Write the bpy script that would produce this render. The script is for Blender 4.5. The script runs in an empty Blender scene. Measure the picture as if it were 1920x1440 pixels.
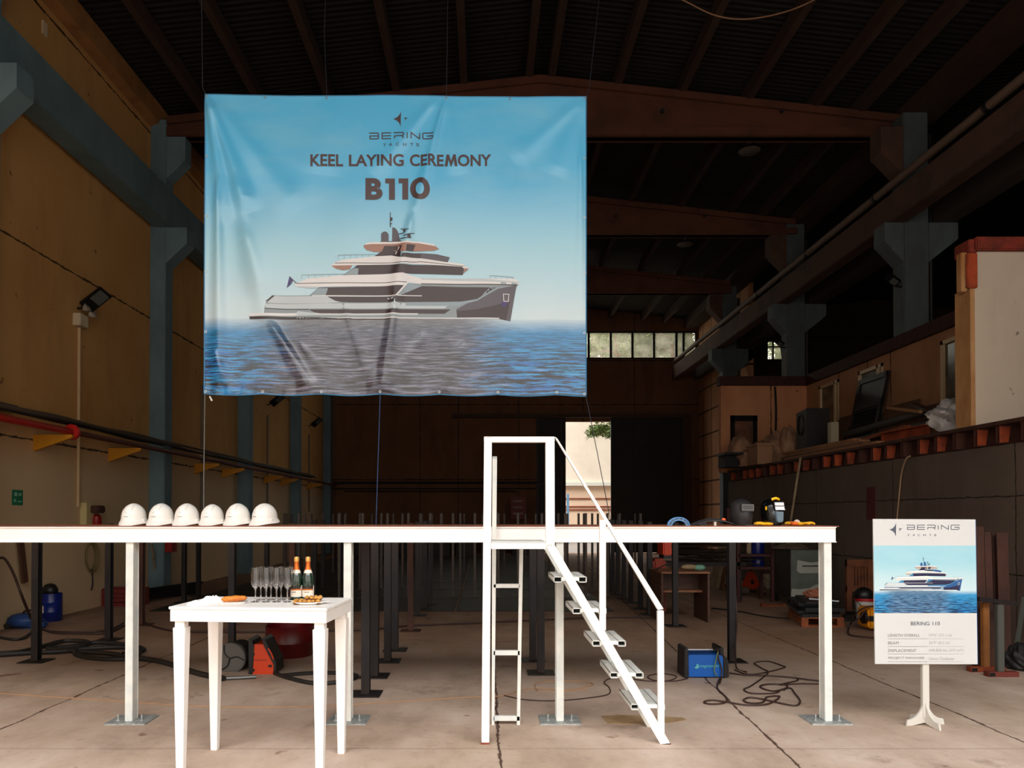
import bpy, bmesh, math, random
from mathutils import Vector, Matrix, noise as mnoise
random.seed(7)
C = bpy.context.scene.collection
PI = math.pi

# ------------------------------------------------------------------ camera geometry
FPX, CX, PITCH, HCAM = 1400.0, 908.0, math.radians(0.7), 1.75
CY = 966.0 - FPX * math.tan(PITCH)
def at(px, py, Y):
    """world point at depth Y seen at frame position (px, py)"""
    u, v = (px - CX) / FPX, -(py - CY) / FPX
    d = Vector((u, math.cos(PITCH) - v * math.sin(PITCH), math.sin(PITCH) + v * math.cos(PITCH)))
    t = Y / d.y
    return Vector((d.x * t, Y, HCAM + d.z * t))
def on_z(px, py, z=0.0):
    u, v = (px - CX) / FPX, -(py - CY) / FPX
    d = Vector((u, math.cos(PITCH) - v * math.sin(PITCH), math.sin(PITCH) + v * math.cos(PITCH)))
    t = (z - HCAM) / d.z
    return Vector((d.x * t, d.y * t, z))
def on_x(px, py, X):
    u, v = (px - CX) / FPX, -(py - CY) / FPX
    d = Vector((u, math.cos(PITCH) - v * math.sin(PITCH), math.sin(PITCH) + v * math.cos(PITCH)))
    t = X / d.x
    return Vector((X, d.y * t, HCAM + d.z * t))

# ------------------------------------------------------------------ materials
def s2l(c):
    c = c / 255.0
    return c / 12.92 if c <= 0.04045 else ((c + 0.055) / 1.055) ** 2.4
def lin(rgb): return (s2l(rgb[0]), s2l(rgb[1]), s2l(rgb[2]), 1.0)
MATS = {}
def mat(name, rgb, rough=0.6, metal=0.0, rgb2=None, scale=3.0, stretch=(1, 1, 1), bump=0.0, bscale=40.0, detail=6.0, lo=0.4, hi=0.65, spec=0.5, emit=0.0, trans=0.0, coat=0.0, world=False):
    if name in MATS: return MATS[name]
    m = bpy.data.materials.new(name); m.use_nodes = True
    nt = m.node_tree; N = nt.nodes; L = nt.links
    p = N['Principled BSDF']
    p.inputs['Base Color'].default_value = lin(rgb)
    p.inputs['Roughness'].default_value = rough
    p.inputs['Metallic'].default_value = metal
    p.inputs['Specular IOR Level'].default_value = spec
    if trans: p.inputs['Transmission Weight'].default_value = trans; p.inputs['IOR'].default_value = 1.45
    if coat: p.inputs['Coat Weight'].default_value = coat
    if emit: p.inputs['Emission Color'].default_value = lin(rgb); p.inputs['Emission Strength'].default_value = emit
    if rgb2 or bump:
        tc = N.new('ShaderNodeTexCoord'); mp = N.new('ShaderNodeMapping')
        L.new(tc.outputs['Object'], mp.inputs['Vector']); mp.inputs['Scale'].default_value = stretch
    if rgb2:
        n = N.new('ShaderNodeTexNoise'); n.inputs['Scale'].default_value = scale; n.inputs['Detail'].default_value = detail
        n.inputs['Roughness'].default_value = 0.62
        L.new(mp.outputs['Vector'], n.inputs['Vector'])
        r = N.new('ShaderNodeValToRGB'); r.color_ramp.elements[0].position = lo; r.color_ramp.elements[1].position = hi
        r.color_ramp.elements[0].color = lin(rgb); r.color_ramp.elements[1].color = lin(rgb2)
        L.new(n.outputs['Fac'], r.inputs['Fac']); L.new(r.outputs['Color'], p.inputs['Base Color'])
    if bump:
        n2 = N.new('ShaderNodeTexNoise'); n2.inputs['Scale'].default_value = bscale; n2.inputs['Detail'].default_value = 4
        L.new(mp.outputs['Vector'], n2.inputs['Vector'])
        b = N.new('ShaderNodeBump'); b.inputs['Strength'].default_value = bump; b.inputs['Distance'].default_value = 0.02
        L.new(n2.outputs['Fac'], b.inputs['Height']); L.new(b.outputs['Normal'], p.inputs['Normal'])
    MATS[name] = m
    return m
class NT:
    """small helper around a node tree"""
    def __init__(s, m): s.nt = m.node_tree; s.N = s.nt.nodes; s.L = s.nt.links
    def new(s, t, **kw):
        n = s.N.new(t)
        for k, v in kw.items(): setattr(n, k, v)
        return n
    def math(s, op, a, b=None, c=None, clamp=False):
        n = s.N.new('ShaderNodeMath'); n.operation = op; n.use_clamp = clamp
        for i, x in enumerate((a, b, c)):
            if x is None: continue
            if isinstance(x, (int, float)): n.inputs[i].default_value = x
            else: s.L.new(x, n.inputs[i])
        return n.outputs[0]
    def mix(s, fac, a, b, blend='MIX'):
        n = s.N.new('ShaderNodeMix'); n.data_type = 'RGBA'; n.blend_type = blend
        for i, x in ((0, fac), (6, a), (7, b)):
            if isinstance(x, (int, float)): n.inputs[i].default_value = x
            elif isinstance(x, tuple): n.inputs[i].default_value = x
            else: s.L.new(x, n.inputs[i])
        return n.outputs[2]
    def noise(s, vec, scale, detail=5, rough=0.6, stretch=None):
        if stretch:
            mp = s.N.new('ShaderNodeMapping'); mp.inputs['Scale'].default_value = stretch
            s.L.new(vec, mp.inputs['Vector']); vec = mp.outputs['Vector']
        n = s.N.new('ShaderNodeTexNoise'); n.inputs['Scale'].default_value = scale; n.inputs['Detail'].default_value = detail
        n.inputs['Roughness'].default_value = rough; s.L.new(vec, n.inputs['Vector'])
        return n.outputs['Fac']
    def ramp(s, fac, stops, interp='LINEAR'):
        r = s.N.new('ShaderNodeValToRGB'); r.color_ramp.interpolation = interp
        e = r.color_ramp.elements
        while len(e) < len(stops): e.new(0.5)
        for i, (p, c) in enumerate(stops):
            e[i].position = p; e[i].color = c if isinstance(c, tuple) and len(c) == 4 else (c, c, c, 1)
        s.L.new(fac, r.inputs['Fac']); return r.outputs['Color']
    def line(s, coord, pos, w):
        """1 on a line coord==pos of half width w, soft"""
        d = s.math('ABSOLUTE', s.math('SUBTRACT', coord, pos))
        return s.math('SUBTRACT', 1.0, s.math('DIVIDE', d, w), clamp=True)

# ------------------------------------------------------------------ mesh builder
WLOC = {}
class MB:
    def __init__(s): s.bm = bmesh.new(); s.mi = 0
    def _f(s, vs):
        try:
            f = s.bm.faces.new(vs); f.material_index = s.mi; return f
        except ValueError: return None
    def box(s, x0, x1, y0, y1, z0, z1, M=None):
        v = [s.bm.verts.new((M @ Vector(c)) if M else c) for c in ((x0,y0,z0),(x1,y0,z0),(x1,y1,z0),(x0,y1,z0),(x0,y0,z1),(x1,y0,z1),(x1,y1,z1),(x0,y1,z1))]
        for f in ((3,2,1,0),(4,5,6,7),(0,1,5,4),(1,2,6,5),(2,3,7,6),(3,0,4,7)): s._f([v[i] for i in f])
        return s
    def hexa(s, lo, hi):
        """8 corner solid: lo and hi are lists of four points"""
        v = [s.bm.verts.new(c) for c in list(lo) + list(hi)]
        for f in ((3,2,1,0),(4,5,6,7),(0,1,5,4),(1,2,6,5),(2,3,7,6),(3,0,4,7)): s._f([v[i] for i in f])
        return s
    def prism(s, poly, vec, M=None):
        """polygon of 3-D points extruded by vec"""
        vec = Vector(vec)
        a = [Vector(p) for p in poly]; b = [p + vec for p in a]
        if M: a = [M @ p for p in a]; b = [M @ p for p in b]
        va = [s.bm.verts.new(p) for p in a]; vb = [s.bm.verts.new(p) for p in b]
        s._f(list(reversed(va))); s._f(vb)
        n = len(va)
        for i in range(n): s._f([va[i], va[(i+1) % n], vb[(i+1) % n], vb[i]])
        return s
    def sweep(s, prof, p, q, up=(0, 0, 1)):
        """2-D profile (side, up) swept from p to q"""
        p, q = Vector(p), Vector(q); d = (q - p).normalized(); up = Vector(up)
        if abs(d.dot(up)) > 0.999: up = Vector((0, 1, 0))
        side = d.cross(up).normalized(); u = side.cross(d).normalized()
        a = [p + side * x + u * y for x, y in prof]
        return s.prism(a, q - p)
    def bar(s, p, q, w, h, up=(0, 0, 1)):
        return s.sweep([(-w/2,-h/2),(w/2,-h/2),(w/2,h/2),(-w/2,h/2)], p, q, up)
    def ibeam(s, p, q, h, b, tw, tf, up=(0, 0, 1)):
        return s.sweep([(-b/2,-h/2),(b/2,-h/2),(b/2,-h/2+tf),(tw/2,-h/2+tf),(tw/2,h/2-tf),(b/2,h/2-tf),(b/2,h/2),(-b/2,h/2),(-b/2,h/2-tf),(-tw/2,h/2-tf),(-tw/2,-h/2+tf),(-b/2,-h/2+tf)], p, q, up)
    def tube(s, pts, r, n=8, smooth=True, cap=True, closed=False):
        pts = [Vector(p) for p in pts]
        if smooth and len(pts) > 2: pts = catmull(pts, closed)
        m = len(pts); rings = []; prev = None
        for i, p in enumerate(pts):
            if closed: d = (pts[(i+1) % m] - pts[i-1])
            else: d = pts[min(i+1, m-1)] - pts[max(i-1, 0)]
            if d.length < 1e-9: d = Vector((0, 0, 1))
            d.normalize()
            if prev is None:
                a = Vector((0, 0, 1)) if abs(d.z) < 0.9 else Vector((1, 0, 0))
                x = d.cross(a).normalized()
            else: x = (prev - d * prev.dot(d)).normalized()
            prev = x; y = d.cross(x)
            rr = r(i / max(1, m-1)) if callable(r) else r
            rings.append([s.bm.verts.new(p + (x * math.cos(2*PI*k/n) + y * math.sin(2*PI*k/n)) * rr) for k in range(n)])
        for i in range(m if closed else m-1):
            A, B = rings[i], rings[(i+1) % m]
            for k in range(n): s._f([A[k], A[(k+1) % n], B[(k+1) % n], B[k]])
        if cap and not closed: s._f(list(reversed(rings[0]))); s._f(rings[-1])
        return s
    def cyl(s, p, q, r, n=20): return s.tube([p, q], r, n, smooth=False)
    def lathe(s, prof, c=(0, 0, 0), n=28, M=None, sx=1.0, sy=1.0):
        c = Vector(c); rings = []
        for r, z in prof:
            ring = []
            for k in range(n):
                a = 2*PI*k/n; p = Vector((math.cos(a)*r*sx, math.sin(a)*r*sy, z))
                if M: p = M @ p
                ring.append(s.bm.verts.new(c + p))
            rings.append(ring)
        for A, B in zip(rings, rings[1:]):
            for k in range(n): s._f([A[k], A[(k+1) % n], B[(k+1) % n], B[k]])
        s._f(list(reversed(rings[0]))); s._f(rings[-1])
        return s
    def blob(s, c, r, f=None, n=24, m=16, M=None):
        """closed ball surface; f(direction) scales the radius"""
        c = Vector(c); rr = Vector(r) if hasattr(r, '__len__') else Vector((r, r, r)); rows = []
        top = None
        for j in range(m + 1):
            th = PI * j / m; row = []
            for k in range(n if 0 < j < m else 1):
                a = 2*PI*k/n; d = Vector((math.sin(th)*math.cos(a), math.sin(th)*math.sin(a), math.cos(th)))
                k_ = f(d) if f else 1.0
                p = Vector((d.x*rr.x*k_, d.y*rr.y*k_, d.z*rr.z*k_))
                if M: p = M @ p
                row.append(s.bm.verts.new(c + p))
            rows.append(row)
        for j in range(m):
            A, B = rows[j], rows[j+1]
            for k in range(n):
                if len(A) == 1: s._f([A[0], B[k], B[(k+1) % n]])
                elif len(B) == 1: s._f([A[k], B[0], A[(k+1) % n]])
                else: s._f([A[k], B[k], B[(k+1) % n], A[(k+1) % n]])
        return s
    def grid(s, nu, nv, fn, thick=None):
        """open sheet; fn(u,v)->point; a thickness vector makes it solid"""
        V = [[s.bm.verts.new(fn(i/nu, j/nv)) for i in range(nu+1)] for j in range(nv+1)]
        for j in range(nv):
            for i in range(nu): s._f([V[j][i], V[j][i+1], V[j+1][i+1], V[j+1][i]])
        if thick is not None:
            t = Vector(thick)
            W = [[s.bm.verts.new(v.co + t) for v in r] for r in V]
            for j in range(nv):
                for i in range(nu): s._f([W[j][i], W[j+1][i], W[j+1][i+1], W[j][i+1]])
            for i in range(nu):
                s._f([V[0][i+1], V[0][i], W[0][i], W[0][i+1]]); s._f([V[nv][i], V[nv][i+1], W[nv][i+1], W[nv][i]])
            for j in range(nv):
                s._f([V[j][0], V[j+1][0], W[j+1][0], W[j][0]]); s._f([V[j+1][nu], V[j][nu], W[j][nu], W[j+1][nu]])
        return s
    def build(s, name, m, parent=None, label=None, cat=None, group=None, kind=None, smooth=False, bevel=0.0, origin=None, recalc=True):
        bm = s.bm
        if recalc: bmesh.ops.recalc_face_normals(bm, faces=bm.faces[:])
        if bevel:
            es = [e for e in bm.edges if len(e.link_faces) == 2 and e.calc_face_angle(0) > 0.5]
            if es: bmesh.ops.bevel(bm, geom=es, offset=bevel, segments=2, affect='EDGES', clamp_overlap=True)
        if origin is None:
            if parent is not None: o0 = WLOC.get(parent.name, Vector((0, 0, 0)))
            elif len(bm.verts):
                xs = [v.co.x for v in bm.verts]; ys = [v.co.y for v in bm.verts]; zs = [v.co.z for v in bm.verts]
                o0 = Vector(((min(xs)+max(xs))/2, (min(ys)+max(ys))/2, min(zs)))
            else: o0 = Vector((0, 0, 0))
        else: o0 = Vector(origin)
        bmesh.ops.translate(bm, verts=bm.verts[:], vec=-o0)
        me = bpy.data.meshes.new(name); bm.to_mesh(me); bm.free()
        if smooth:
            me.polygons.foreach_set('use_smooth', [True] * len(me.polygons))
            try: me.set_sharp_from_angle(angle=math.radians(smooth if smooth is not True else 40))
            except Exception: pass
        for mm in (m if isinstance(m, (list, tuple)) else [m]): me.materials.append(mm)
        o = bpy.data.objects.new(name, me); C.objects.link(o)
        if parent is None: o.location = o0; WLOC[o.name] = o0.copy()
        else:
            o.parent = parent; WLOC[o.name] = o0.copy()
            if origin is not None: o.location = o0 - WLOC.get(parent.name, Vector((0, 0, 0)))
        tag(o, label, cat, group, kind)
        return o
def tag(o, label=None, cat=None, group=None, kind=None):
    if label: o['label'] = label
    if cat: o['category'] = cat
    if group: o['group'] = group
    if kind: o['kind'] = kind
    return o
def thing(name, label, cat, loc=(0, 0, 0), group=None, kind=None):
    o = bpy.data.objects.new(name, None); C.objects.link(o); o.location = loc
    o.empty_display_size = 0.1
    WLOC[o.name] = Vector(loc)
    return tag(o, label, cat, group, kind)
def copy_tree(o, parent=None):
    c = o.copy(); C.objects.link(c)
    if parent is not None: c.parent = parent
    for ch in list(o.children):
        copy_tree(ch, c)
    return c
def catmull(P, closed=False, sub=6):
    out = []; n = len(P)
    rng = range(n if closed else n-1)
    for i in rng:
        if closed: p0, p1, p2, p3 = P[i-1], P[i], P[(i+1) % n], P[(i+2) % n]
        else: p0, p1, p2, p3 = P[max(i-1, 0)], P[i], P[i+1], P[min(i+2, n-1)]
        for k in range(sub):
            t = k / sub
            out.append(0.5 * ((2*p1) + (p2-p0)*t + (2*p0-5*p1+4*p2-p3)*t*t + (3*p1-p0-3*p2+p3)*t**3))
    if not closed: out.append(P[-1])
    return out
def rotz(a): return Matrix.Rotation(math.radians(a), 4, 'Z')
def place(loc, az=0, ax=0, ay=0): return Matrix.Translation(loc) @ Matrix.Rotation(math.radians(az), 4, 'Z') @ Matrix.Rotation(math.radians(ax), 4, 'X') @ Matrix.Rotation(math.radians(ay), 4, 'Y')

# ------------------------------------------------------------------ shared materials
WHITE = mat('white_paint', (246, 243, 240), 0.42, rgb2=(240, 236, 232), scale=4, lo=.45, hi=.75)
WHITE_OLD = mat('white_primer', (226, 226, 220), 0.5, rgb2=(206, 212, 210), scale=6)
GALV = mat('galvanised_plate', (150, 158, 160), 0.5, 0.4, rgb2=(190, 192, 188), scale=30)
STEEL_DARK = mat('dark_mill_steel', (34, 33, 36), 0.5, 0.5, rgb2=(52, 44, 42), scale=5, stretch=(1, 1, .3))
STEEL_BROWN = mat('rusty_steel', (58, 34, 28), 0.7, 0.2, rgb2=(84, 50, 36), scale=6, stretch=(1, 1, .3))
RUST = mat('orange_rust', (140, 62, 30), 0.75, rgb2=(104, 44, 24), scale=5)
BLACK = mat('black_plastic', (16, 16, 18), 0.45)
BLACKM = mat('black_rubber', (20, 19, 20), 0.7)
YELLOW = mat('yellow_plastic', (236, 186, 20), 0.45)
ORANGE = mat('orange_paint', (214, 62, 12), 0.45)
GLASS = mat('clear_glass', (255, 255, 255), 0.0, trans=1.0)
WOODB = mat('brown_wood', (92, 58, 38), 0.65, rgb2=(66, 42, 30), scale=4, stretch=(1, 1, 8))
WOODO = mat('pallet_wood', (150, 78, 40), 0.75, rgb2=(112, 58, 32), scale=5, stretch=(1, 6, 1))
PLANKM = mat('weathered_plank', (120, 90, 66), 0.8, rgb2=(84, 60, 46), scale=4, stretch=(1, .3, 4))
CARDM = mat('dull_cream', (170, 150, 122), 0.8, rgb2=(140, 118, 92), scale=6)
EXPO = 2.66
# ================================================================== SETTING
YB, YF = 34.7, 0.6          # back wall, front wall
XL, XR = -7.38, 10.0
OPEN_H = 8.5
def struct(mb, name, m, parent=None, **kw):
    return mb.build(name, m, parent, kind='structure' if parent is None else None, origin=(0, 0, 0) if parent is None else None, **kw)

# ---- floor
def floor_material():
    m = bpy.data.materials.new('concrete_floor'); m.use_nodes = True
    g = NT(m); p = g.N['Principled BSDF']
    co = g.new('ShaderNodeTexCoord').outputs['Object']
    warp = g.noise(co, 1.6, 4, .6)
    big = g.noise(co, 0.33, 5, .6); mid = g.noise(co, 1.3, 7, .65, (1, .55, 1)); fine = g.noise(co, 9, 6, .7)
    base = g.ramp(mid, [(.3, lin((164, 144, 128))), (.5, lin((196, 174, 158))), (.72, lin((216, 198, 186)))])
    base = g.mix(g.ramp(big, [(.42, 0.0), (.66, 0.55)]), base, lin((150, 124, 96)))
    base = g.mix(g.ramp(fine, [(.55, 0.0), (.78, .35)]), base, lin((96, 74, 60)))
    st = g.noise(co, 0.9, 8, .7, (1, 1, 1)); st = g.ramp(st, [(.58, 0.0), (.66, .45)])
    base = g.mix(st, base, lin((120, 92, 72)))
    spots = g.ramp(g.noise(co, 2.4, 3, .5), [(.70, 0.0), (.735, .7)])
    base = g.mix(spots, base, lin((104, 58, 30)))
    # brown dirt tone that also paints in the hall's deep shade, then pale scuffs
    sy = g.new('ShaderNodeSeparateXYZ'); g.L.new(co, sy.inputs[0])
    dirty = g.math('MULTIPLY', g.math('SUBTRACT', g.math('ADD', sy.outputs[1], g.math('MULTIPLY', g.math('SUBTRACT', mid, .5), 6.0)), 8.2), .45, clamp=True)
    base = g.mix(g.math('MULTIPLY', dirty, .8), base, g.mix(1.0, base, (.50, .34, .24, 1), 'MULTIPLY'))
    scr = g.ramp(g.noise(co, 5, 5, .6, (.25, 2.4, 1)), [(.62, 0.0), (.7, .4)])
    base = g.mix(scr, base, lin((206, 192, 180)))
    sx = g.new('ShaderNodeSeparateXYZ'); g.L.new(co, sx.inputs[0]); X, Y = sx.outputs[0], sx.outputs[1]
    wob = g.math('MULTIPLY', g.math('SUBTRACT', warp, .5), .09)
    Xw, Yw = g.math('ADD', X, wob), g.math('ADD', Y, wob)
    wide = g.math('ADD', .010, g.math('MULTIPLY', g.ramp(g.noise(co, 7, 4, .7), [(.45, 0.0), (.7, 1.0)]), .02))
    J = None
    for x0, sl in ((-3.95, 0.0), (0.115, 0.0), (1.85, 0.065), (4.17, 0.0)):
        c = g.math('SUBTRACT', Xw, g.math('MULTIPLY', Y, sl))
        l = g.line(c, x0, wide)
        J = l if J is None else g.math('MAXIMUM', J, l)
    for y0 in (5.62, 9.9, 14.1, 18.4, 22.7, 27.0):
        l = g.math('MULTIPLY', g.line(Yw, y0, .012), .3); J = g.math('MAXIMUM', J, l)
    base = g.mix(g.math('MINIMUM', g.math('MULTIPLY', J, 1.6), .92), base, lin((62, 34, 22)))
    g.L.new(base, p.inputs['Base Color']); p.inputs['Roughness'].default_value = .72
    p.inputs['Specular IOR Level'].default_value = .3
    b = g.new('ShaderNodeBump'); b.inputs['Strength'].default_value = .25; b.inputs['Distance'].default_value = .01
    g.L.new(g.math('SUBTRACT', fine, g.math('MULTIPLY', J, 2.0)), b.inputs['Height']); g.L.new(b.outputs['Normal'], p.inputs['Normal'])
    return m
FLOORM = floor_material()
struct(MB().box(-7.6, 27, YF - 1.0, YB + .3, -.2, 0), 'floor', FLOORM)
YARD = mat('yard_concrete', (128, 120, 112), .8, rgb2=(112, 104, 98), scale=.6)
struct(MB().box(-40, 50, -40, YF - 1.0, -.25, -.02), 'ground', YARD)
struct(MB().box(-30, 45, YB + .3, 75, -.25, -.02), 'ground', YARD)

# ---- plaster walls
def plaster(name, c1, c2, cst, seam_z=(), seam_y=(), axis_y=True, grid=None, dirt=.5):
    m = bpy.data.materials.new(name); m.use_nodes = True
    g = NT(m); p = g.N['Principled BSDF']; p.inputs['Roughness'].default_value = .85; p.inputs['Specular IOR Level'].default_value = .2
    co = g.new('ShaderNodeTexCoord').outputs['Object']
    a = g.noise(co, .5, 6, .6); b = g.noise(co, 1.1, 7, .65, (1, 1, .25))
    base = g.ramp(a, [(.35, lin(c1)), (.65, lin(c2))])
    base = g.mix(g.ramp(b, [(.5, 0.0), (.72, dirt)]), base, lin(cst))
    sp = g.ramp(g.noise(co, 6, 3, .5), [(.71, 0.0), (.74, .6)])
    base = g.mix(sp, base, lin((50, 34, 22)))
    if name == 'tan_plaster':      # paler coat on the lowest band
        zz = g.new('ShaderNodeSeparateXYZ'); g.L.new(co, zz.inputs[0])
        low = g.math('MULTIPLY', g.math('SUBTRACT', g.math('ADD', 3.0, g.math('MULTIPLY', a, .6)), zz.outputs[2]), 1.2, clamp=True)
        base = g.mix(g.math('MULTIPLY', low, .75), base, lin((222, 200, 166)))
    sx = g.new('ShaderNodeSeparateXYZ'); g.L.new(co, sx.inputs[0])
    X, Y, Z = sx.outputs
    if not axis_y: Y = X
    wob = g.math('MULTIPLY', g.math('SUBTRACT', g.noise(co, 5, 5, .7), .5), .07)
    Zw, Yw = g.math('ADD', Z, wob), g.math('ADD', Y, wob)
    w = g.math('ADD', .012, g.math('MULTIPLY', g.ramp(g.noise(co, 3, 4, .7), [(.4, 0.0), (.75, 1.0)]), .04))
    J = None
    for z in seam_z:
        l = g.line(Zw, z, w); J = l if J is None else g.math('MAXIMUM', J, l)
    for y in seam_y:
        l = g.math('MULTIPLY', g.line(Yw, y, w), .8); J = l if J is None else g.math('MAXIMUM', J, l)
    if grid:
        for co_, per, off in ((Yw, grid[0], grid[2]), (Zw, grid[1], grid[3])):
            fr = g.math('FRACT', g.math('DIVIDE', g.math('ADD', co_, off), per))
            l = g.math('MULTIPLY', g.line(fr, .5, grid[4] / per), .9); J = l if J is None else g.math('MAXIMUM', J, l)
    if J is not None: base = g.mix(g.math('MINIMUM', g.math('MULTIPLY', J, 1.8), .9), base, lin((26, 17, 12)))
    g.L.new(base, p.inputs['Base Color'])
    return m
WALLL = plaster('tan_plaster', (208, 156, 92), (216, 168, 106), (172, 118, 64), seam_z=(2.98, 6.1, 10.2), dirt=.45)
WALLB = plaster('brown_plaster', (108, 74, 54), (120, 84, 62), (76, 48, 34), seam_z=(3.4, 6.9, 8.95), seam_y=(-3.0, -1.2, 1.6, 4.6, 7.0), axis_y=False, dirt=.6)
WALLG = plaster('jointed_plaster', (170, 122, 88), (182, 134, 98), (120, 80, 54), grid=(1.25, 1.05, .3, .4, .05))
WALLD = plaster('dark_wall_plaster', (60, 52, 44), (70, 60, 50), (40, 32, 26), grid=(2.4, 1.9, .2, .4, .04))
struct(MB().box(XL - .2, XL, YF, YB + .3, 0, 10.95), 'wall_left', WALLL)
mb = MB()
def wall_with_holes(mb, x0, x1, z1, holes, y0, y1):
    xs = sorted({x0, x1, *[h[0] for h in holes], *[h[1] for h in holes]})
    for a, b in zip(xs, xs[1:]):
        hs = sorted([(h[2], h[3]) for h in holes if h[0] <= a and h[1] >= b]); z = 0
        for h0, h1 in hs:
            if h0 > z: mb.box(a, b, y0, y1, z, h0)
            z = h1
        if z < z1: mb.box(a, b, y0, y1, z, z1)
DOOR = (at(1018, 790, YB).x, at(1275, 790, YB).x, 0, at(1100, 790, YB).z)
WB = (-4.0, at(1306, 650, YB).x, at(1200, 673, YB).z, at(1200, 621, YB).z)
WS = (at(1438, 650, YB).x, at(1479, 650, YB).x, at(1460, 675, YB).z, at(1460, 638, YB).z)
wall_with_holes(mb, XL - .2, XR, 11.85, [DOOR, WB], YB, YB + .3)
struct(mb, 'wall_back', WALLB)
mb = MB(); wall_with_holes(mb, XR, 27, 11.8, [WS], YB, YB + .3)
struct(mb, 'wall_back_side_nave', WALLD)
struct(MB().box(XR, XR + .2, 28.2, YB, 0, 10.9), 'wall_right_back', WALLG)
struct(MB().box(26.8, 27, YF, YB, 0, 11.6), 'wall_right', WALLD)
# front wall with the tall opening the hall is seen through
mb = MB(); wall_with_holes(mb, XL - .2, 27, 11.8, [(-7.1, 9.6, 0, OPEN_H)], YF - .3, YF)
struct(mb, 'wall_front', WALLD)

# ---- roof
RIDGE, RAFT_TOP = 1.25, 11.5
def raft_top(x): return RAFT_TOP - .112 * abs(x - RIDGE)
def roof_material():
    m = bpy.data.materials.new('dark_roof_sheet'); m.use_nodes = True
    g = NT(m); p = g.N['Principled BSDF']; p.inputs['Roughness'].default_value = .8
    co = g.new('ShaderNodeTexCoord').outputs['Object']
    sx = g.new('ShaderNodeSeparateXYZ'); g.L.new(co, sx.inputs[0])
    w = g.math('SINE', g.math('MULTIPLY', sx.outputs[1], 42))
    n = g.noise(co, .4, 5, .6)
    g.L.new(g.ramp(n, [(.4, lin((18, 16, 14))), (.65, lin((26, 21, 18)))]), p.inputs['Base Color'])
    b = g.new('ShaderNodeBump'); b.inputs['Strength'].default_value = .6; b.inputs['Distance'].default_value = .03
    g.L.new(w, b.inputs['Height']); g.L.new(b.outputs['Normal'], p.inputs['Normal'])
    return m
ROOFM = roof_material()
mb = MB()
z1, z0, z2 = RAFT_TOP + .3, raft_top(XL) + .3, raft_top(9.9) + .3
for a, b, za, zb in ((XL - .4, RIDGE, z0, z1), (RIDGE, 9.9, z1, z2), (9.9, 18.4, z2, z1), (18.4, 27.2, z1, z2)):
    mb.prism([(a, YF - .3, za), (b, YF - .3, zb), (b, YF - .3, zb + .12), (a, YF - .3, za + .12)], (0, YB - YF + .6, 0))
struct(mb, 'ceiling', ROOFM)

CONC_R = mat('brown_concrete_beam', (96, 54, 36), .85, rgb2=(76, 42, 28), scale=1.2, stretch=(1, 1, 1))
CONC_P = mat('purlin_concrete', (66, 46, 36), .85, rgb2=(54, 38, 30), scale=2)
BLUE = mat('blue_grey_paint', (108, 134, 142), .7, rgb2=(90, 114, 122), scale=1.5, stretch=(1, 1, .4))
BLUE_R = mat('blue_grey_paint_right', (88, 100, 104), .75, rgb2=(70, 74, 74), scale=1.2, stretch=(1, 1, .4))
BAYS = (16.4, 22.2, 28.1)
COLY = (10.4, 16.4, 22.3, 28.3, 34.1)
NTH = ('nearest', 'second', 'third', 'fourth', 'farthest')
for i, y in enumerate((16.4, 22.2, 28.1)):
    xl, xr, zb = XL + .35, 9.35, 10.14
    def outline(yy, grow=0):
        return [(xl, yy, zb), (xr, yy, zb), (xr, yy, raft_top(xr)), (RIDGE, yy, RAFT_TOP), (xl, yy, raft_top(xl))]
    t = thing('roof_beam', ('tapered brown concrete roof beam spanning the hall right behind the banner',
                            'second brown roof beam, seen lower and darker beyond the first',
                            'far dark roof beam just above the bright window strip')[i], 'beam', ((xl+xr)/2, y, zb))
    mb = MB(); mb.prism(outline(y + .08), (0, .16, 0)); mb.build('web', CONC_R, t)
    mb = MB(); mb.box(xl, xr, y - .02, y + .34, zb, zb + .2)
    mb.build('bottom_flange', CONC_R, t, bevel=.02)
    mb = MB()
    mb.prism([(xl, y, raft_top(xl) - .16), (xl, y, raft_top(xl)), (RIDGE, y, RAFT_TOP), (RIDGE, y, RAFT_TOP - .16)], (0, .32, 0))
    mb.prism([(RIDGE, y, RAFT_TOP - .16), (RIDGE, y, RAFT_TOP), (xr, y, raft_top(xr)), (xr, y, raft_top(xr) - .16)], (0, .32, 0))
    mb.build('top_flange', CONC_R, t)
    mb = MB()
    for x in (-3.6, -.4, 3.95, 6.6): mb.cyl((x, y + .04, 10.72), (x, y + .09, 10.72), .05, 12)
    mb.build('bolt_hole', BLACKM, t)
for x in (1.0, 1.5, -.45, -1.95, -3.45, -4.95, -6.2, 2.97, 4.4, 5.87, 7.35, 8.35):
    zt = raft_top(x) + .28
    mb = MB(); mb.box(x - .075, x + .075, YF, YB, zt - .3, zt)
    mb.build('roof_purlin', CONC_P, None, 'long brown purlin running front to back under the dark roof', 'purlin', 'roof purlins')
EAVE_L = mat('tan_eaves', (176, 124, 70), .85, rgb2=(146, 98, 54), scale=1.5)
for side, x0, x1 in ((0, XL + .002, XL + .2), (1, 9.3, 9.95)):
    mb = MB(); mb.prism([(x0, YF, 10.34), (x1, YF, 10.42), (x1, YF, 10.84), (x0, YF, 10.82)] if side == 0 else [(x0, YF, 10.45), (x1, YF, 10.45), (x1, YF, 10.85), (x0, YF, 10.85)], (0, YB - YF, 0))
    mb.build('eaves_beam', EAVE_L if side == 0 else CONC_P, None, ('deep eaves beam under the roof edge along the tan wall', 'deep dark eaves beam on top of the right-hand columns')[side], 'beam')

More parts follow.
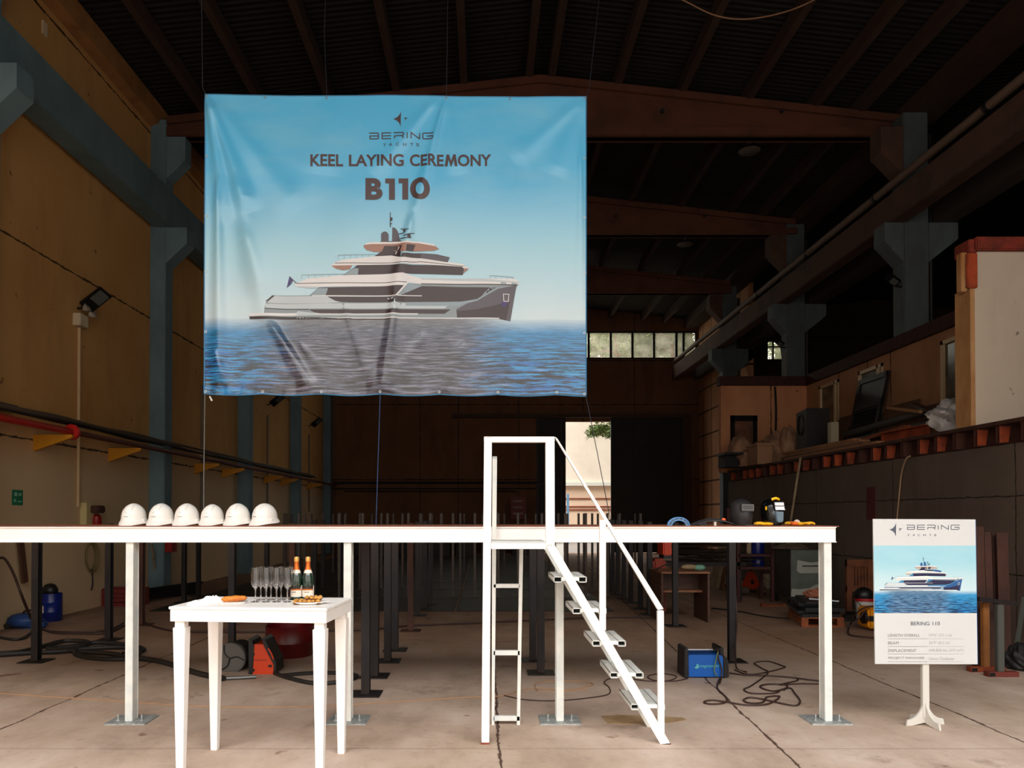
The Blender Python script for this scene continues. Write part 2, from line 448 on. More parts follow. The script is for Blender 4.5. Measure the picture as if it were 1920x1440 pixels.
# crane beams
mb = MB(); mb.box(-7.3, -6.88, YF, YB, 8.1, 8.9)
mb.build('crane_beam', BLUE, None, 'blue-grey crane beam running along the tan wall on column brackets', 'beam', bevel=.02)
mb = MB(); mb.box(8.75, 9.1, 4, YB, 8.05, 8.68)
CONC_C = mat('crane_beam_concrete', (90, 62, 48), .85, rgb2=(70, 50, 40), scale=1.5)
mb.build('crane_beam', CONC_C, None, 'brown crane beam on the inner brackets of the right-hand columns', 'beam', bevel=.02)
mb = MB(); mb.box(9.75, 10.15, 4, YB, 8.05, 8.68)
mb.build('crane_beam', mat('dark_concrete', (60, 50, 42), .85), None, 'dark crane beam on the outer brackets of the right-hand columns', 'beam', bevel=.02)
# columns
for i, y in enumerate(COLY):
    t = thing('concrete_column', ('blue-grey bracket column cut by the left frame edge', 'tall blue-grey column left of the banner edge',
                                  'second blue-grey column on the tan wall, below the banner', 'third blue-grey column on the tan wall, below the banner',
                                  'blue-grey column in the far left corner of the hall')[i], 'column', (-7.2, y + .2, 0))
    MB().box(XL + .005, -7.03, y, y + .4, 0, 10.5).build('shaft', BLUE, t, bevel=.015)
    MB().prism([(-7.03, y, 7.3), (-6.56, y, 7.75), (-6.56, y, 8.1), (-7.03, y, 8.1)], (0, .4, 0)).build('crane_bracket', BLUE, t)
    MB().prism([(-7.03, y + .03, 9.2), (-6.62, y + .03, 9.6), (-6.62, y + .03, 10.13), (-7.03, y + .03, 10.13)], (0, .34, 0)).build('roof_bracket', BLUE, t)
for i, y in enumerate((16.0, 22.2, 28.2)):
    t = thing('concrete_column', ('pale blue-grey column with two brackets rising behind the upper wall', 'brown-grey column with a small floodlight, behind the far upper room',
                                  'dark blue-grey column at the jointed wall corner')[i], 'column', (9.3, y + .2, 0))
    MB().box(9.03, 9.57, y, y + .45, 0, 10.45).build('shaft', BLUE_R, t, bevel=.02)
    mb = MB()
    mb.prism([(9.03, y, 7.2), (8.62, y, 7.65), (8.62, y, 8.05), (9.03, y, 8.05)], (0, .45, 0)); mb.build('inner_bracket', BLUE_R, t)
    mb = MB()
    mb.prism([(9.57, y, 7.2), (10.2, y, 7.7), (10.2, y, 8.05), (9.57, y, 8.05)], (0, .45, 0)); mb.build('outer_bracket', BLUE_R, t)
    mb = MB()
    mb.prism([(9.03, y, 9.1), (8.55, y, 9.6), (8.55, y, 10.13), (9.03, y, 10.13)], (0, .45, 0)); mb.build('roof_bracket', CONC_C, t)
    mb = MB(); mb.cyl((9.66, y + .1, 3), (9.66, y + .1, 10), .05, 10); mb.build('drain_pipe', STEEL_DARK, t)
# rain pipe beside the crane beam
mb = MB(); mb.tube([(8.9, 6, 8.98), (8.9, 15, 8.97), (8.9, YB, 8.95)], .085, 12)
t = mb.build('rain_pipe', mat('dusty_pipe', (112, 92, 78), .7), None, 'long round rain pipe running above the right-hand crane beam', 'pipe')
for y in (9.5, 13.1, 16.9, 20.5, 24.2): MB().cyl((8.9, y - .05, 8.975), (8.9, y + .05, 8.975), .105, 14).build('collar', STEEL_DARK, t)

# ---- back windows
FRM = mat('black_window_frame', (22, 18, 16), .7)
def pane_material():
    m = bpy.data.materials.new('dusty_window_glass'); m.use_nodes = True
    g = NT(m); out = g.N['Material Output']; g.N.remove(g.N['Principled BSDF'])
    tr = g.new('ShaderNodeBsdfTransparent'); gl = g.new('ShaderNodeBsdfGlossy'); df = g.new('ShaderNodeBsdfTranslucent')
    gl.inputs['Roughness'].default_value = .05; tr.inputs['Color'].default_value = (.86, .86, .8, 1); df.inputs['Color'].default_value = (.7, .66, .55, 1)
    co = g.new('ShaderNodeTexCoord').outputs['Object']
    a = g.new('ShaderNodeMixShader'); b = g.new('ShaderNodeMixShader')
    g.L.new(g.ramp(g.noise(co, 1.6, 5, .6), [(.4, .1), (.75, .35)]), a.inputs[0]); g.L.new(tr.outputs[0], a.inputs[1]); g.L.new(df.outputs[0], a.inputs[2])
    b.inputs[0].default_value = .05; g.L.new(a.outputs[0], b.inputs[1]); g.L.new(gl.outputs[0], b.inputs[2])
    g.L.new(b.outputs[0], out.inputs['Surface'])
    return m
PANE = pane_material()
pxs = [1102, 1145, 1186, 1227, 1269, 1272, 1282, 1306]
xw = [WB[0] + 1.0 * k for k in range(9)]; xw = [x for x in xw if x < at(1102, 650, YB).x - .4] + [at(p, 650, YB).x for p in (1104, 1145.5, 1186, 1226.5, 1268.5, 1282)] + [WB[1]]
mb = MB(); f = .05
mb.box(WB[0], WB[1], YB + .02, YB + .12, WB[2], WB[2] + .07); mb.box(WB[0], WB[1], YB + .02, YB + .12, WB[3] - .07, WB[3])
for x in xw: mb.box(x - f, x + f, YB + .02, YB + .12, WB[2], WB[3])
t = struct(mb, 'window_1', FRM); tag(t, 'long strip of dusty panes high in the back wall')
for a, b in zip(xw, xw[1:]):
    MB().box(a + f, b - f, YB + .06, YB + .07, WB[2] + .07, WB[3] - .07).build('pane', PANE, t)
mb = MB(); x0, x1, z0, z1 = WS; xm = x0 + (x1 - x0) * .3; zm = z0 + (z1 - z0) * .68
for b in ((x0, x1, z0, z0+.05), (x0, x1, z1-.05, z1), (x0, x0+.05, z0, z1), (x1-.05, x1, z0, z1), (xm-.03, xm+.03, z0, z1), (x0, x1, zm-.025, zm+.025)):
    mb.box(b[0], b[1], YB+.02, YB+.12, b[2], b[3])
for sx_, cx_ in ((1, x0), (-1, x1)):
    mb.prism([(cx_, YB+.02, z1), (cx_ + sx_*.16, YB+.02, z1), (cx_, YB+.02, z1-.16)], (0, .1, 0))
t = struct(mb, 'window_2', FRM)
MB().box(x0+.05, x1-.05, YB+.06, YB+.07, z0+.05, z1-.05).build('pane', PANE, t)
MB().prism([(xm+.32, YB+.045, z1-.05), (xm+.42, YB+.045, z1-.05), (xm+.44, YB+.045, zm-.1), (xm+.5, YB+.045, zm-.35), (xm+.38, YB+.045, zm-.42), (xm+.34, YB+.045, zm-.1)], (0, .012, 0)).build('hanging_rag', BLACKM, t)

# ---- back doors: two dark sliding leaves with a bright gap between
DOORM = mat('dark_door_sheet', (28, 26, 26), .7, rgb2=(36, 32, 30), scale=1.5)
gx0, gx1 = at(1060, 800, YB).x, at(1144, 800, YB).x
for n_, (a, b) in enumerate(((DOOR[0] - .3, gx0), (gx1, DOOR[1] + .1))):
    mb = MB(); mb.box(a, b, YB - .16, YB - .1, .02, DOOR[3] + .15)
    k = a
    t = struct(mb, 'door_%d' % (n_ + 1), DOORM)
    mb = MB()
    while k < b: mb.box(k, min(k + .06, b), YB - .2, YB - .16, .02, DOOR[3] + .15); k += 1.1
    for z in (1.5, 3.2, 4.9): mb.box(a, b, YB - .19, YB - .16, z, z + .06)
    mb.build('stiffener', STEEL_DARK, t)
mb = MB(); mb.box(DOOR[0] - 4.2, DOOR[1] + .5, YB - .3, YB, DOOR[3] + .15, DOOR[3] + .32)
struct(mb, 'trim_1', mat('door_rail', (70, 48, 36), .8))
mb = MB(); mb.box(DOOR[1], DOOR[1] + .5, YB - .12, YB, 0, DOOR[3] + .15)
struct(mb, 'trim_2', mat('door_rail', (70, 48, 36), .8))

# ================================================================== OUTSIDE BEHIND THE HALL
CREAM = mat('cream_cladding', (226, 216, 200), .8, rgb2=(214, 202, 186), scale=.5)
PEACH = mat('peach_render', (222, 196, 170), .85)
t = thing('building', 'pale cream building seen through the open gap of the back doors', 'building', (5, 49, 0))
zl = at(1100, 908, 48).z
MB().box(-6, 16, 48, 50, zl, 8.6).build('upper_wall', CREAM, t)
MB().box(-6, 16, 48.15, 50, 0, zl).build('lower_wall', PEACH, t)
MB().box(-6, 16, 47.8, 48.1, zl - .1, zl + .12).build('ledge', mat('pale_ledge', (206, 206, 196), .8), t)
for pz in (935, 950, 956):
    z = at(1100, pz, 48).z; MB().box(-6, 16, 48.08, 48.14, z - .04, z + .04).build('pipe', RUST, t)
MB().box(at(1063, 900, 46).x, at(1067, 900, 46).x, 46, 46.1, 0, at(1065, 926, 46).z).build('marker_post', mat('blue_post', (96, 150, 190), .6), None, 'blue post standing outside in front of the cream building', 'post')
NEEDLE = mat('pine_needles', (104, 124, 62), .8, rgb2=(66, 90, 40), scale=2.0)
NEEDLE2 = mat('pale_foliage', (150, 164, 112), .8, rgb2=(110, 130, 78), scale=2.0)
BARK = mat('pine_bark', (140, 92, 62), .9, rgb2=(92, 58, 40), scale=5, stretch=(1, 1, .4))
def tufts(mb, c, r, n, l, rnd, flat=.6):
    for _ in range(n):
        d = Vector((rnd.gauss(0, 1), rnd.gauss(0, 1), rnd.gauss(0, flat))).normalized() * r * rnd.random() ** .5
        p = Vector(c) + d; a = Vector((rnd.gauss(0, 1), rnd.gauss(0, 1), rnd.gauss(.2, .7))).normalized() * l * rnd.uniform(.6, 1.3)
        w = a.cross(Vector((rnd.random(), rnd.random(), rnd.random()))).normalized() * l * .14
        v = [mb.bm.verts.new(q) for q in (p - w, p + w, p + a)]
        mb._f(v)
def pine(px, y, h, label, mfol, seed, spread=2.2, z0=6.5, dens=1.0, tr=.2):
    rnd = random.Random(seed); x = at(px, 650, y).x
    t = thing('pine_tree', label, 'tree', (x, y, 0), 'pines behind the hall')
    mb = MB(); tp = [Vector((x, y, 0)), Vector((x + .15, y, h * .5)), Vector((x - .25, y, h))]
    mb.tube(tp, lambda k: tr * (1.25 - k * .8), 10)
    mb.build('trunk', BARK, t, smooth=True)
    mb = MB(); fb = MB()
    for k in range(int(16 * dens)):
        z = z0 + (h - z0) * k / (16 * dens); a = rnd.uniform(0, 2*PI); L_ = spread * rnd.uniform(.6, 1.1)
        p0 = Vector((x, y, z)); p1 = p0 + Vector((math.cos(a)*L_*.5, math.sin(a)*L_*.5, .25)); p2 = p0 + Vector((math.cos(a)*L_, math.sin(a)*L_, rnd.uniform(-.1, .7)))
        mb.tube([p0, p1, p2], lambda q: .05 * (1.2 - q), 6)
        for q in (.5, .75, 1.0):
            tufts(fb, p0.lerp(p2, q) + Vector((0, 0, .1)), .55, int(80 * dens), .3, rnd)
    mb.build('branch', BARK, t)
    fb.build('foliage', mfol, t, kind='stuff', recalc=False)
pine(1262, 39, 14, 'pine with a thick brown trunk seen through the back window strip', NEEDLE, 1, 2.6, 7.5, 1.5)
pine(1296, 37.5, 13, 'pine with a reddish trunk behind the last narrow pane', NEEDLE, 2, 1.6, 8, 1.0, .24)
pine(1205, 42, 14, 'green pine crown behind the middle window panes', NEEDLE2, 3, 3.2, 7.5, 1.7, .12)
pine(1160, 44, 13, 'pale hazy tree behind the pane beside the banner', NEEDLE2, 4, 3.2, 7.5, 1.6, .12)
pine(1462, 40, 13, 'tree showing through the small side window', NEEDLE2, 5, 2.6, 7.5, 1.3, .12)
pine(1118, 53, 15, 'broad green crown filling the panes beside the banner', NEEDLE, 6, 4.0, 10.0, 2.4, .12)
pine(1172, 53, 15, 'dense green crown behind the second window pane', NEEDLE, 7, 3.6, 10.0, 2.2, .12)
t = thing('pine_tree', 'leaning pine whose green branch hangs into the bright door gap', 'tree', (8.6, 41, 0))
rnd = random.Random(9)
pe = at(1120, 812, 41)
MB().tube([(8.6, 41, 0), (8.7, 41, 4), (8.4, 41, 7)], lambda k: .2 - .1*k, 10).build('trunk', BARK, t)
MB().tube([(8.55, 41, 6.2), (7.6, 41, 6.3), (pe.x, 41, pe.z)], lambda k: .05 - .035*k, 6).build('branch', BARK, t)
fb = MB()
for q in range(9): tufts(fb, (pe.x - .2 + q * .22, 41 + rnd.uniform(-.2, .2), pe.z + rnd.uniform(-.1, .25) + q*.02), .42, 130, .32, rnd)
fb.build('foliage', NEEDLE, t, kind='stuff', recalc=False)

# ================================================================== MEZZANINE ON THE RIGHT
KM = 6.8 / 6.35
def mz(z): return 1.75 + (z - 1.75) * KM
XM, YM = 6.8, 21.0
ZM = mz(2.91)
GREYP = plaster('grey_panelling', (96, 84, 76), (108, 96, 88), (78, 64, 56), grid=(2.9, 1.02, .5, .55, .012), dirt=.5)
struct(MB().box(XM + .07, XM + .2, 5.0, YM, 0, mz(2.62)), 'wall_mezzanine', GREYP)
struct(MB().box(XM + .2, XR, YM - .13, YM, 0, mz(2.62)), 'wall_mezzanine_end', GREYP)
XW = 9.0
t = thing('mezzanine_platform', 'raised storage platform with rusty orange joist ends above the grey wall', 'platform', (XM, 12, mz(2.6)))
MB().box(XM - .02, XW, 6.0, YM - .2, ZM - .05, ZM).build('deck_plate', STEEL_BROWN, t)
ys = []
y = 6.2
while y < YM - .1: ys.append(y); y += .47 + random.uniform(-.03, .03)
JOISTS = []
JO = mat('joist_rust', (176, 76, 34), .7, rgb2=(110, 46, 26), scale=3)
JD = mat('joist_dark', (70, 34, 24), .7)  # darker copy of the joist rust, painting in the shade between joists
for k, y in enumerate(ys):
    JOISTS.append(None); JOISTS[-1] = MB().sweep([(-.04, -.12), (.05, -.12), (.05, -.105), (-.028, -.105), (-.028, .105), (.05, .105), (.05, .12), (-.04, .12)], (XM, y, ZM - .175), (XW - .02, y, ZM - .175)).build('joist', JD, t)
    MB().prism([(XM - .005, y - .046, ZM - .29), (XM + .11, y - .046, ZM - .29), (XM + .15, y - .046, ZM - .06), (XM - .005, y - .046, ZM - .06)], (0, .005, 0)).build('end_plate', JO if (k * 7) % 10 > 2 else JD, JOISTS[-1])
CREAMW = plaster('upper_room_wall', (168, 120, 88), (182, 136, 102), (110, 70, 46), seam_y=(16.5, 17.5, 18.9), dirt=.55)
CREAMX = plaster('upper_cross_wall', (196, 134, 96), (206, 146, 108), (140, 88, 58), seam_y=(8.0,), axis_y=False, dirt=.5)
W3 = [(13.94, 14.67, 3.85, 5.17), (16.8, 17.9, 3.85, 5.19), (18.9, 20.0, 3.85, 5.2)]
mb = MB()
ysn = sorted({10.6, YM - .2, *[w[0] for w in W3], *[w[1] for w in W3]})
for a, b in zip(ysn, ysn[1:]):
    hs = [w for w in W3 if w[0] <= a and w[1] >= b]
    if hs: mb.box(XW, XW + .2, a, b, ZM - .05, hs[0][2]); mb.box(XW, XW + .2, a, b, hs[0][3], 5.36)
    else: mb.box(XW, XW + .2, a, b, ZM - .05, 5.36)
struct(mb, 'wall_upper_room', CREAMW)
struct(MB().box(6.6, XW + .2, YM - .2, YM, ZM - .05, 5.36), 'wall_upper_cross', CREAMX)
TILE = mat('red_roof_tile', (134, 46, 26), .75, rgb2=(92, 34, 22), scale=6)
DTILE = mat('dark_red_cap', (66, 26, 20), .8, rgb2=(44, 20, 16), scale=8, detail=8)
struct(MB().box(XW - .08, XW + .25, 10.6, YM, 5.36, 5.63), 'trim_3', DTILE)
struct(MB().box(6.55, XW + .25, YM - .28, YM, 5.37, 5.62), 'trim_4', DTILE)
PVC = mat('cream_window_frame', (206, 180, 142), .5)
DGL = mat('dark_window_glass', (66, 58, 48), .15, rgb2=(110, 98, 80), scale=2)
for k, (a, b, z0, z1) in enumerate(W3):
    mb = MB()
    x0, x1 = XW - .02, XW + .1
    for q in ((a, a+.08, z0, z1), (b-.08, b, z0, z1), (a, b, z0, z0+.08), (a, b, z1-.08, z1), (a+.2, a+.27, z0, z1)): mb.box(x0, x1, q[0], q[1], q[2], q[3])
    t = struct(mb, 'window_%d' % (k + 3), PVC)
    MB().box(XW + .03, XW + .05, a+.08, b-.08, z0+.08, z1-.08).build('pane', DGL, t)
# pale panel building standing on the platform, near right
PALE = plaster('pale_panel', (206, 190, 172), (198, 184, 168), (172, 152, 134), dirt=.5, axis_y=False)
YP = 10.43
zt, zb_ = at(1850, 472, YP).z, ZM
struct(MB().box(6.42*KM, 9.9, YP, YP + .12, zb_, zt), 'wall_upper_front', PALE)
struct(MB().box(6.36*KM, 6.42*KM, YP + .0, YP + .34, zb_, zt - .5), 'trim_5', mat('tan_board', (190, 146, 98), .8, rgb2=(164, 110, 62), scale=3, stretch=(1, 1, .4)))
zc = at(1850, 447, YP).z
mb = MB()
t = thing('cap_tiles', 'row of red ridge tiles capping the pale panel at the right', 'tiles', (7.5, YP, zt))
xa = [6.40*KM, 7.72*KM, 9.1*KM]
for k in range(2): MB().box(xa[k] + .04 * k, xa[k+1], YP - .08, YP + .3, zt + .001, zc + .03 * k).build('cap_tile', TILE, t, bevel=.015)
MB().box(6.33*KM, 6.45*KM, YP - .03, YP + .3, zt - .02, zc - .02).build('cap_tile', TILE, t, bevel=.01)
MB().box(6.30*KM, 6.44*KM, YP - .04, YP - .001, zt - .52, zt - .03).build('corner_tile', mat('orange_tile', (176, 70, 28), .75, rgb2=(130, 52, 24), scale=5), t, bevel=.01)
MB().box(6.26*KM, 6.34*KM, YP + .02, YP + .14, zt - .55, zt + .0).build('corner_tile', mat('tan_board', (190, 146, 98), .8), t, bevel=.01)
# ================================================================== BANNER
YBN = 7.6
def lerp(a, b, t): return a + (b - a) * t
QB = ((385, 177), (1099, 181), (1099, 740), (382.5, 738))
def _gs(x, w): return math.exp(-(x / w) ** 2)
def seg_d(px, py, ax, ay, bx, by):
    dx, dy = bx - ax, by - ay; L2 = dx*dx + dy*dy
    t = ((px-ax)*dx + (py-ay)*dy) / L2
    s = ((px-ax)*dy - (py-ay)*dx) / math.sqrt(L2)
    return t, s
def soft(t): return max(0.0, min(1.0, t / .12)) * max(0.0, min(1.0, (1 - t) / .12))
FOLDS = [  # ax, ay, bx, by, amplitude (m towards viewer), width px
    (835, 182, 775, 420, .020, 9), (775, 400, 742, 560, .026, 13), (745, 540, 716, 742, .030, 12),
    (820, 182, 700, 330, .010, 14), (836, 182, 860, 330, .006, 14),
    (388, 178, 428, 420, .030, 12), (392, 182, 470, 400, .034, 14), (440, 330, 500, 560, .020, 24), (398, 185, 560, 400, .014, 22),
    (410, 330, 413, 736, .036, 12), (455, 420, 520, 650, .018, 20), (505, 600, 592, 742, .028, 12), (400, 650, 436, 742, .012, 8),
    (800, 620, 716, 742, .012, 14), (640, 560, 708, 742, .012, 12), (870, 640, 830, 742, .012, 18), (560, 640, 640, 742, .008, 10),
    (1097, 184, 960, 300, .008, 16), (1097, 186, 1040, 330, .006, 14), (1088, 250, 1090, 700, .012, 9), (905, 200, 930, 700, .004, 40), (620, 185, 600, 330, .005, 30)]
def fold(px, py):
    d = 0.0
    for ax, ay, bx, by, A, w in FOLDS:
        t, s = seg_d(px, py, ax, ay, bx, by)
        if -.02 < t < 1.02:
            ww = w * (.45 + .9 * min(1, max(0, t)))
            if abs(s) < 3 * ww: d += 1.35 * A * soft(t) * _gs(s, ww)
    d += .006 * math.sin(px / 23.0 + 1.2 * math.sin(py / 90.0)) * (.4 + .6 * (py - 177) / 563)
    if py > 690: d += .004 * math.sin(px / 4.2 + py / 20.0) * (py - 690) / 50
    d += .010 * mnoise.noise(Vector((px / 70.0, py / 150.0, 3.1)))
    d += .10 * math.sin(PI * (px - 385) / 714) * math.sin(PI * (py - 177) / 563) * .3
    return d
def BAN(px, py, lift=0.0):
    P = at(px, py, YBN); P.y -= fold(px, py) + lift
    return P
def quad(u, v, Q=QB):
    a = (lerp(Q[0][0], Q[1][0], u), lerp(Q[0][1], Q[1][1], u)); b = (lerp(Q[3][0], Q[2][0], u), lerp(Q[3][1], Q[2][1], u))
    x, y = lerp(a[0], b[0], v), lerp(a[1], b[1], v)
    y += (3.0 * math.sin(PI * u * 2) ** 2 * (1 - v) * .6) + 3.0 * abs(math.sin(PI * u * 6.5)) * v ** 6
    return x, y
def seascape(name, spec_rough, top, mid, hor, sea1, sea2, sea3, refl, horizon, refl_x, k=1.0, glossy=.5, sky_top=1.0):
    """printed picture of sky and rippled sea; UV runs 0-1 over the print"""
    m = bpy.data.materials.new(name); m.use_nodes = True
    g = NT(m); p = g.N['Principled BSDF']
    uv = g.new('ShaderNodeTexCoord').outputs['UV']
    sx = g.new('ShaderNodeSeparateXYZ'); g.L.new(uv, sx.inputs[0]); U, V = sx.outputs[0], sx.outputs[1]
    def c(rgb): r = lin(rgb); return (r[0]*k, r[1]*k, r[2]*k, 1)
    sky = g.ramp(V, [(horizon, c(hor)), (horizon + (1-horizon)*.32, c(mid)), (horizon + (1-horizon)*.6, c(top)), (1.0, c(top))])
    cl = g.noise(uv, 3.0, 4, .6, (1, 2.2, 1)); sky = g.mix(g.ramp(cl, [(.45, 0.0), (.75, .35)]), sky, c(mid))
    # ripples get finer towards the horizon
    dep = g.math('SUBTRACT', horizon + .004, V)
    lv = g.math('LOGARITHM', g.math('MAXIMUM', dep, .003), 2.718)
    cx = g.math('MULTIPLY', g.math('SUBTRACT', U, .45), g.math('DIVIDE', .9, g.math('ADD', dep, .12)))
    cv = g.new('ShaderNodeCombineXYZ'); g.L.new(g.math('MULTIPLY', cx, 2.2), cv.inputs[0]); g.L.new(g.math('MULTIPLY', lv, 14.0), cv.inputs[1])
    n = g.noise(cv.outputs[0], 1.6, 7, .68); n2 = g.noise(cv.outputs[0], .7, 3, .5)
    deep = g.math('MULTIPLY', dep, 1.0 / horizon, clamp=True)
    far = g.mix(g.math('MULTIPLY', deep, 5.0, clamp=True), c(hor), c(sea1))
    sea = g.mix(g.ramp(n2, [(.40, 0.0), (.6, .8)]), far, c(sea2))
    sea = g.mix(g.ramp(n, [(.455, 1.0), (.545, 0.0)]), sea, c(sea3))
    sea = g.mix(g.ramp(n, [(.60, 0.0), (.70, .5)]), sea, c(hor))
    sea = g.mix(g.math('POWER', g.math('SUBTRACT', 1.0, deep), 3.0), sea, far)
    rx0, rx1 = refl_x
    rw = g.math('MULTIPLY', g.math('SUBTRACT', g.noise(cv.outputs[0], 1.2, 4, .6), .5), .34)
    Uw = g.math('ADD', U, rw)
    inside = g.math('MULTIPLY', g.math('MULTIPLY', g.math('SUBTRACT', Uw, rx0), 9.0, clamp=True), g.math('MULTIPLY', g.math('SUBTRACT', rx1, Uw), 9.0, clamp=True))
    rc = g.ramp(n, [(.42, c(refl[0])), (.52, c(refl[1])), (.64, c(refl[2]))])
    sea = g.mix(g.math('MULTIPLY', inside, .85), sea, rc)
    isea = g.math('GREATER_THAN', horizon, V)
    g.L.new(g.mix(isea, sky, sea), p.inputs['Base Color'])
    p.inputs['Roughness'].default_value = spec_rough; p.inputs['Specular IOR Level'].default_value = glossy
    return m
BANM = seascape('banner_print', .27, (92, 194, 246), (156, 214, 238), (200, 222, 232), (30, 150, 212), (26, 90, 180), (3, 10, 24), ((26, 24, 32), (84, 78, 86), (150, 142, 146)), .252, (.12, .80), k=1.0, glossy=.9)
BL = at(600, 738, YBN)
t_ban = thing('event_banner', 'large hanging vinyl banner with a printed yacht on a blue sea and ceremony lettering', 'banner', (BL.x, YBN, BL.z))
bm_ = MB(); NU, NV = 300, 230
bm_.grid(NU, NV, lambda u, v: BAN(*quad(u, v)))
sheet = bm_.build('vinyl_sheet', BANM, t_ban, smooth=180, recalc=False)
uvl = sheet.data.uv_layers.new(name='UVMap')
vi = [l.vertex_index for l in sheet.data.loops]
flat = []
for i in vi: flat += [(i % (NU+1)) / NU, 1 - (i // (NU+1)) / NV]
uvl.data.foreach_set('uv', flat)
HEM = mat('banner_hem', (60, 130, 175), .5)
mb = MB()
for Q in ([quad(k/60, 0) for k in range(61)], [quad(k/60, 1) for k in range(61)], [quad(0, k/60) for k in range(61)], [quad(1, k/60) for k in range(61)]):
    mb.tube([BAN(x, y) for x, y in Q], .006, 6, smooth=False)
mb.build('hem', HEM, t_ban)
EYE = mat('eyelet_metal', (196, 200, 200), .3, .8)
for u, v in [(k / 6.5, 1) for k in range(7)] + [(0, 0), (1, 0), (1, 1), (.157, 0), (.318, 0), (.632, 0), (.8, 0)] + [(1, k / 5) for k in range(1, 5)] + [(0, k / 5) for k in range(1, 5)]:
    x, y = quad(u, v); y += 4 if v < .5 else -4
    x += 3 if u < .01 else (-3 if u > .99 else 0)
    c = BAN(x, y, .004); mb = MB()
    mb.tube([c + Vector((math.cos(a)*.011, 0, math.sin(a)*.011)) for a in [2*PI*q/12 for q in range(12)]], .0035, 5, smooth=False, closed=True)
    mb.build('eyelet', EYE, t_ban)

# ---------- flat printed artwork, cut small enough to follow the cloth
def poly2d(bm, pts, mi=0):
    vs = [bm.verts.new((x, -y, 0)) for x, y in pts]
    try: f = bm.faces.new(vs); f.material_index = mi; return f
    except ValueError: return None
def text2d(body, x0, y0, x1, y1, bold=0.0, bm=None, shear=0.0, spacing=1.0):
    """text filling the frame box x0..x1, y0(top)..y1(baseline) in frame pixels"""
    cu = bpy.data.curves.new('lettering', 'FONT'); cu.body = body; cu.size = 1; cu.offset = bold; cu.space_character = spacing; cu.resolution_u = 4
    ob = bpy.data.objects.new('lettering', cu); C.objects.link(ob)
    dg = bpy.context.evaluated_depsgraph_get(); me = bpy.data.meshes.new_from_object(ob.evaluated_get(dg))
    bpy.data.objects.remove(ob); bpy.data.curves.remove(cu)
    xs = [v.co.x for v in me.vertices]; ys = [v.co.y for v in me.vertices]
    a, b, c_, d = min(xs), max(xs), min(ys), max(ys)
    if bm is None: bm = bmesh.new()
    n0 = len(bm.verts); bm.from_mesh(me); bpy.data.meshes.remove(me); bm.verts.ensure_lookup_table()
    for v in bm.verts[n0:]:
        v.co = ((v.co.x - a) / (b - a) * (x1 - x0) + x0, -(y1 - (v.co.y - c_) / (d - c_) * (y1 - y0)), 0)
    return bm
def stroke2d(bm, pts, w, mi=0):
    """polyline with mitred joints as flat quads, frame pixels"""
    P = [Vector((x, y)) for x, y in pts]; n = len(P); L_, R_ = [], []
    for i in range(n):
        a = (P[i] - P[i-1]).normalized() if i else (P[1] - P[0]).normalized()
        b = (P[i+1] - P[i]).normalized() if i < n-1 else a
        t = (a + b); t = t.normalized() if t.length > 1e-6 else a
        nr = Vector((-t.y, t.x)); k = 1 / max(.45, nr.dot(Vector((-a.y, a.x))))
        L_.append(P[i] + nr * w * .5 * k); R_.append(P[i] - nr * w * .5 * k)
    for i in range(n - 1):
        vs = [bm.verts.new((q.x, -q.y, 0)) for q in (L_[i], L_[i+1], R_[i+1], R_[i])]
        try: f = bm.faces.new(vs); f.material_index = mi
        except ValueError: pass
def cut2d(bm, step):
    xs = [v.co.x for v in bm.verts]; ys = [v.co.y for v in bm.verts]
    for ax, lo, hi in ((0, min(xs), max(xs)), (1, min(ys), max(ys))):
        k = math.ceil(lo / step) * step
        while k < hi:
            co_ = (k, 0, 0) if ax == 0 else (0, k, 0); no = (1, 0, 0) if ax == 0 else (0, 1, 0)
            bmesh.ops.bisect_plane(bm, geom=bm.verts[:] + bm.edges[:] + bm.faces[:], plane_co=co_, plane_no=no)
            k += step
def finish2d(bm, name, mats, parent, mapper, step=None, **kw):
    if step: cut2d(bm, step)
    for v in bm.verts: v.co = mapper(v.co.x, -v.co.y)
    m_ = MB(); m_.bm.free(); m_.bm = bm
    return m_.build(name, mats, parent, recalc=False, smooth=180 if step else False, **kw)
def logo_letters(bm, x0, y0, w, h, lw):
    """the thin squared BERING lettering"""
    def S(pts): stroke2d(bm, [(x0 + x * w, y0 + y * h) for x, y in pts], lw)
    S([(.0, 0), (.135, 0), (.15, .12), (.15, .36), (.135, .5), (.02, .5)]); S([(.135, .5), (.15, .6), (.15, .9), (.135, 1), (.018, 1), (.018, .42)])
    S([(.345, 0), (.205, 0), (.205, 1), (.345, 1)]); S([(.205, .5), (.345, .5)])
    S([(.385, 0), (.525, 0), (.54, .12), (.54, .44), (.525, .56), (.40, .56), (.40, 1)]); S([(.51, .56), (.54, 1)])
    S([(.595, 0), (.595, 1)])
    S([(.655, 1), (.655, .02), (.785, .98), (.785, 0)])
    S([(1.0, 0), (.845, 0), (.835, .1), (.835, .9), (.845, 1), (.975, 1), (.985, .9), (.985, .5), (.895, .5)])
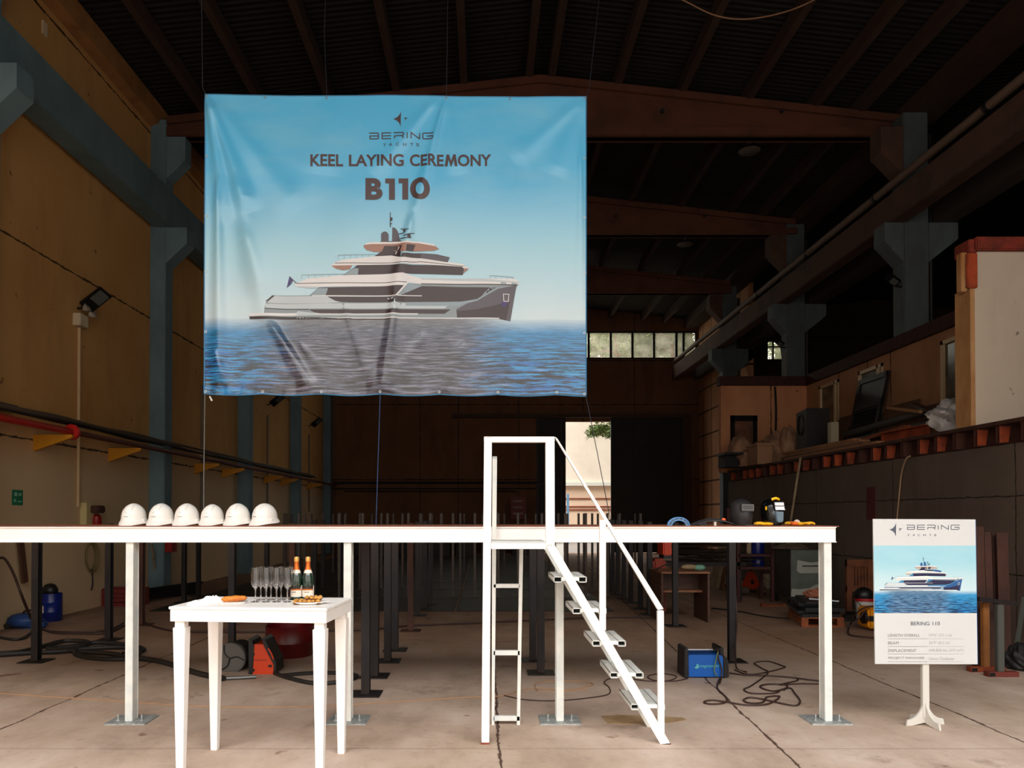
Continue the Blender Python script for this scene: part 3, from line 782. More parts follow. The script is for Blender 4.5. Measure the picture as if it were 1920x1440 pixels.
def star_mark(bm, cx, cy, s):
    def arc(p, q, k):
        out = []
        for i in range(9):
            t = i / 8; c_ = (cx + k[0]*s, cy + k[1]*s)
            out.append(((1-t)**2*p[0] + 2*t*(1-t)*c_[0] + t*t*q[0], (1-t)**2*p[1] + 2*t*(1-t)*c_[1] + t*t*q[1]))
        return out
    top, left, bot = (cx, cy - s), (cx - s * 1.0, cy), (cx - s*.03, cy + s)
    poly2d(bm, arc(top, left, (-.20, -.16))[:-1] + arc(left, bot, (-.22, .16)))
    a, b, c_ = (cx + s*.34, cy - s*.25), (cx + s*.92, cy - s*.18), (cx + s*.5, cy + s*.28)
    poly2d(bm, [a, (cx + s*.56, cy - s*.14), b, (cx + s*.6, cy + s*.02), c_, (cx + s*.5, cy - s*.06)])
def ellipse(cx, cy, rx, ry, n=24, a0=0, a1=2*PI): return [(cx + rx*math.cos(a0 + (a1-a0)*i/n), cy + ry*math.sin(a0 + (a1-a0)*i/n)) for i in range(n + (0 if abs(a1-a0-2*PI) < 1e-6 else 1))]
PAL_B = dict(white=(224, 226, 230), pale=(188, 200, 208), grey=(136, 150, 158), hull=(84, 80, 92), dark=(56, 44, 50), brown=(160, 120, 106), sky=(140, 160, 172), bottom=(40, 20, 26), flag=(54, 44, 110))
PAL_S = dict(white=(226, 224, 220), pale=(196, 204, 208), grey=(140, 160, 180), hull=(30, 84, 140), dark=(30, 30, 66), brown=(170, 154, 148), sky=(60, 130, 176), bottom=(40, 36, 60), flag=(60, 60, 100))
KEYS = ['white', 'pale', 'grey', 'hull', 'dark', 'brown', 'sky', 'bottom', 'flag']
def yacht_layers():
    """(layer, colour key, points) in the coordinates of the printed picture"""
    L_ = []
    A_ = lambda l, k, *p: L_.append((l, k, list(p)))
    # hull
    A_(0, 'grey', (195,712), (200,676), (212,636), (245,600), (1050,602), (1110,528), (1815,528), (1800,600), (1772,765), (1690,748), (98,748), (96,728), (196,724))
    A_(1, 'pale', (215,640), (248,604), (600,606), (1040,606), (1060,640), (640,648), (600,652), (225,650))
    A_(1, 'pale', (205,655), (1060,650), (1380,660), (1350,684), (480,686), (205,682))
    A_(1, 'pale', (210,715), (400,712), (408,700), (500,712), (1180,718), (1180,726), (400,730), (210,724))
    A_(1, 'hull', (1430,748), (1425,690), (1500,650), (1560,636), (1690,560), (1812,532), (1800,600), (1772,765), (1690,748))
    A_(2, 'dark', (1432,745), (1430,700), (1560,690), (1640,672), (1770,640), (1745,760), (1700,748))
    A_(1, 'sky', (1110,528), (1240,540), (1180,560), (1100,600), (1045,604))
    A_(2, 'sky', (1460,660), (1560,636), (1690,556), (1640,552), (1560,628), (1460,640), (1100,648), (1100,668), (1440,668))
    A_(2, 'dark', (600,610), (1090,608), (1090,645), (690,646), (650,636))
    A_(2, 'dark', (1060,606), (1130,575), (1205,542), (1680,552), (1560,624), (1460,640), (1090,645))
    A_(2, 'dark', (480,692), (1390,690), (1350,718), (560,718), (520,712))
    A_(2, 'grey', (1350,718), (1425,690), (1425,712))
    A_(3, 'white', (400,742), (1700,744), (1700,750), (400,749))
    A_(3, 'white', (500,601), (1205,602), (1205,607), (500,606))
    A_(3, 'white', (520,718), (1180,716), (1180,720), (520,722))
    A_(3, 'bottom', (98,735), (400,738), (700,747), (1000,751), (1000,755), (100,752))
    A_(3, 'white', (95,724), (100,716), (400,714), (406,722), (385,730), (100,732))
    A_(3, 'bottom', (200,684), (480,688), (480,692), (200,688))
    A_(3, 'dark', (205,640), (248,602), (262,602), (222,640))
    A_(3, 'white', (1725,590), (1765,590), (1760,640), (1728,640)); A_(4, 'hull', (1729,594), (1761,594), (1756,636), (1732,636))
    A_(4, 'flag', (1718,640), (1755,640), (1745,672), (1712,672))
    # main deck
    A_(1, 'dark', (485,602), (545,552), (1100,540), (1045,602))
    A_(2, 'sky', (490,601), (545,555), (605,556), (590,601))
    A_(3, 'white', (1040,602), (1110,520), (1122,520), (1052,602))
    A_(4, 'white', (385,538), (398,524), (470,492), (730,472), (1090,462), (1190,490), (1600,496), (1800,494), (1832,514), (1820,532), (1560,530), (1200,530), (1110,520), (1100,541), (540,548), (470,556))
    A_(5, 'pale', (1190,492), (1600,496), (1830,512), (1822,522), (1560,512), (1210,502))
    A_(5, 'bottom', (400,521), (1110,518), (1110,522), (400,525))
    A_(5, 'bottom', (1200,526), (1560,528), (1822,530), (1820,535), (1560,533), (1200,531))
    A_(5, 'sky', (1710,516), (1815,520), (1812,530), (1712,527)); A_(6, 'white', (1745,518), (1780,519), (1780,528), (1745,527))
    A_(5, 'pale', (400,540), (540,546), (530,556), (470,555))
    # upper deck
    A_(1, 'dark', (700,472), (770,425), (800,403), (1480,412), (1466,470), (1100,464))
    A_(2, 'sky', (705,470), (772,428), (800,430), (796,468))
    A_(4, 'white', (622,412), (650,392), (690,376), (900,352), (1010,346), (1070,362), (1200,364), (1385,388), (1470,400), (1506,430), (1480,434), (1460,416), (1150,402), (900,406), (760,410), (700,440), (650,432))
    A_(5, 'brown', (626,412), (760,410), (745,436), (700,442), (655,432))
    A_(5, 'bottom', (650,394), (1080,392), (1200,386), (1480,412), (1480,415), (1200,390), (1080,396), (650,398))
    A_(5, 'brown', (1480,425), (1504,430), (1468,462))
    # bridge and hard top
    A_(3, 'dark', (905,350), (960,322), (985,285), (1080,285), (1068,360), (1020,356), (1000,346))
    A_(5, 'dark', (1080,336), (1200,334), (1300,340), (1384,358), (1370,390), (1200,366), (1070,362)); A_(6, 'hull', (1200,336), (1300,342), (1384,358), (1370,390), (1200,366))
    A_(4, 'brown', (830,288), (850,270), (900,264), (1190,262), (1280,280), (1316,306), (1280,318), (1090,326), (900,324), (850,312))
    A_(5, 'dark', (905,348), (950,318), (965,285), (1080,285), (1065,326), (1020,335), (960,345))
    A_(6, 'white', (1034,338), (1060,292), (1064,294), (1040,340))
    A_(5, 'white', (838,280), (858,264), (900,260), (1190,260), (1280,276), (1300,290), (1180,270), (1000,272), (880,274))
    A_(6, 'dark', (1110,282), (1165,280), (1150,322), (1105,324))
    # radome, mast, radars
    A_(4, 'hull', (944,258), (944,208), (955,196), (970,192), (984,198), (992,214), (992,258))
    A_(4, 'hull', (1014,262), (1016,166), (1036,172), (1050,190), (1058,215), (1068,262))
    A_(3, 'hull', (940,262), (940,254), (1075,254), (1075,262))
    A_(4, 'dark', (1000,70), (1004,70), (1006,165), (1000,165)); A_(4, 'dark', (1004,104), (1016,102), (1016,124), (1004,124)); A_(4, 'dark', (1000,140), (1014,140), (1014,146), (1000,146))
    A_(4, 'dark', (1068,176), (1124,184), (1124,188), (1068,180)); A_(4, 'hull', (1084,182), (1104,184), (1100,202), (1088,204)); A_(4, 'dark', (1055,206), (1092,204), (1092,208), (1055,211))
    A_(4, 'dark', (1086,222), (1158,206), (1160,210), (1088,226)); A_(4, 'dark', (1112,222), (1134,218), (1138,244), (1116,240)); A_(4, 'dark', (1066,238), (1128,236), (1128,242), (1066,243))
    # rails, flag
    for x0, y0, x1, y1, n in ((668, 345, 905, 338, 6), (432, 468, 700, 464, 6), (1640, 474, 1790, 482, 4)):
        A_(3, 'grey', (x0, y0), (x1, y1), (x1, y1 + 2.5), (x0, y0 + 2.5))
        for q in range(n + 1):
            x = lerp(x0, x1, q / n); y = lerp(y0, y1, q / n); A_(3, 'grey', (x, y), (x + 2, y), (x + 2, y + 26), (x, y + 26))
    A_(6, 'hull', (352,478), (358,478), (402,520), (396,522))
    A_(6, 'flag', (356,480), (378,502), (368,522), (362,530), (338,552), (346,518))
    return L_
def draw_yacht(parent, pal, tx, mapper, lift0, dl, step, tagname):
    mats = [mat('%s_%s' % (tagname, k), pal[k], .34 if step else .5, spec=.6 if step else .4) for k in KEYS]
    bm = bmesh.new(); LY = yacht_layers(); zl_ = {}
    for lay, key, pts in LY:
        f = poly2d(bm, [tx(*p) for p in pts], KEYS.index(key))
        if f: 
            for v in f.verts: v.co.z = lay
    bmesh.ops.triangulate(bm, faces=bm.faces[:])
    if step: cut2d(bm, step)
    for v in bm.verts: v.co = mapper(v.co.x, -v.co.y, lift0 + dl * v.co.z)
    m_ = MB(); m_.bm.free(); m_.bm = bm
    return m_.build('yacht_picture', mats, parent, recalc=False, smooth=180 if step else False, label='printed picture of a long white motor yacht')
ztx = lambda x, y: (440 + x / 3.4286, 380 + y / 3.4286)
draw_yacht(t_ban, PAL_B, ztx, BAN, .004, .0006, 6.0, 'print')
INK = mat('banner_ink', (84, 68, 72), .34, spec=.6)
bm = bmesh.new()
for w_t, x0, x1 in (('KEEL', 583, 644), ('LAYING', 655, 757.5), ('CERE', 769, 832), ('ONY', 858.5, 921)): text2d(w_t, x0, 291.5, x1, 314, .024, bm)
poly2d(bm, [(834, 314), (837.5, 291.5), (842, 291.5), (846, 304), (850, 291.5), (854.5, 291.5), (858, 314), (852.8, 314), (851, 301.5), (846.8, 314), (845.2, 314), (841, 301.5), (839.2, 314)])
finish2d(bm, 'headline_text', INK, t_ban, lambda x, y: BAN(x, y, .004), 6.0, label='dark capitals reading KEEL LAYING CEREMONY')
bm = text2d('B', 686, 336, 718, 377, .05)
for a in (723, 748):      # the two ones
    poly2d(bm, [(a, 337), (a + 18, 337), (a + 18, 377), (a + 7, 377), (a + 7, 346), (a, 346)])
o_ = ellipse(788, 357, 18.5, 21, 40); i_ = ellipse(788, 357, 8, 11.5, 40)
for q in range(40): poly2d(bm, [o_[q], o_[(q+1) % 40], i_[(q+1) % 40], i_[q]])
finish2d(bm, 'model_text', INK, t_ban, lambda x, y: BAN(x, y, .004), 6.0, label='heavy dark characters reading B110')
bm = bmesh.new(); star_mark(bm, 752, 224.5, 15)
finish2d(bm, 'logo_emblem', INK, t_ban, lambda x, y: BAN(x, y, .004), 6.0, label='four-pointed star emblem')
bm = bmesh.new(); logo_letters(bm, 692, 251, 121, 11, 1.9)
for ch, x in zip('YACHTS', (718.5, 730, 743, 756.5, 769.5, 780.5)): text2d(ch, x, 270.5, x + 6, 276.5, .0, bm)
finish2d(bm, 'logo_lettering', INK, t_ban, lambda x, y: BAN(x, y, .004), 6.0, label='thin squared lettering of the builder name')
# cords holding the banner
CORD = mat('thin_dark_cord', (40, 44, 54), .7)
CORDG = mat('grey_cord', (112, 112, 108), .7)
def cord(pts, r, m, label, name='banner_cord', cat='cord', group=None):
    mb = MB(); mb.tube(pts, r, 6, smooth=len(pts) > 3); return mb.build(name, m, None, label, cat, group)
cord([BAN(1098, 739), at(1120, 850, 7.5), at(1142, 962, 7.36), at(1146, 984, 7.34)], .004, CORD, 'thin dark cord running down from the lower right banner corner')
cord([BAN(713, 741), at(709, 860, 7.45), at(705, 984, 7.34)], .0035, mat('blue_cord', (50, 80, 120), .6), 'thin blue cord hanging from the middle of the banner bottom edge')
cord([BAN(384, 738), at(382, 900, 7.45), at(382, 984, 7.34)], .0045, CORDG, 'pale grey cord running straight down from the lower left banner corner')
cord([BAN(386, 178), at(380, 165, 7.65), Vector((at(378, 120, 8.5).x - .1, 8.6, 11.0))], .004, CORD, 'dark cord tying the upper left banner corner to the roof')
cord([BAN(1099, 181), at(1104, 170, 7.7), Vector((at(1180, 60, 9.5).x, 10.5, 11.1))], .004, CORD, 'dark cord tying the upper right banner corner to the roof')
cord([BAN(613, 182), at(608, 60, 8.4), Vector((at(605, 60, 10).x, 10.5, 11.2))], .004, CORD, 'dark cord rising from the banner top edge, left of the star emblem')
cord([BAN(837, 182), at(839, 60, 8.4), Vector((at(839, 60, 10).x, 10.5, 11.35))], .004, CORD, 'dark cord rising from the banner top edge, right of the star emblem')
MB().prism([at(392, 744, 7.58), at(394, 742, 7.58), at(399, 751, 7.58), at(396, 752, 7.58)], (0, .002, 0)).build('tape_scrap', mat('white_tape', (220, 220, 214), .6), None, 'tiny white scrap of tape hanging under the lower left banner corner', 'tape')

# ================================================================== WORK PLATFORM
YD = 6.30
zd = at(800, 988, YD).z; zb = at(800, 1017, YD).z; hb = zd - zb
xr_ = at(1553, 1000, YD).x; xl_ = -5.4
t = thing('work_platform', 'long white steel platform with a rusty plate top carrying the helmets', 'platform', (0, YD + .5, 0))
mb = MB(); mb.ibeam((xl_, YD + .032, (zd+zb)/2), (xr_ + .07, YD + .032, (zd+zb)/2), hb, .064, .03, .007); mb.box(xl_, xr_, YD + .016, YD + .05, zb + .007, zd - .007)
mb.build('front_beam', WHITE, t)
mb = MB(); mb.ibeam((xr_ - .03, YD + .06, (zd+zb)/2), (xr_ - .03, YD + 1.0, (zd+zb)/2), hb, .064, .03, .007); mb.build('side_beam', WHITE, t)
mb = MB(); mb.ibeam((xl_, YD + 1.0, (zd+zb)/2), (xr_, YD + 1.0, (zd+zb)/2), hb, .064, .03, .007); mb.build('rear_beam', STEEL_BROWN, t)
PLATE = mat('rusty_deck_plate', (150, 84, 52), .7, rgb2=(104, 66, 56), scale=1.2, stretch=(.4, 3, 1))
mb = MB(); mb.box(xl_, xr_ + .12, YD + .06, YD + 1.04, zd + .0, zd + .008); mb.build('deck_plate', PLATE, t)
def post(x, w=.064, d=.11, yc=YD + .075):
    mb = MB(); mb.ibeam((x, yc, .012), (x, yc, zb), d, w, .02, .012, up=(0, 1, 0)); mb.box(x - w*.45, x + w*.45, yc - d/2 + .01, yc + d/2 - .01, .012, zb)
    l = mb.build('leg', WHITE_OLD, t, bevel=.003)
    MB().box(x - .17, x + .17, yc - .13, yc + .15, 0, .012).build('base_plate', GALV, l)
    for dx in (-.1, .1):
        mb = MB(); mb.cyl((x + dx, yc - .03, .012), (x + dx, yc - .03, .022), .016, 6); mb.cyl((x + dx, yc - .03, .022), (x + dx, yc - .03, .065), .006, 8)
        mb.build('anchor_bolt', GALV, l)
for px, py in ((242, 1350), (651, 1350), (1050, 1347), (1553, 1347)):
    post(at(px, 1345, YD + .03).x)

# ================================================================== STAIRS
YS = 5.72
def sp(px, py, Y=YS): return at(px, py, Y)
def rhs(mb, p, q, w, dth=.04, up=(0, 1, 0)): return mb.bar(p, q, w, dth, up=up)
t = thing('access_stairs', 'white steel stairs with handrail leading up to the platform', 'stairs', (sp(1080, 1390).x, YS, 0))
S_ = 1400 / YS
def frame_bar(name, a, b, wpx, Y=YS, dth=.04, m=WHITE, parent=t, flat_ends=True):
    p, q = sp(a[0], a[1], Y), sp(b[0], b[1], Y)
    mb = MB(); mb.bar(p, q, dth, wpx * Y / 1400, up=Vector((0, 0, 1)) if abs((q-p).normalized().z) < .9 else Vector((1, 0, 0)))
    return mb.build(name, m, parent, bevel=.003)
z0c = sp(914, 1395).z
Z = lambda py: sp(900, py).z
p0 = sp(909.5, 1393)
def vbar(name, pxa, pya, pxb, pyb, wpx, Y=YS, dth=.04, parent=t, m=WHITE):
    a, b = at(pxa, pya, Y), at(pxb, pyb, Y); w = wpx * Y / 1400 / 2
    lo = [(b.x - w, Y, b.z), (b.x + w, Y, b.z), (b.x + w, Y + dth, b.z), (b.x - w, Y + dth, b.z)]
    hi = [(a.x - w, Y, a.z), (a.x + w, Y, a.z), (a.x + w, Y + dth, a.z), (a.x - w, Y + dth, a.z)]
    mb = MB(); mb.hexa(lo, hi); return mb.build(name, m, parent, bevel=.003)
foot = on_z(909, 1396).y
vbar('newel_post', 915, 820, 910, 1393, 14.5, dth=.06)
MB().box(at(909.5, 1393, YS).x - .032, at(909.5, 1393, YS).x + .032, YS, YS + .06, 0, at(909.5, 1392.5, YS).z).build('worn_foot', RUST, t)
vbar('rail_post', 1031.5, 829, 1032, 1022, 16.5, dth=.06)
vbar('rail_post', 1130.5, 975, 1130.5, 1182, 11.5, Y=YS - .004)
vbar('rail_post', 1239, 1145, 1240.5, 1386, 11.5, Y=YS - .004)
# top rail: a hollow rectangular tube along the front plus one running back (open black end)
def hbar(name, x0, x1, y0, y1, Y=YS, dth=.04, parent=t, m=WHITE):
    a, b = at(x0, y0, Y), at(x1, y1, Y)
    return MB().box(a.x, b.x, Y, Y + dth, b.z, a.z).build(name, m, parent, bevel=.003)
hbar('top_rail', 922, 1040, 818.5, 829, dth=.06)
a, b = at(907.5, 818.5, YS), at(922, 829, YS)
mb = MB(); w_ = .003
mb.box(a.x, b.x, YS - .002, YS + .55, a.z - w_, a.z); mb.box(a.x, b.x, YS - .002, YS + .55, b.z, b.z + w_)
mb.box(a.x, a.x + w_, YS - .002, YS + .55, b.z, a.z); mb.box(b.x - w_, b.x, YS - .002, YS + .55, b.z, a.z)
mb.build('open_rail_tube', WHITE, t)
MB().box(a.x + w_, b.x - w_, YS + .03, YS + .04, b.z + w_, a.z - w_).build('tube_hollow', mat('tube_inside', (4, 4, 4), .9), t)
def slope_bar(name, A_, B_, C_, D_, Y=YS, dth=.04, parent=t, m=WHITE):
    """parallelogram in the stair plane from four frame points, extruded back"""
    P = [at(p[0], p[1], Y) for p in (A_, B_, C_, D_)]
    return MB().prism(P, (0, dth, 0)).build(name, m, parent, bevel=.003)
slope_bar('hand_rail', (1040, 818.5), (1045, 822), (1244.5, 1142), (1234, 1144), dth=.045)
slope_bar('stringer', (1023.5, 1024), (1040, 1022), (1258, 1396), (1240, 1398), dth=.05)
for px_ in ((1240.5, 1395.5), ): 
    MB().prism([at(1239.5, 1395.5, YS), at(1257.5, 1393.5, YS), at(1259, 1396.5, YS), at(1241, 1398.5, YS)], (0, .05, 0)).build('worn_foot', RUST, t)
YR = YS + .52
def shiftY(p): q = at(p[0], p[1], YS); return (q.x, q.z)
P = [shiftY(p) for p in ((1023.5, 1024), (1040, 1022), (1258, 1396), (1240, 1398))]
MB().prism([(x, YR - .05, z) for x, z in P], (0, .045, 0)).build('stringer', WHITE_OLD, t, bevel=.003)
hbar('landing_beam', 921, 1024, 1018, 1029.5, dth=.06)
hbar('landing_beam', 921, 1024, 1015.5, 1017.5, dth=.5, m=WHITE_OLD)
# rear ladder-like support
YL = YS + .53
xa_, xb_ = at(926, 1200, YL).x, at(975, 1200, YL).x
zl0 = 0.0; zl1 = at(975, 1030, YL).z
t2 = t
mb = MB(); mb.hexa([(at(922, 1352, YL).x, YL, 0), (at(927, 1352, YL).x, YL, 0), (at(927, 1352, YL).x, YL+.04, 0), (at(922, 1352, YL).x, YL+.04, 0)],
                   [(at(923, 855, YL).x, YL, at(923, 860, YL).z), (at(932, 855, YL).x, YL, at(923, 860, YL).z), (at(932, 855, YL).x, YL+.04, at(923, 855, YL).z), (at(923, 855, YL).x, YL+.04, at(923, 855, YL).z)])
mb.build('rear_post', WHITE_OLD, t)
mb = MB(); mb.hexa([(at(969, 1352, YL).x, YL, 0), (at(975, 1352, YL).x, YL, 0), (at(975, 1352, YL).x, YL+.04, 0), (at(969, 1352, YL).x, YL+.04, 0)],
                   [(at(974, 1030, YL).x, YL, zl1), (at(981, 1030, YL).x, YL, zl1), (at(981, 1030, YL).x, YL+.04, zl1), (at(974, 1030, YL).x, YL+.04, zl1)])
mb.build('rear_post', WHITE_OLD, t)
for y0, y1 in ((1095, 1102.5), (1220, 1229), (1343, 1352)):
    a, b = at(925, y0, YL), at(975, y1, YL)
    z_a, z_b = a.z, max(b.z, 0.0)
    MB().box(a.x, b.x, YL, YL + .04, z_b, z_a).build('rung', WHITE_OLD, t, bevel=.003)
MB().box(at(922, 1090, YS+.06).x - .0, at(925.5, 1090, YS+.06).x, YS + .06, YL, at(922, 1018, YS).z - .03, at(922, 1018, YS).z).build('side_tie', WHITE_OLD, t)
# treads: two rectangular tubes and a plate between them
for px0, px1, py0, py1 in ((1038.5, 1100, 1081.5, 1092.5), (1074, 1137, 1140.5, 1150), (1111, 1173.5, 1201.5, 1211.5), (1144, 1206.5, 1261, 1270.5), (1183, 1247, 1320.5, 1333)):
    Yt = YS + .012
    a, b = at(px0, py0, Yt), at(px1, py1, Yt)
    hz = .043; x0, x1, z1, z0 = a.x, b.x, a.z, a.z - hz
    pl = MB().box(x0 + .06, x1 - .06, Yt, YR, z1 - .03, z1 - .001).build('tread', WHITE_OLD, t)
    for u0, u1 in ((x0, x0 + .062), (x1 - .062, x1)):
        mb = MB(); w_ = .004
        mb.box(u0, u1, Yt - .003, YR, z1 - w_, z1); mb.box(u0, u1, Yt - .003, YR, z0, z0 + w_)
        mb.box(u0, u0 + w_, Yt - .003, YR, z0, z1); mb.box(u1 - w_, u1, Yt - .003, YR, z0, z1)
        mb.build('tread_tube', WHITE_OLD, pl)
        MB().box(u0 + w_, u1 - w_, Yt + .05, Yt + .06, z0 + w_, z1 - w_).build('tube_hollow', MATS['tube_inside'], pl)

# ================================================================== BAR TABLE
TABZ = 1.135
TC = Vector((-1.553, 5.30, 0)); TA = -5.0
Mt = place(TC, TA)
def T(x, y, z=TABZ): return Mt @ Vector((x, y, z))
t = thing('bar_table', 'tall white table with tapered legs carrying glasses and bottles', 'table', TC)
t.rotation_euler = (0, 0, math.radians(TA))
def local(mb, name, m, bevel=0.0): return mb.build(name, m, t, bevel=bevel, origin=(0, 0, 0)) 
def tpart(mb, name, m, bevel=0.0, smooth=False):
    WLOC['_o'] = Vector((0, 0, 0)); o = mb.build(name, m, None, origin=(0, 0, 0), bevel=bevel, smooth=smooth); o.parent = t; o.location = (0, 0, 0); return o
TW, TD = .545, .32
tpart(MB().box(-TW, TW, -TD, TD, TABZ - .018, TABZ), 'table_top', WHITE, .003)
ap = MB(); zA0, zA1 = TABZ - .10, TABZ - .019
for q in ((-TW+.008, TW-.008, -TD+.008, -TD+.03), (-TW+.008, TW-.008, TD-.03, TD-.008), (-TW+.008, -TW+.03, -TD+.03, TD-.03), (TW-.03, TW-.008, -TD+.03, TD-.03)): ap.box(q[0], q[1], q[2], q[3], zA0, zA1)
tpart(ap, 'apron', WHITE, .002)
for sx_ in (-1, 1):
    for sy_ in (-1, 1):
        cx_, cy_ = sx_ * (TW - .062), sy_ * (TD - .062); mb = MB()
        mb.box(cx_ - .033, cx_ + .033, cy_ - .033, cy_ + .033, zA0 - .045, TABZ - .02)
        r1, r0 = .042, .024; zt_ = zA0 - .044; dx, dy = 0, 0
        mb.hexa([(cx_-r0, cy_-r0, 0), (cx_+r0, cy_-r0, 0), (cx_+r0, cy_+r0, 0), (cx_-r0, cy_+r0, 0)], [(cx_-r1, cy_-r1, zt_), (cx_+r1, cy_-r1, zt_), (cx_+r1, cy_+r1, zt_), (cx_-r1, cy_+r1, zt_)])
        tpart(mb, 'leg', WHITE, .003)

# ---- bottles
BGL = mat('dark_green_glass', (10, 40, 26), .08, spec=.8, coat=.5)
FOIL = mat('orange_foil', (214, 108, 40), .3, .6); FOILG = mat('gold_foil', (226, 170, 96), .3, .7)
LABW = mat('cream_label', (226, 214, 200), .6); LABO = mat('copper_label', (196, 104, 40), .4, .3); LABD = mat('dark_label', (26, 22, 18), .5)
def bottle():
    t = thing('champagne_bottle', 'green champagne bottle', 'bottle', (0, 0, 0))
    MB().lathe([(.012, .008), (.036, 0), (.041, .006), (.042, .14), (.040, .165), (.030, .195), (.0195, .222), (.0150, .245), (.0145, .262)], n=32).build('body', BGL, t, smooth=True)
    MB().lathe([(.0302, .1955), (.0305, .194), (.0225, .217), (.0160, .245), (.0155, .262), (.0150, .262)], n=32).build('neck_label', LABW, t, smooth=True)
    f = MB().lathe([(.0222, .2175), (.0226, .2172), (.0162, .246), (.0160, .272), (.0175, .276), (.0178, .296), (.0160, .308), (.008, .312), (.0, .312)][:-1], n=32).build('foil', FOIL, t, smooth=True)
    mb = MB(); mb.lathe([(.0180, .276), (.0186, .278), (.0186, .300), (.0160, .3105), (.004, .3135)], n=32); mb.build('foil_cap', FOILG, t, smooth=True)
    def arc(mb, r, z0, z1, a0, a1, n=14):
        mb.grid(n, 1, lambda u, v: Vector((math.cos(a0 + (a1-a0)*u) * r, math.sin(a0 + (a1-a0)*u) * r, z0 + (z1-z0)*v)))
    mb = MB(); arc(mb, .0424, .022, .088, -PI*.94, -PI*.06); mb.build('front_label', LABW, t, recalc=False)
    mb = MB(); arc(mb, .0428, .070, .080, -PI*.94, -PI*.12); mb.build('label_band', LABO, t, recalc=False)
    mb = MB(); arc(mb, .0428, .080, .1, -PI*.92, -PI*.2); mb.build('upper_label', LABD, t, recalc=False)
    mb = MB(); arc(mb, .0430, .05, .105, -PI*.16, -PI*.05, 4); mb.build('side_label', LABW, t, recalc=False)
    mb = MB()
    for k in range(6):                      # line of small capitals
        a = -PI*.72 + k * .15; arc(mb, .0429, .052, .061, a, a + .09, 2)
    mb.build('label_lettering', mat('label_print', (120, 90, 70), .6), t, recalc=False)
    mb = MB()
    for k in range(8):
        a = -PI*.55; r = .0433; mb.grid(1, 1, lambda u, v, k=k: Vector((math.cos(a + .1*(u-.5)*math.cos(k*PI/4)) * r, math.sin(a + .1*(u-.5)*math.cos(k*PI/4)) * r, .0905 + .012*(u-.5)*math.sin(k*PI/4) + .0015*(v-.5))))
    mb.build('label_emblem', FOILG, t, recalc=False)
    return t
def table_spot(px, py): return on_z(px, py, TABZ)
b1 = bottle(); b1.location = (at(556, 1100, 5.46).x, 5.46, TABZ); b1['label'] = 'left champagne bottle with orange foil neck, partly behind the glasses'
b1['group'] = 'champagne bottles on the table'
b2 = copy_tree(b1); b2.location = (at(577.5, 1100, 5.46).x, 5.46, TABZ); b2['label'] = 'right champagne bottle with orange foil neck, behind the gold chocolates'
b2.rotation_euler = (0, 0, .25)
# ---- flutes
def flute():
    t = thing('champagne_flute', 'empty clear champagne flute', 'glass', (0, 0, 0), 'champagne flutes on the table')
    prof = [(.0, .002), (.033, .0), (.034, .002), (.020, .005), (.006, .010), (.0042, .02), (.0038, .06), (.005, .088), (.010, .096), (.020, .108), (.028, .130), (.0315, .160), (.0315, .19), (.0290, .243), (.0280, .243), (.0302, .19), (.0302, .16), (.0265, .131), (.018, .111), (.008, .101), (.0, .100)]
    mb = MB(); mb.lathe([(max(r, .0004), z) for r, z in prof], n=28)
    mb.build('glass_body', GLASS, t, smooth=60)
    # cut facets at the foot of the bowl
    mb = MB()
    for k in range(10):
        a = 2*PI*k/10
        pts = [Vector((math.cos(a + s)*r, math.sin(a + s)*r, z)) for r, z, s in ((.0205, .108, 0), (.0288, .130, .12), (.0322, .158, .0))]
        mb.tube(pts, lambda q: .0014 * (1.2 - q), 5)
    mb.build('cut_facets', GLASS, t, smooth=True)
    return t
spots = [(479, 5.30), (499, 5.30), (518.5, 5.30), (539, 5.30), (489, 5.42), (508, 5.42), (527, 5.42), (546, 5.44)]
fl = flute()
for k, (px, Y) in enumerate(spots):
    o = fl if k == 0 else copy_tree(fl)
    o.location = (at(px, 1100, Y).x, Y, TABZ)
    o['label'] = ('front-row flute at the left end', 'second front-row flute from the left', 'third front-row flute from the left', 'front-row flute nearest the champagne bottles',
                  'back-row flute at the left end', 'second back-row flute from the left', 'third back-row flute from the left', 'back-row flute touching the left champagne bottle')[k]
# ---- plates and food
CHINA = mat('white_china', (240, 238, 234), .2, spec=.6)
def oval_plate(c, rx, ry, h, az, name, label, n=32, tip=0.0):
    mb = MB(); M = place(c, az)
    prof = [(.0, .002), (.55, .0), (.62, .001), (.9, h*.7), (1.0, h), (1.0, h + .004), (.86, h*.75 + .003), (.6, .006), (.0, .006)]
    rows = []
    for r, z in prof[1:-1]:
        rows.append((r, z))
    rings = []
    for r, z in rows:
        ring = []
        for k in range(n):
            a = 2*PI*k/n; e = 1 + tip * max(0, math.cos(a)) ** 6
            ring.append(mb.bm.verts.new(M @ Vector((math.cos(a)*r*rx*e, math.sin(a)*r*ry, z + (tip * .03 * max(0, math.cos(a)) ** 6 if r > .85 else 0)))))
        rings.append(ring)
    for A_, B_ in zip(rings, rings[1:]):
        for k in range(n): mb._f([A_[k], A_[(k+1) % n], B_[(k+1) % n], B_[k]])
    mb._f(list(reversed(rings[0]))); mb._f(rings[-1])
    return mb.build(name, CHINA, None, label, 'plate', smooth=50)
cp = Vector((at(579, 1130, 5.17).x, 5.17, TABZ))
oval_plate(cp, .118, .085, .016, 8, 'serving_dish', 'white curved dish holding gold-wrapped chocolates beside the bottles', tip=.22)
GOLDF = mat('gold_wrapper', (246, 190, 104), .35, .45, rgb2=(206, 136, 56), scale=60, bump=.8, bscale=120)
CUP = mat('brown_paper_cup', (110, 62, 30), .7)
rnd = random.Random(3); kk = 0
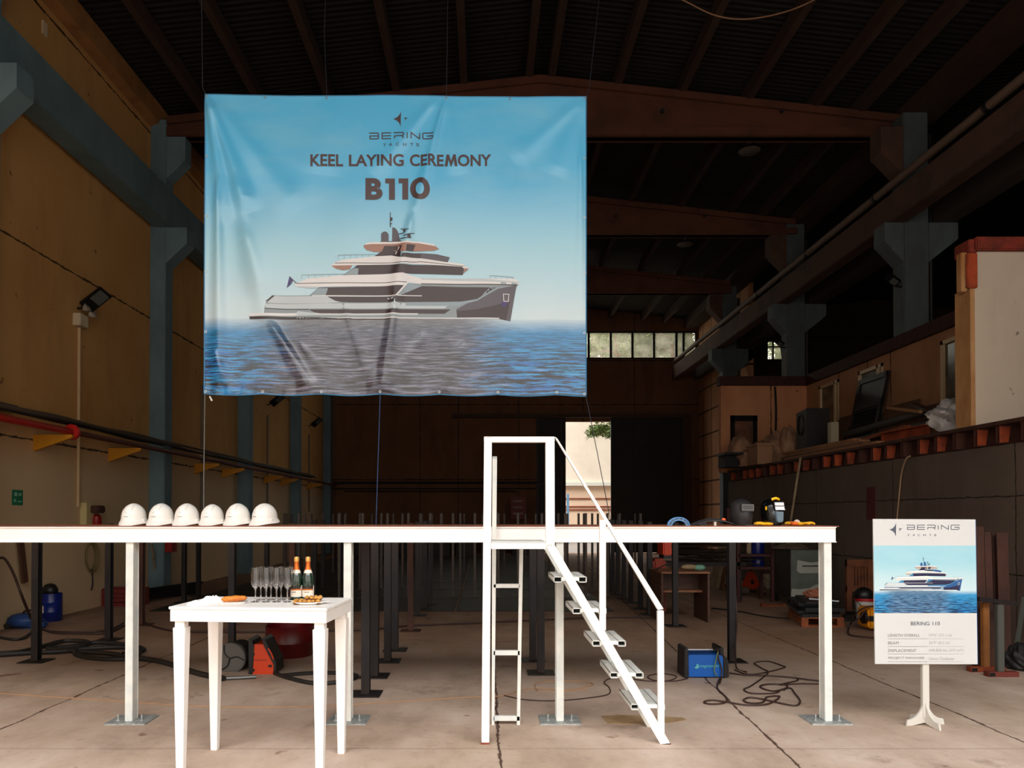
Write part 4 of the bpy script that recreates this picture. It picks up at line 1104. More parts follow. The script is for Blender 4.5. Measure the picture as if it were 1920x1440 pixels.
lay = [(x, y, .022) for x in (-.085, -.055, -.025, .005, .035, .065) for y in (-.045, -.015, .018)] + [(x, y, .045) for x in (-.01, .02, .05, .075) for y in (-.02, .015)]
def choc():
    t = thing('gold_chocolate', 'round chocolate in crinkled gold foil on the white curved dish', 'chocolate', (0, 0, 0), 'gold-wrapped chocolates on the dish')
    MB().blob((0, 0, 0), .0155, lambda d: 1 + .07 * mnoise.noise(d * 4), 16, 12).build('foil_ball', GOLDF, t, smooth=False)
    MB().lathe([(.010, -.0155), (.012, -.016), (.0175, -.004), (.0165, -.004), (.011, -.0145)], n=18).build('paper_cup', CUP, t)
    return t
ch0 = choc()
for k, (x, y, z) in enumerate(lay):
    o = ch0 if k == 0 else copy_tree(ch0)
    o.location = cp + (Matrix.Rotation(math.radians(8), 3, 'Z') @ Vector((x + rnd.uniform(-.004, .004), y + rnd.uniform(-.004, .004), z)))
    o.rotation_euler = (rnd.uniform(-.3, .3), rnd.uniform(-.3, .3), rnd.uniform(0, 6)); s_ = rnd.uniform(.92, 1.08); o.scale = (s_, s_, s_)
# bread on a square plate
bp = Vector((at(436, 1126, 5.22).x, 5.22, TABZ))
M = place(bp, 12)
mb = MB(); mb.hexa([M @ Vector(p) for p in ((-.075, -.045, 0), (.075, -.045, 0), (.075, .045, 0), (-.075, .045, 0))], [M @ Vector(p) for p in ((-.1, -.062, .012), (.1, -.062, .012), (.1, .062, .012), (-.1, .062, .012))])
mb.build('square_plate', CHINA, None, 'small white square plate under the bread', 'plate', bevel=.002)
BREAD = mat('golden_bread_crust', (214, 132, 44), .6, rgb2=(176, 90, 24), scale=18, bump=.3, bscale=60)
mb = MB(); mb.blob(bp + Vector((0.008, 0, .032)), (.088, .03, .021), lambda d: 1 + .06 * math.sin(d.x * 9) + .05 * mnoise.noise(d * 3) + .12 * abs(d.x) * (1 if abs(d.x) < .8 else 0), 32, 20, place((0, 0, 0), 10, 0, -3).to_3x3().to_4x4())
mb.build('bread_loaf', BREAD, None, 'golden bread loaf lying on the small square plate', 'bread', smooth=True)
# napkins
NAP = mat('white_napkin', (238, 238, 240), .8, bump=.3, bscale=30)
def cloth(name, c, rx, ry, h, az, seed, label, cat, m, n=48, group=None, curl=1.0):
    mb = MB(); M = place(c, az); s_ = Vector((seed, seed * .7, 0))
    def top(u, v):
        x, y = (u - .5) * 2, (v - .5) * 2
        e = 1 + .22 * mnoise.noise(Vector((math.atan2(y, x) * 1.6, seed, 0)))
        rr = min(1, math.hypot(x, y)); z = h * (1 - rr ** 3) * (.55 + .45 * (mnoise.noise(Vector((x*2, y*3, seed))) + .5)) + .25 * h * mnoise.noise(Vector((x*6, y*9, seed))) * (1 - rr**4)
        k = 1 / max(1e-6, max(abs(x), abs(y))) * max(abs(x), abs(y)) if rr > 0 else 1
        sc_ = 1.0 if rr < 1e-6 else max(abs(x), abs(y)) / math.hypot(x, y)
        return M @ Vector((x * rx * sc_ * e, y * ry * sc_ * e, max(.002, z + .002)))
    mb.grid(n, n // 2, top, None)
    bot = [v for v in mb.bm.verts if v.is_boundary]
    es = [e for e in mb.bm.edges if e.is_boundary]
    r = bmesh.ops.extrude_edge_only(mb.bm, edges=es); nv = [g_ for g_ in r['geom'] if isinstance(g_, bmesh.types.BMVert)]
    for v in nv: v.co.z = c[2]
    bmesh.ops.contextual_create(mb.bm, geom=[e for e in mb.bm.edges if e.is_boundary])
    return mb.build(name, m, None, label, cat, group, smooth=True)
n1 = Vector((at(372, 1130, 5.12).x, 5.12, TABZ)); n2 = Vector((at(397, 1122, 5.25).x, 5.25, TABZ))
cloth('cloth_napkin', n1, .075, .035, .028, 10, 2.3, 'crumpled white napkin at the left end of the table', 'napkin', NAP, group='white napkins on the table')
cloth('cloth_napkin', n2, .095, .045, .05, 14, 5.1, 'folded white napkin leaning towards the bread plate', 'napkin', NAP, group='white napkins on the table')

# ================================================================== HARD HATS
HELM = mat('white_helmet_plastic', (238, 234, 228), .3, spec=.5)
HGREY = mat('helmet_grey', (196, 190, 182), .5); HLOGO = mat('helmet_logo', (70, 62, 66), .5)
def hard_hat():
    t = thing('hard_hat', 'white hard hat', 'helmet', (0, 0, 0), 'white hard hats on the platform')
    A_, B_, Hh, z0 = .102, .125, .135, .055          # half width, half length, dome height, dome base
    def dome(th, a, grow=0.0):
        """th 0 top..pi/2 rim; a=0 is +x, front is -y"""
        s, c = math.sin(th), math.cos(th)
        x = (A_ + grow) * s ** .86 * math.cos(a); y = (B_ + grow) * s ** .86 * math.sin(a); z = z0 + (Hh + grow) * c
        x *= 1 + .0; ridge = .008 * math.exp(-(x / .026) ** 2) * (1 if math.sin(a) < .9 else .5) * c ** .3 if c > 0 else 0
        return Vector((x, y, z + ridge))
    mb = MB(); n, m = 40, 16
    top = mb.bm.verts.new(dome(0, 0)); rows = []
    for j in range(1, m + 1): rows.append([mb.bm.verts.new(dome(PI/2*j/m, 2*PI*k/n)) for k in range(n)])
    for k in range(n): mb._f([top, rows[0][k], rows[0][(k+1) % n]])
    # lower band and brim: drops to the table at the front, peak pushed out
    def band(k, dz, out):
        a = 2*PI*k/n; f = max(0, -math.sin(a)) ** 2.2; b = max(0, math.sin(a)) ** 2
        p = Vector(((A_ + out + .004) * math.cos(a), (B_ + out + .004 + .016 * f * (out / .012)) * math.sin(a), z0 - dz - .018 * f * dz / .05 + .012 * b * dz / .05))
        return p
    for dz, out in ((.012, .001), (.022, .003), (.03, .010), (.050, .016), (.052, .013), (.034, .005), (.02, -.002)):
        rows.append([mb.bm.verts.new(band(k, dz, out)) for k in range(n)])
    for R0, R1 in zip(rows, rows[1:]):
        for k in range(n): mb._f([R0[k], R1[k], R1[(k+1) % n], R0[(k+1) % n]])
    mb.build('shell', HELM, t, smooth=60)
    for s in (-1, 1):
        p = Vector((s * (A_ + .004), -.01, .036)); MB().box(p.x - .008, p.x + .008, p.y - .018, p.y + .018, p.z - .012, p.z + .014).build('side_slot', HELM, t, bevel=.004)
    for s in (-1, 1):
        mb = MB(); pts = [dome(th, a, .0012) for th, a in ((.42, -PI/2 + s*.9), (.62, -PI/2 + s*.62), (.86, -PI/2 + s*.52), (.95, -PI/2 + s*.5))]
        mb.tube(pts, .0016, 5); mb.build('crown_groove', HGREY, t)
    mb = MB()
    for k in range(9):
        a0 = -PI/2 - .20 + k * .048; th0 = PI/2*.93
        q = [dome(th0, a0, .0012), dome(th0, a0 + .034, .0012), dome(th0 - .035, a0 + .034, .0012), dome(th0 - .035, a0, .0012)]
        mb._f([mb.bm.verts.new(p) for p in q])
    q = [dome(PI/2*.80, -PI/2, .0012), dome(PI/2*.75, -PI/2 - .012, .0012), dome(PI/2*.68, -PI/2, .0012), dome(PI/2*.75, -PI/2 + .02, .0012)]
    mb._f([mb.bm.verts.new(p) for p in q])
    q = [dome(PI/2*.745, -PI/2 - .05, .0012), dome(PI/2*.755, -PI/2, .0012), dome(PI/2*.735, -PI/2, .0012)]
    mb._f([mb.bm.verts.new(p) for p in q])
    mb.build('front_logo', HLOGO, t, recalc=False)
    MB().lathe([(.088, .004), (.093, .004), (.098, .05), (.094, .05)], n=32, sy=1.15).build('sweat_band', BLACK, t)
    return t
hh = hard_hat()
HY = YD + .28
HL = ['leftmost of the six white hard hats, standing apart', 'second white hard hat from the left', 'third white hard hat from the left, touching its neighbour', 'slightly smaller-looking white hard hat, fourth from the left',
      'fifth white hard hat, its rear turned up at the right', 'rightmost white hard hat, turned to show its crown ridge']
for k, (px, az, sc_) in enumerate(((251.5, -8, .97), (303, -10, .97), (351, -9, .97), (398.5, -7, .93), (446.5, -18, .97), (497, -32, .97))):
    o = hh if k == 0 else copy_tree(hh)
    o.location = (at(px, 980, HY).x, HY, zd + .008 + .0155); o.rotation_euler = (math.radians(3), 0, math.radians(az)); o.scale = (sc_ * .98, sc_ * .98, sc_ * .94)
    o['label'] = HL[k]
# ================================================================== WELDING GEAR ON THE PLATFORM
ZT = zd + .008
def onp(px, Y, z=0): return Vector((at(px, 980, Y).x, Y, ZT + z))
# blue safety goggles
GB = mat('blue_goggle_frame', (86, 136, 190), .35)
c = onp(1273, YD + .14)
t = thing('safety_goggles', 'blue-framed safety goggles standing on the platform edge', 'goggles', c)
mb = MB()
def gog(a, r, y): return c + Vector((math.cos(a) * r * 1.3, y, math.sin(a) * r))
arch = [gog(a, .070, 0) for a in [PI * k / 12 for k in range(13)]]; arch2 = [gog(a, .048, .0) for a in [PI * k / 12 for k in range(13)]]
mb.tube(arch, .0055, 8); mb.tube(arch2, .0055, 8)
for k in (0, 2, 4, 6, 8, 10, 12): mb.tube([arch[k], arch2[k]], .004, 6, smooth=False)
mb.tube([gog(a, .070, .03) for a in [PI * k / 12 for k in range(13)]], .005, 8)
for k in (0, 3, 6, 9, 12): mb.tube([arch[k], gog(PI * k / 12, .070, .03)], .004, 6, smooth=False)
mb.build('frame', GB, t, smooth=True)
mb = MB(); mb.grid(14, 2, lambda u, v: gog(PI * u, .05 + .018 * v, .006)); mb.build('lens', mat('goggle_lens', (150, 180, 200), .1, trans=.7), t, recalc=False)
MB().tube([gog(0, .070, .03), gog(0, .05, .07) , c + Vector((0, .1, .01)), gog(PI, .05, .07), gog(PI, .070, .03)], .006, 6).build('strap', BLACK, t)
# flat-lying mask
MK = mat('charcoal_mask', (48, 46, 48), .5, rgb2=(62, 58, 58), scale=6)
c = onp(1333, YD + .20)
t = thing('welding_mask', 'charcoal welding mask lying face up between the goggles and the helmets', 'mask', c)
def shell(u, v):
    x = (u - .5) * .34; y = (v - .5) * .2
    z = .062 * (1 - (2*u - 1) ** 2 * .85) * (1 - (2*v - 1) ** 2 * .35) + .004 + .012 * (u - .5)
    return c + Vector((x, y, z))
mb = MB(); mb.grid(26, 14, shell, (0, 0, -.004)); mb.build('shell', MK, t, smooth=True)
MB().box(c.x + .0, c.x + .02, c.y - .09, c.y - .08, c.z, c.z + .035).build('head_strap', HGREY, t)
MB().box(c.x - .13, c.x - .06, c.y - .08, c.y + .05, c.z + .0, c.z + .03).build('lens_holder', BLACK, t, bevel=.004)
# upright masks
def welding_helmet(c, az, label, m, auto):
    t = thing('welding_helmet', label, 'helmet', c); t.rotation_euler = (0, 0, math.radians(az))
    def P_(u, v):
        """half shell wrapped about the face; u around 0..1, v up 0..1"""
        a = -PI + PI * u                                         # front is -y
        w = .098 * (1 - .16 * max(0, .35 - v) / .35) * (1.0 if v < .62 else math.sqrt(max(0.0, 1 - ((v - .62) / .38) ** 2)) * .98 + .02)
        d = .10 * (1 if v < .62 else math.sqrt(max(0.0, 1 - ((v - .62) / .38) ** 2)) * .9 + .1) + .022 * math.exp(-((v - .30) / .22) ** 2) * (-math.sin(a))
        return Vector((w * math.cos(a), d * math.sin(a) + .02, .004 + .232 * v))
    mb = MB(); mb.grid(32, 24, P_); r_ = list(mb.bm.faces)
    ret = bmesh.ops.solidify(mb.bm, geom=mb.bm.faces[:], thickness=.004)
    mb.build('shell', m, t, smooth=50, origin=(0, 0, 0)); 
    return t, P_
def reparent(o, t): o.parent = t; o.location = (0, 0, 0)
def lp(mb, name, m, t, **kw):
    o = mb.build(name, m, None, origin=(0, 0, 0), **kw); o.parent = t; o.location = (0, 0, 0); return o
def fix_shell(t):
    for ch in t.children: ch.location = (0, 0, 0)
t, P_ = welding_helmet(onp(1391, YD + .17), 12, 'matt charcoal welding helmet with a small rectangular window', MK, False); fix_shell(t)
mb = MB(); FR = mat('visor_rim', (120, 118, 114), .4)
for q in ((-.055, .055, -.098, -.088, .178, .182), (-.055, .055, -.098, -.088, .134, .138), (-.055, -.051, -.098, -.088, .134, .182), (.051, .055, -.098, -.088, .134, .182)): mb.box(*q)
lp(mb, 'window_rim', FR, t)
lp(MB().box(-.06, .06, -.096, -.06, .122, .186), 'window_housing', MK, t, bevel=.004)
lp(MB().box(-.05, .05, -.0975, -.094, .138, .178), 'dark_lens', mat('welding_lens', (14, 18, 18), .1, spec=.7), t)
lp(MB().box(-.035, .04, -.106, -.099, .004, .01), 'chin_edge', MK, t)
t, P_ = welding_helmet(onp(1448, YD + .17), 8, 'glossy black welding helmet with a bright visor and yellow trim', mat('gloss_black', (14, 14, 16), .15, spec=.7), True); fix_shell(t)
lp(MB().hexa([(-.032, -.100, .148), (.062, -.100, .148), (.062, -.06, .148), (-.032, -.06, .148)], [(-.038, -.094, .206), (.055, -.094, .206), (.055, -.06, .206), (-.038, -.06, .206)]), 'visor_housing', MATS['gloss_black'], t, bevel=.003)
MIRR = mat('silver_visor_film', (235, 238, 245), .12, .9)
lp(MB().hexa([(-.026, -.1025, .136), (.056, -.1025, .136), (.056, -.100, .136), (-.026, -.100, .136)], [(-.030, -.098, .198), (.050, -.098, .198), (.050, -.095, .198), (-.030, -.095, .198)]), 'visor_film', MIRR, t)
lp(MB().box(-.03, .05, -.1035, -.1, .164, .176), 'visor_label', mat('visor_text_band', (130, 120, 116), .5), t)
lp(MB().prism([(-.03, -.11, .122), (.046, -.112, .122), (.038, -.118, .04), (.028, -.118, .03), (-.012, -.116, .03), (-.02, -.116, .04)], (0, .03, 0)), 'chin_guard', mat('blue_grey_gloss', (84, 104, 118), .25), t, bevel=.006)
lp(MB().tube([(-.03, -.045, .226), (.0, -.06, .236), (.035, -.045, .226)], .012, 8), 'yellow_crest', YELLOW, t)
lp(MB().blob((-.082, -.045, .15), (.006, .012, .018)), 'side_knob', YELLOW, t, smooth=True)
lp(MB().blob((.107, -.01, .14), (.01, .008, .008)), 'side_screw', EYE, t, smooth=True)
# gloves
YG = mat('yellow_leather', (240, 184, 16), .65, rgb2=(214, 150, 12), scale=20)
OG = mat('orange_cuff', (226, 104, 20), .65)
def glove(c, az, label, flip=1, cuff=True):
    t = thing('work_glove', label, 'glove', c, 'yellow work gloves'); M = place((0, 0, 0), az)
    mb = MB(); mb.blob((.0, 0, .016), (.052, .036, .016), lambda d: 1 + .08 * mnoise.noise(d * 3), 20, 12, M)
    lp(mb, 'palm', YG, t, smooth=True)
    for k, (yy, L_, dz) in enumerate(((-.028, .055, .002), (-.011, .068, .008), (.008, .066, .004), (.026, .05, .0))):
        mb = MB(); pts = [M @ Vector((.03, yy, .014 + dz)), M @ Vector((.05 + L_*.5, yy * 1.2, .02 + dz)), M @ Vector((.045 + L_, yy * 1.3, .012 + dz * .5))]
        mb.tube(pts, lambda q: .0095 * (1 - .25 * q), 10); lp(mb, 'finger', YG, t, smooth=True)
    mb = MB(); mb.tube([M @ Vector((-.01, -.028 * flip, .018)), M @ Vector((.01, -.055 * flip, .024)), M @ Vector((.035, -.062 * flip, .014))], lambda q: .0105 * (1 - .2*q), 10); lp(mb, 'thumb', YG, t, smooth=True)
    if cuff:
        mb = MB(); mb.blob((-.06, 0, .018), (.034, .034, .018), lambda d: 1 + .1 * mnoise.noise(d * 5 + Vector((3, 0, 0))), 18, 12, M); lp(mb, 'cuff', OG, t, smooth=True)
    return t
glove(onp(1503, YD + .15), 8, 'yellow glove with an orange cuff at the right end of the platform')
glove(onp(1497, YD + .26, .0), 172, 'yellow glove behind the one with the orange cuff', -1)
glove(onp(1440, YD + .12), 160, 'yellow glove tucked under the glossy black welding helmet', 1, False)
cloth('cotton_rag', onp(1494, YD + .2, .03), .035, .03, .02, 30, 8.2, 'small pale rag lying on the yellow gloves', 'rag', mat('pale_rag', (214, 190, 176), .8))
MB().blob(onp(1357, YD + .5, .05), (.016, .016, .014)).build('red_lamp', mat('red_lamp', (230, 60, 30), .3, emit=.6), None, 'small glowing red light behind the charcoal welding helmet', 'lamp', smooth=True)

# ================================================================== SIGN ON A STAND
YSG = 6.22
tl, tr, br, bl = (1637, 973), (1829.5, 974), (1833.5, 1245.5), (1641, 1245)
def SG(px, py, lift=0.0): P = at(px, py, YSG); P.y -= lift; return P
bc = at(1735, 1356, YSG)
t = thing('sign_stand', 'white information board on a pale wooden stand at the right', 'sign', (bc.x, YSG + .04, 0))
BRD = mat('white_board', (200, 202, 202), .5)
MB().prism([SG(*p) for p in (tl, tr, br, bl)], (0, .012, 0)).build('board', BRD, t)
MB().prism([SG(tr[0] - .6, tr[1], .001), SG(tr[0], tr[1], .001), SG(br[0], br[1], .001), SG(br[0] - .6, br[1], .001)], (0, .014, 0)).build('board_edge', mat('blue_edge', (20, 90, 160), .4), t)
SEAM = seascape('sign_print', .5, (150, 198, 212), (176, 208, 216), (190, 212, 218), (52, 160, 214), (24, 104, 184), (8, 24, 60), ((20, 24, 50), (70, 110, 150), (140, 170, 190)), .33, (.08, .78), k=1.0, glossy=.3)
def sq(u, v):
    x0 = lerp(1637.7, 1639.6, v); x1 = lerp(1829.5, 1831.8, v); return (lerp(x0, x1, u), lerp(1023, 1149.5, v))
mb = MB(); mb.grid(4, 4, lambda u, v: SG(*sq(u, v), .001)); o = mb.build('picture', SEAM, t, recalc=False, label='printed sky and sea panel')
ul = o.data.uv_layers.new(name='UVMap'); fl_ = []
for l in o.data.loops: fl_ += [(l.vertex_index % 5) / 4, 1 - (l.vertex_index // 5) / 4]
ul.data.foreach_set('uv', fl_)
def stx(x, y):
    bx, by = ztx(x, y); return (1648.8 + (bx - 467.7) * .309, 1104.5 + (by - 592.3) * .318)
draw_yacht(t, PAL_S, stx, SG, .0016, .0002, None, 'sign')
SINK = mat('sign_ink', (74, 82, 96), .6); SINK2 = mat('sign_ink_light', (168, 168, 164), .6)
bm = bmesh.new(); star_mark(bm, 1680, 993, 13)
finish2d(bm, 'logo_emblem', SINK, t, lambda x, y: SG(x, y, .002), label='four-pointed star emblem')
bm = bmesh.new(); logo_letters(bm, 1699.5, 984.5, 100, 8.2, 1.15)
for ch, x in zip('YACHTS', (1701, 1711, 1720.5, 1731, 1742, 1751)): text2d(ch, x, 1001.5, x + 4.5, 1005, .0, bm)
finish2d(bm, 'logo_lettering', SINK, t, lambda x, y: SG(x, y, .002), label='thin squared lettering of the builder name')
bm = text2d('BERING 110', 1707.5, 1165.5, 1762, 1172.5, .004)
finish2d(bm, 'model_text', SINK, t, lambda x, y: SG(x, y, .002), label='dark capitals naming the yacht model')
bm = bmesh.new(); bm2 = bmesh.new()
for k, (a, b, wa, wb) in enumerate((('LENGTH OVERALL', "109'6\" (33.1 m)", 60, 43), ('BEAM', "26'9\" (8.2 m)", 20, 39), ('DISPLACEMENT', '698.858 lbs (377 mT)', 53, 65), ('PROJECT MANAGER', 'Umut \u00d6zdemir', 68, 48))):
    y = 1188.5 + 14.3 * k
    text2d(a, 1664.7 + .2*k, y, 1664.7 + .2*k + wa, y + 5.2, .0, bm); text2d(b, 1741 + .2*k, y - .5, 1741 + .2*k + wb, y + 6.2, .0, bm2)
    stroke2d(bm, [(1664.5, y + 9.2), (1739, y + 9.2)], .55); stroke2d(bm2, [(1740, y + 9.2), (1807, y + 9.2)], .45)
finish2d(bm, 'data_text', mat('sign_ink_mid', (120, 122, 120), .6), t, lambda x, y: SG(x, y, .002), label='grey capitals listing length, beam, displacement and project manager')
finish2d(bm2, 'value_text', SINK2, t, lambda x, y: SG(x, y, .002), label='pale grey values beside each heading')
mb = MB()
for p in ((1658.5, 975.5), (1804, 975.5), (1736, 1243)): mb.blob(SG(p[0], p[1], .001), (.004, .003, .003), None, 8, 6)
mb.build('screw', HGREY, t)
STD = mat('grey_white_wood', (204, 200, 192), .6)
yp = YSG + .035
MB().box(at(1727.5, 1300, yp).x, at(1740, 1300, yp).x, YSG + .013, YSG + .05, .06, at(1735, 1240, YSG).z + .3).build('pole', STD, t, bevel=.003)
xc = at(1733.5, 1300, yp).x
def fin(az, L_, name):
    prof = []
    pts = [(0, .02), (0, .245), (.012, .245)]
    for k in range(9):
        a = k / 8 * PI / 2; pts.append((.016 + (L_ - .03) * (1 - math.cos(a)), .235 - .185 * math.sin(a)))
    pts += [(L_ - .01, .045), (L_, 0.0), (L_ - .05, 0.0), (.06, .012)]
    M = place((xc, YSG + .032, 0), az)
    MB().prism([M @ Vector((x, -.009, z)) for x, z in pts], (M.to_3x3() @ Vector((0, .018, 0)))).build(name, STD, t, bevel=.002)
for az in (8, 98, 188, 278): fin(az, .175, 'foot')
# ================================================================== STEEL JIG POSTS
def jig_proto(m, nm):
    t = thing('steel_post', 'post', 'post', (0, 0, 0))
    MB().ibeam((0, 0, .015), (0, 0, 1.765), .09, .08, .012, .012, up=(0, 1, 0)).build('shaft', m, t)
    MB().box(-.15, .15, -.14, .14, 0, .012).build('base_plate', m, t)
    return t
def post_at(proto, px, py, label, group, first, X=None, sc_=1.0):
    p = on_z(px, py); o = proto if first else copy_tree(proto)
    o.location = (p.x if X is None else X, p.y, 0); o['label'] = label; o['group'] = group; o.scale = (sc_, sc_, .925)
    return o
pd = jig_proto(STEEL_DARK, 'd'); 
near = [(68, 1240, 'black steel post beside the blue drum'), (204, 1200, 'dark post left of the leftmost white platform leg'), (265, 1172, 'brownish post just right of the leftmost white platform leg'), (435, 1215, 'black post rising behind the grey hose reel'),
        (686, 1302, 'dark post with a wide rusty base plate, right of the table'), (703, 1268, 'dark post close behind the one with the rusty base plate'), (1014, 1262, 'thick dark post behind the ladder of the stairs'), (999, 1238, 'dark post half hidden left of the thick one behind the ladder'),
        (1266, 1174, 'dark post standing in front of the wooden desk'), (1372, 1240, 'dark post just right of the blue welding machine'), (548, 1190, 'brown post rising behind the dark red drum'), (770, 1183, 'reddish-brown steel post in the dark left of the stairs')]
pb = jig_proto(STEEL_BROWN, 'b')
fb_, fd_ = True, True
for px, py, lab in near:
    br_ = 'brown' in lab and 'black' not in lab
    o = post_at(pb if br_ else pd, px, py, lab, 'steel posts standing behind the platform', fb_ if br_ else fd_)
    if br_: fb_ = False
    else: fd_ = False
for px, py, in ((727, 1240), (741, 1219), (783, 1154), (797, 1142), (807, 1133)):
    post_at(pd, px, py, 'dark steel post receding in the row left of the stairs', 'dark post row left of the stairs', False)
for px, py in ((1218, 1152), (1201, 1142), (1183, 1131), (1170, 1123), (1158, 1116), (1149, 1110), (1141, 1105)):
    post_at(pd, px, py, 'dark steel post receding in the row behind the handrail', 'dark post row behind the handrail', False)
for px, py in ((345, 1130), (372, 1118), (500, 1140), (590, 1120), (606, 1105), (640, 1098)):
    post_at(pd, px, py, 'dark steel post standing in the gloom between the white platform legs', 'dark posts in the left gloom', False)
k = 0; far_proto = jig_proto(mat('greyish_steel', (74, 66, 62), .5, .3, rgb2=(96, 84, 76), scale=5), 'f')
for Yr, xs in ((16.0, [560 + 41.3 * q for q in range(9)] + [934, 972, 1017, 1058, 1099, 1139, 1180]), (17.8, [568 + 37 * q for q in range(9)] + [1048, 1087, 1111, 1127, 1148, 1164, 1202, 1219]),
               (20.0, [537, 528, 600, 635, 790, 830, 905, 1005, 1067, 1075, 1093, 1120]), (23.0, [545, 590, 625, 700, 740, 812, 870, 945, 960, 985, 1030, 1155, 1190])):
    for px in xs:
        o = copy_tree(far_proto) if k else far_proto; k += 1; o.location = (at(px, 970, Yr).x, Yr + random.uniform(-.4, .4), 0); o.scale = (.62, .62, 1.01); o['label'] = 'far dark steel post whose top shows above the platform'; o['group'] = 'post tops showing above the platform'
kept = []
for o in [o for o in list(C.objects) if o.name.startswith('steel_post') and o.parent is None]:
    if any((o.location.x - x)**2 + (o.location.y - y)**2 < .1 for x, y in kept):
        for ch in list(o.children): bpy.data.objects.remove(ch)
        bpy.data.objects.remove(o); continue
    kept.append((o.location.x, o.location.y))
    if o.location.y > 13.4: o.location.z = .0125
# ================================================================== UNDER AND BEHIND THE PLATFORM, LEFT
CABLE = mat('black_hose', (30, 26, 24), .6); CABB = mat('brown_cable', (58, 38, 32), .6); CABT = mat('tan_cable', (168, 132, 100), .6)
def floor_cable(pts, r, m, label, name='cable', cat='cable', group=None, z=None):
    P = []
    for p in pts:
        q = on_z(p[0], p[1], r + (p[2] if len(p) > 2 else 0.0)); P.append(q)
    return MB().tube(P, r, 7).build(name, m, None, label, cat, group, smooth=True)
floor_cable([(0, 1300), (120, 1308), (245, 1316), (330, 1322), (458, 1326), (600, 1324), (690, 1319), (800, 1312), (900, 1306), (945, 1304), (1000, 1290), (1060, 1294), (1112, 1284), (1085, 1277), (1020, 1278), (1003, 1284), (1008, 1296)], .006, CABT, 'long tan cable wandering across the floor from the left edge to the ladder')
floor_cable([(945, 1304), (985, 1312), (1040, 1314), (1100, 1309), (1140, 1302), (1143, 1290), (1133, 1280), (1145, 1272), (1175, 1272), (1215, 1277), (1255, 1276), (1268, 1268), (1240, 1263), (1215, 1268), (1228, 1276), (1265, 1277), (1290, 1272)], .006, CABB, 'dark brown cable looping behind the stairs to the blue machine')
floor_cable([(1008, 1296), (1060, 1296), (1105, 1292)], .004, CABT, 'short tan cable end beside the middle platform leg')
floor_cable([(1350, 1270), (1345, 1290), (1362, 1308), (1358, 1318), (1330, 1320), (1320, 1316), (1335, 1313), (1360, 1316), (1400, 1322), (1440, 1320), (1462, 1306), (1438, 1307), (1430, 1317), (1405, 1318), (1394, 1313), (1405, 1308), (1430, 1311), (1460, 1318), (1492, 1323), (1500, 1314), (1490, 1300), (1480, 1290), (1450, 1296), (1425, 1288), (1440, 1283), (1475, 1285), (1470, 1294)], .009, CABB, 'brown cable tangle on the floor right of the blue machine', group='')
floor_cable([(1368, 1262), (1400, 1266), (1440, 1267), (1480, 1270), (1520, 1275), (1560, 1279)], .009, CABB, 'brown cable running from the blue machine to the right-hand platform leg')
floor_cable([(1378, 1256), (1400, 1264), (1430, 1262), (1470, 1252), (1466, 1248), (1440, 1240), (1415, 1243), (1430, 1254), (1440, 1262), (1410, 1285), (1395, 1293), (1410, 1300), (1450, 1300), (1462, 1296)], .008, CABB, 'brown cable loop with a kinked end behind the tangle')
floor_cable([(1560, 1283), (1500, 1282), (1462, 1284), (1495, 1276), (1492, 1270)], .008, CABB, 'short brown cable piece ending at the right-hand platform leg')
p1, p2 = on_z(1374, 1240), on_z(1384, 1200)
MB().tube([at(1377, 1017, p1.y + .06), at(1379, 1100, p1.y), at(1382, 1160, p1.y - .06), at(1380, 1195, p1.y - .05), at(1379, 1215, p1.y - .1), on_z(1381, 1252, .01), on_z(1400, 1260, .01)], .009, 7).build('cable', CABB, None, 'brown cable hanging down beside the post right of the blue machine', 'cable', smooth=True)
floor_cable([(1334, 1140), (1390, 1147), (1430, 1155), (1480, 1160)], .012, CABLE, 'black cable crossing the floor from the desk to the pallet')
floor_cable([(80, 1180), (100, 1184), (150, 1185), (200, 1182), (232, 1168)], .014, CABB, 'upper dark hose running right from the blue machine on the left')
floor_cable([(80, 1180), (105, 1187), (150, 1188), (200, 1187), (232, 1174), (262, 1166), (300, 1178), (345, 1184), (480, 1185), (640, 1182), (700, 1180), (760, 1174), (860, 1169), (1000, 1163), (1120, 1158), (1240, 1158)], .016, CABB, 'long dark hose lying straight across the hall floor behind the posts')
floor_cable([(0, 1225), (40, 1222), (80, 1212), (120, 1202), (160, 1203), (164, 1208), (130, 1212), (90, 1216), (150, 1222), (210, 1226), (240, 1232), (300, 1240), (370, 1262), (420, 1272)], .03, CABLE, 'thick black hose snaking over the floor at the left', 'hose', 'hose')
floor_cable([(0, 1228), (60, 1224), (110, 1222), (170, 1216), (230, 1214), (262, 1222), (240, 1234), (180, 1234), (140, 1224), (170, 1206), (230, 1208), (270, 1218), (230, 1226)], .03, CABLE, 'coiled thick black hose heap left of the leftmost platform leg', 'hose', 'hose')
floor_cable([(515, 1262), (545, 1272), (590, 1281), (640, 1278), (670, 1268), (640, 1262), (580, 1262), (530, 1266)], .022, CABLE, 'thick black hose loop beside the orange machine', 'hose', 'hose')
floor_cable([(0, 1195), (25, 1199), (45, 1196), (62, 1184), (78, 1180)], .02, CABLE, 'black hose at the left frame edge leading to the small blue machine', 'hose', 'hose')
MB().tube([at(0, 1046, 11.0), at(10, 1049, 10.9), at(25, 1075, 10.7), at(40, 1115, 10.5), at(58, 1160, 11.3)], .02, 8).build('hose', CABB, None, 'dark hose arching down from the left frame edge to the small blue machine', 'hose', smooth=True)
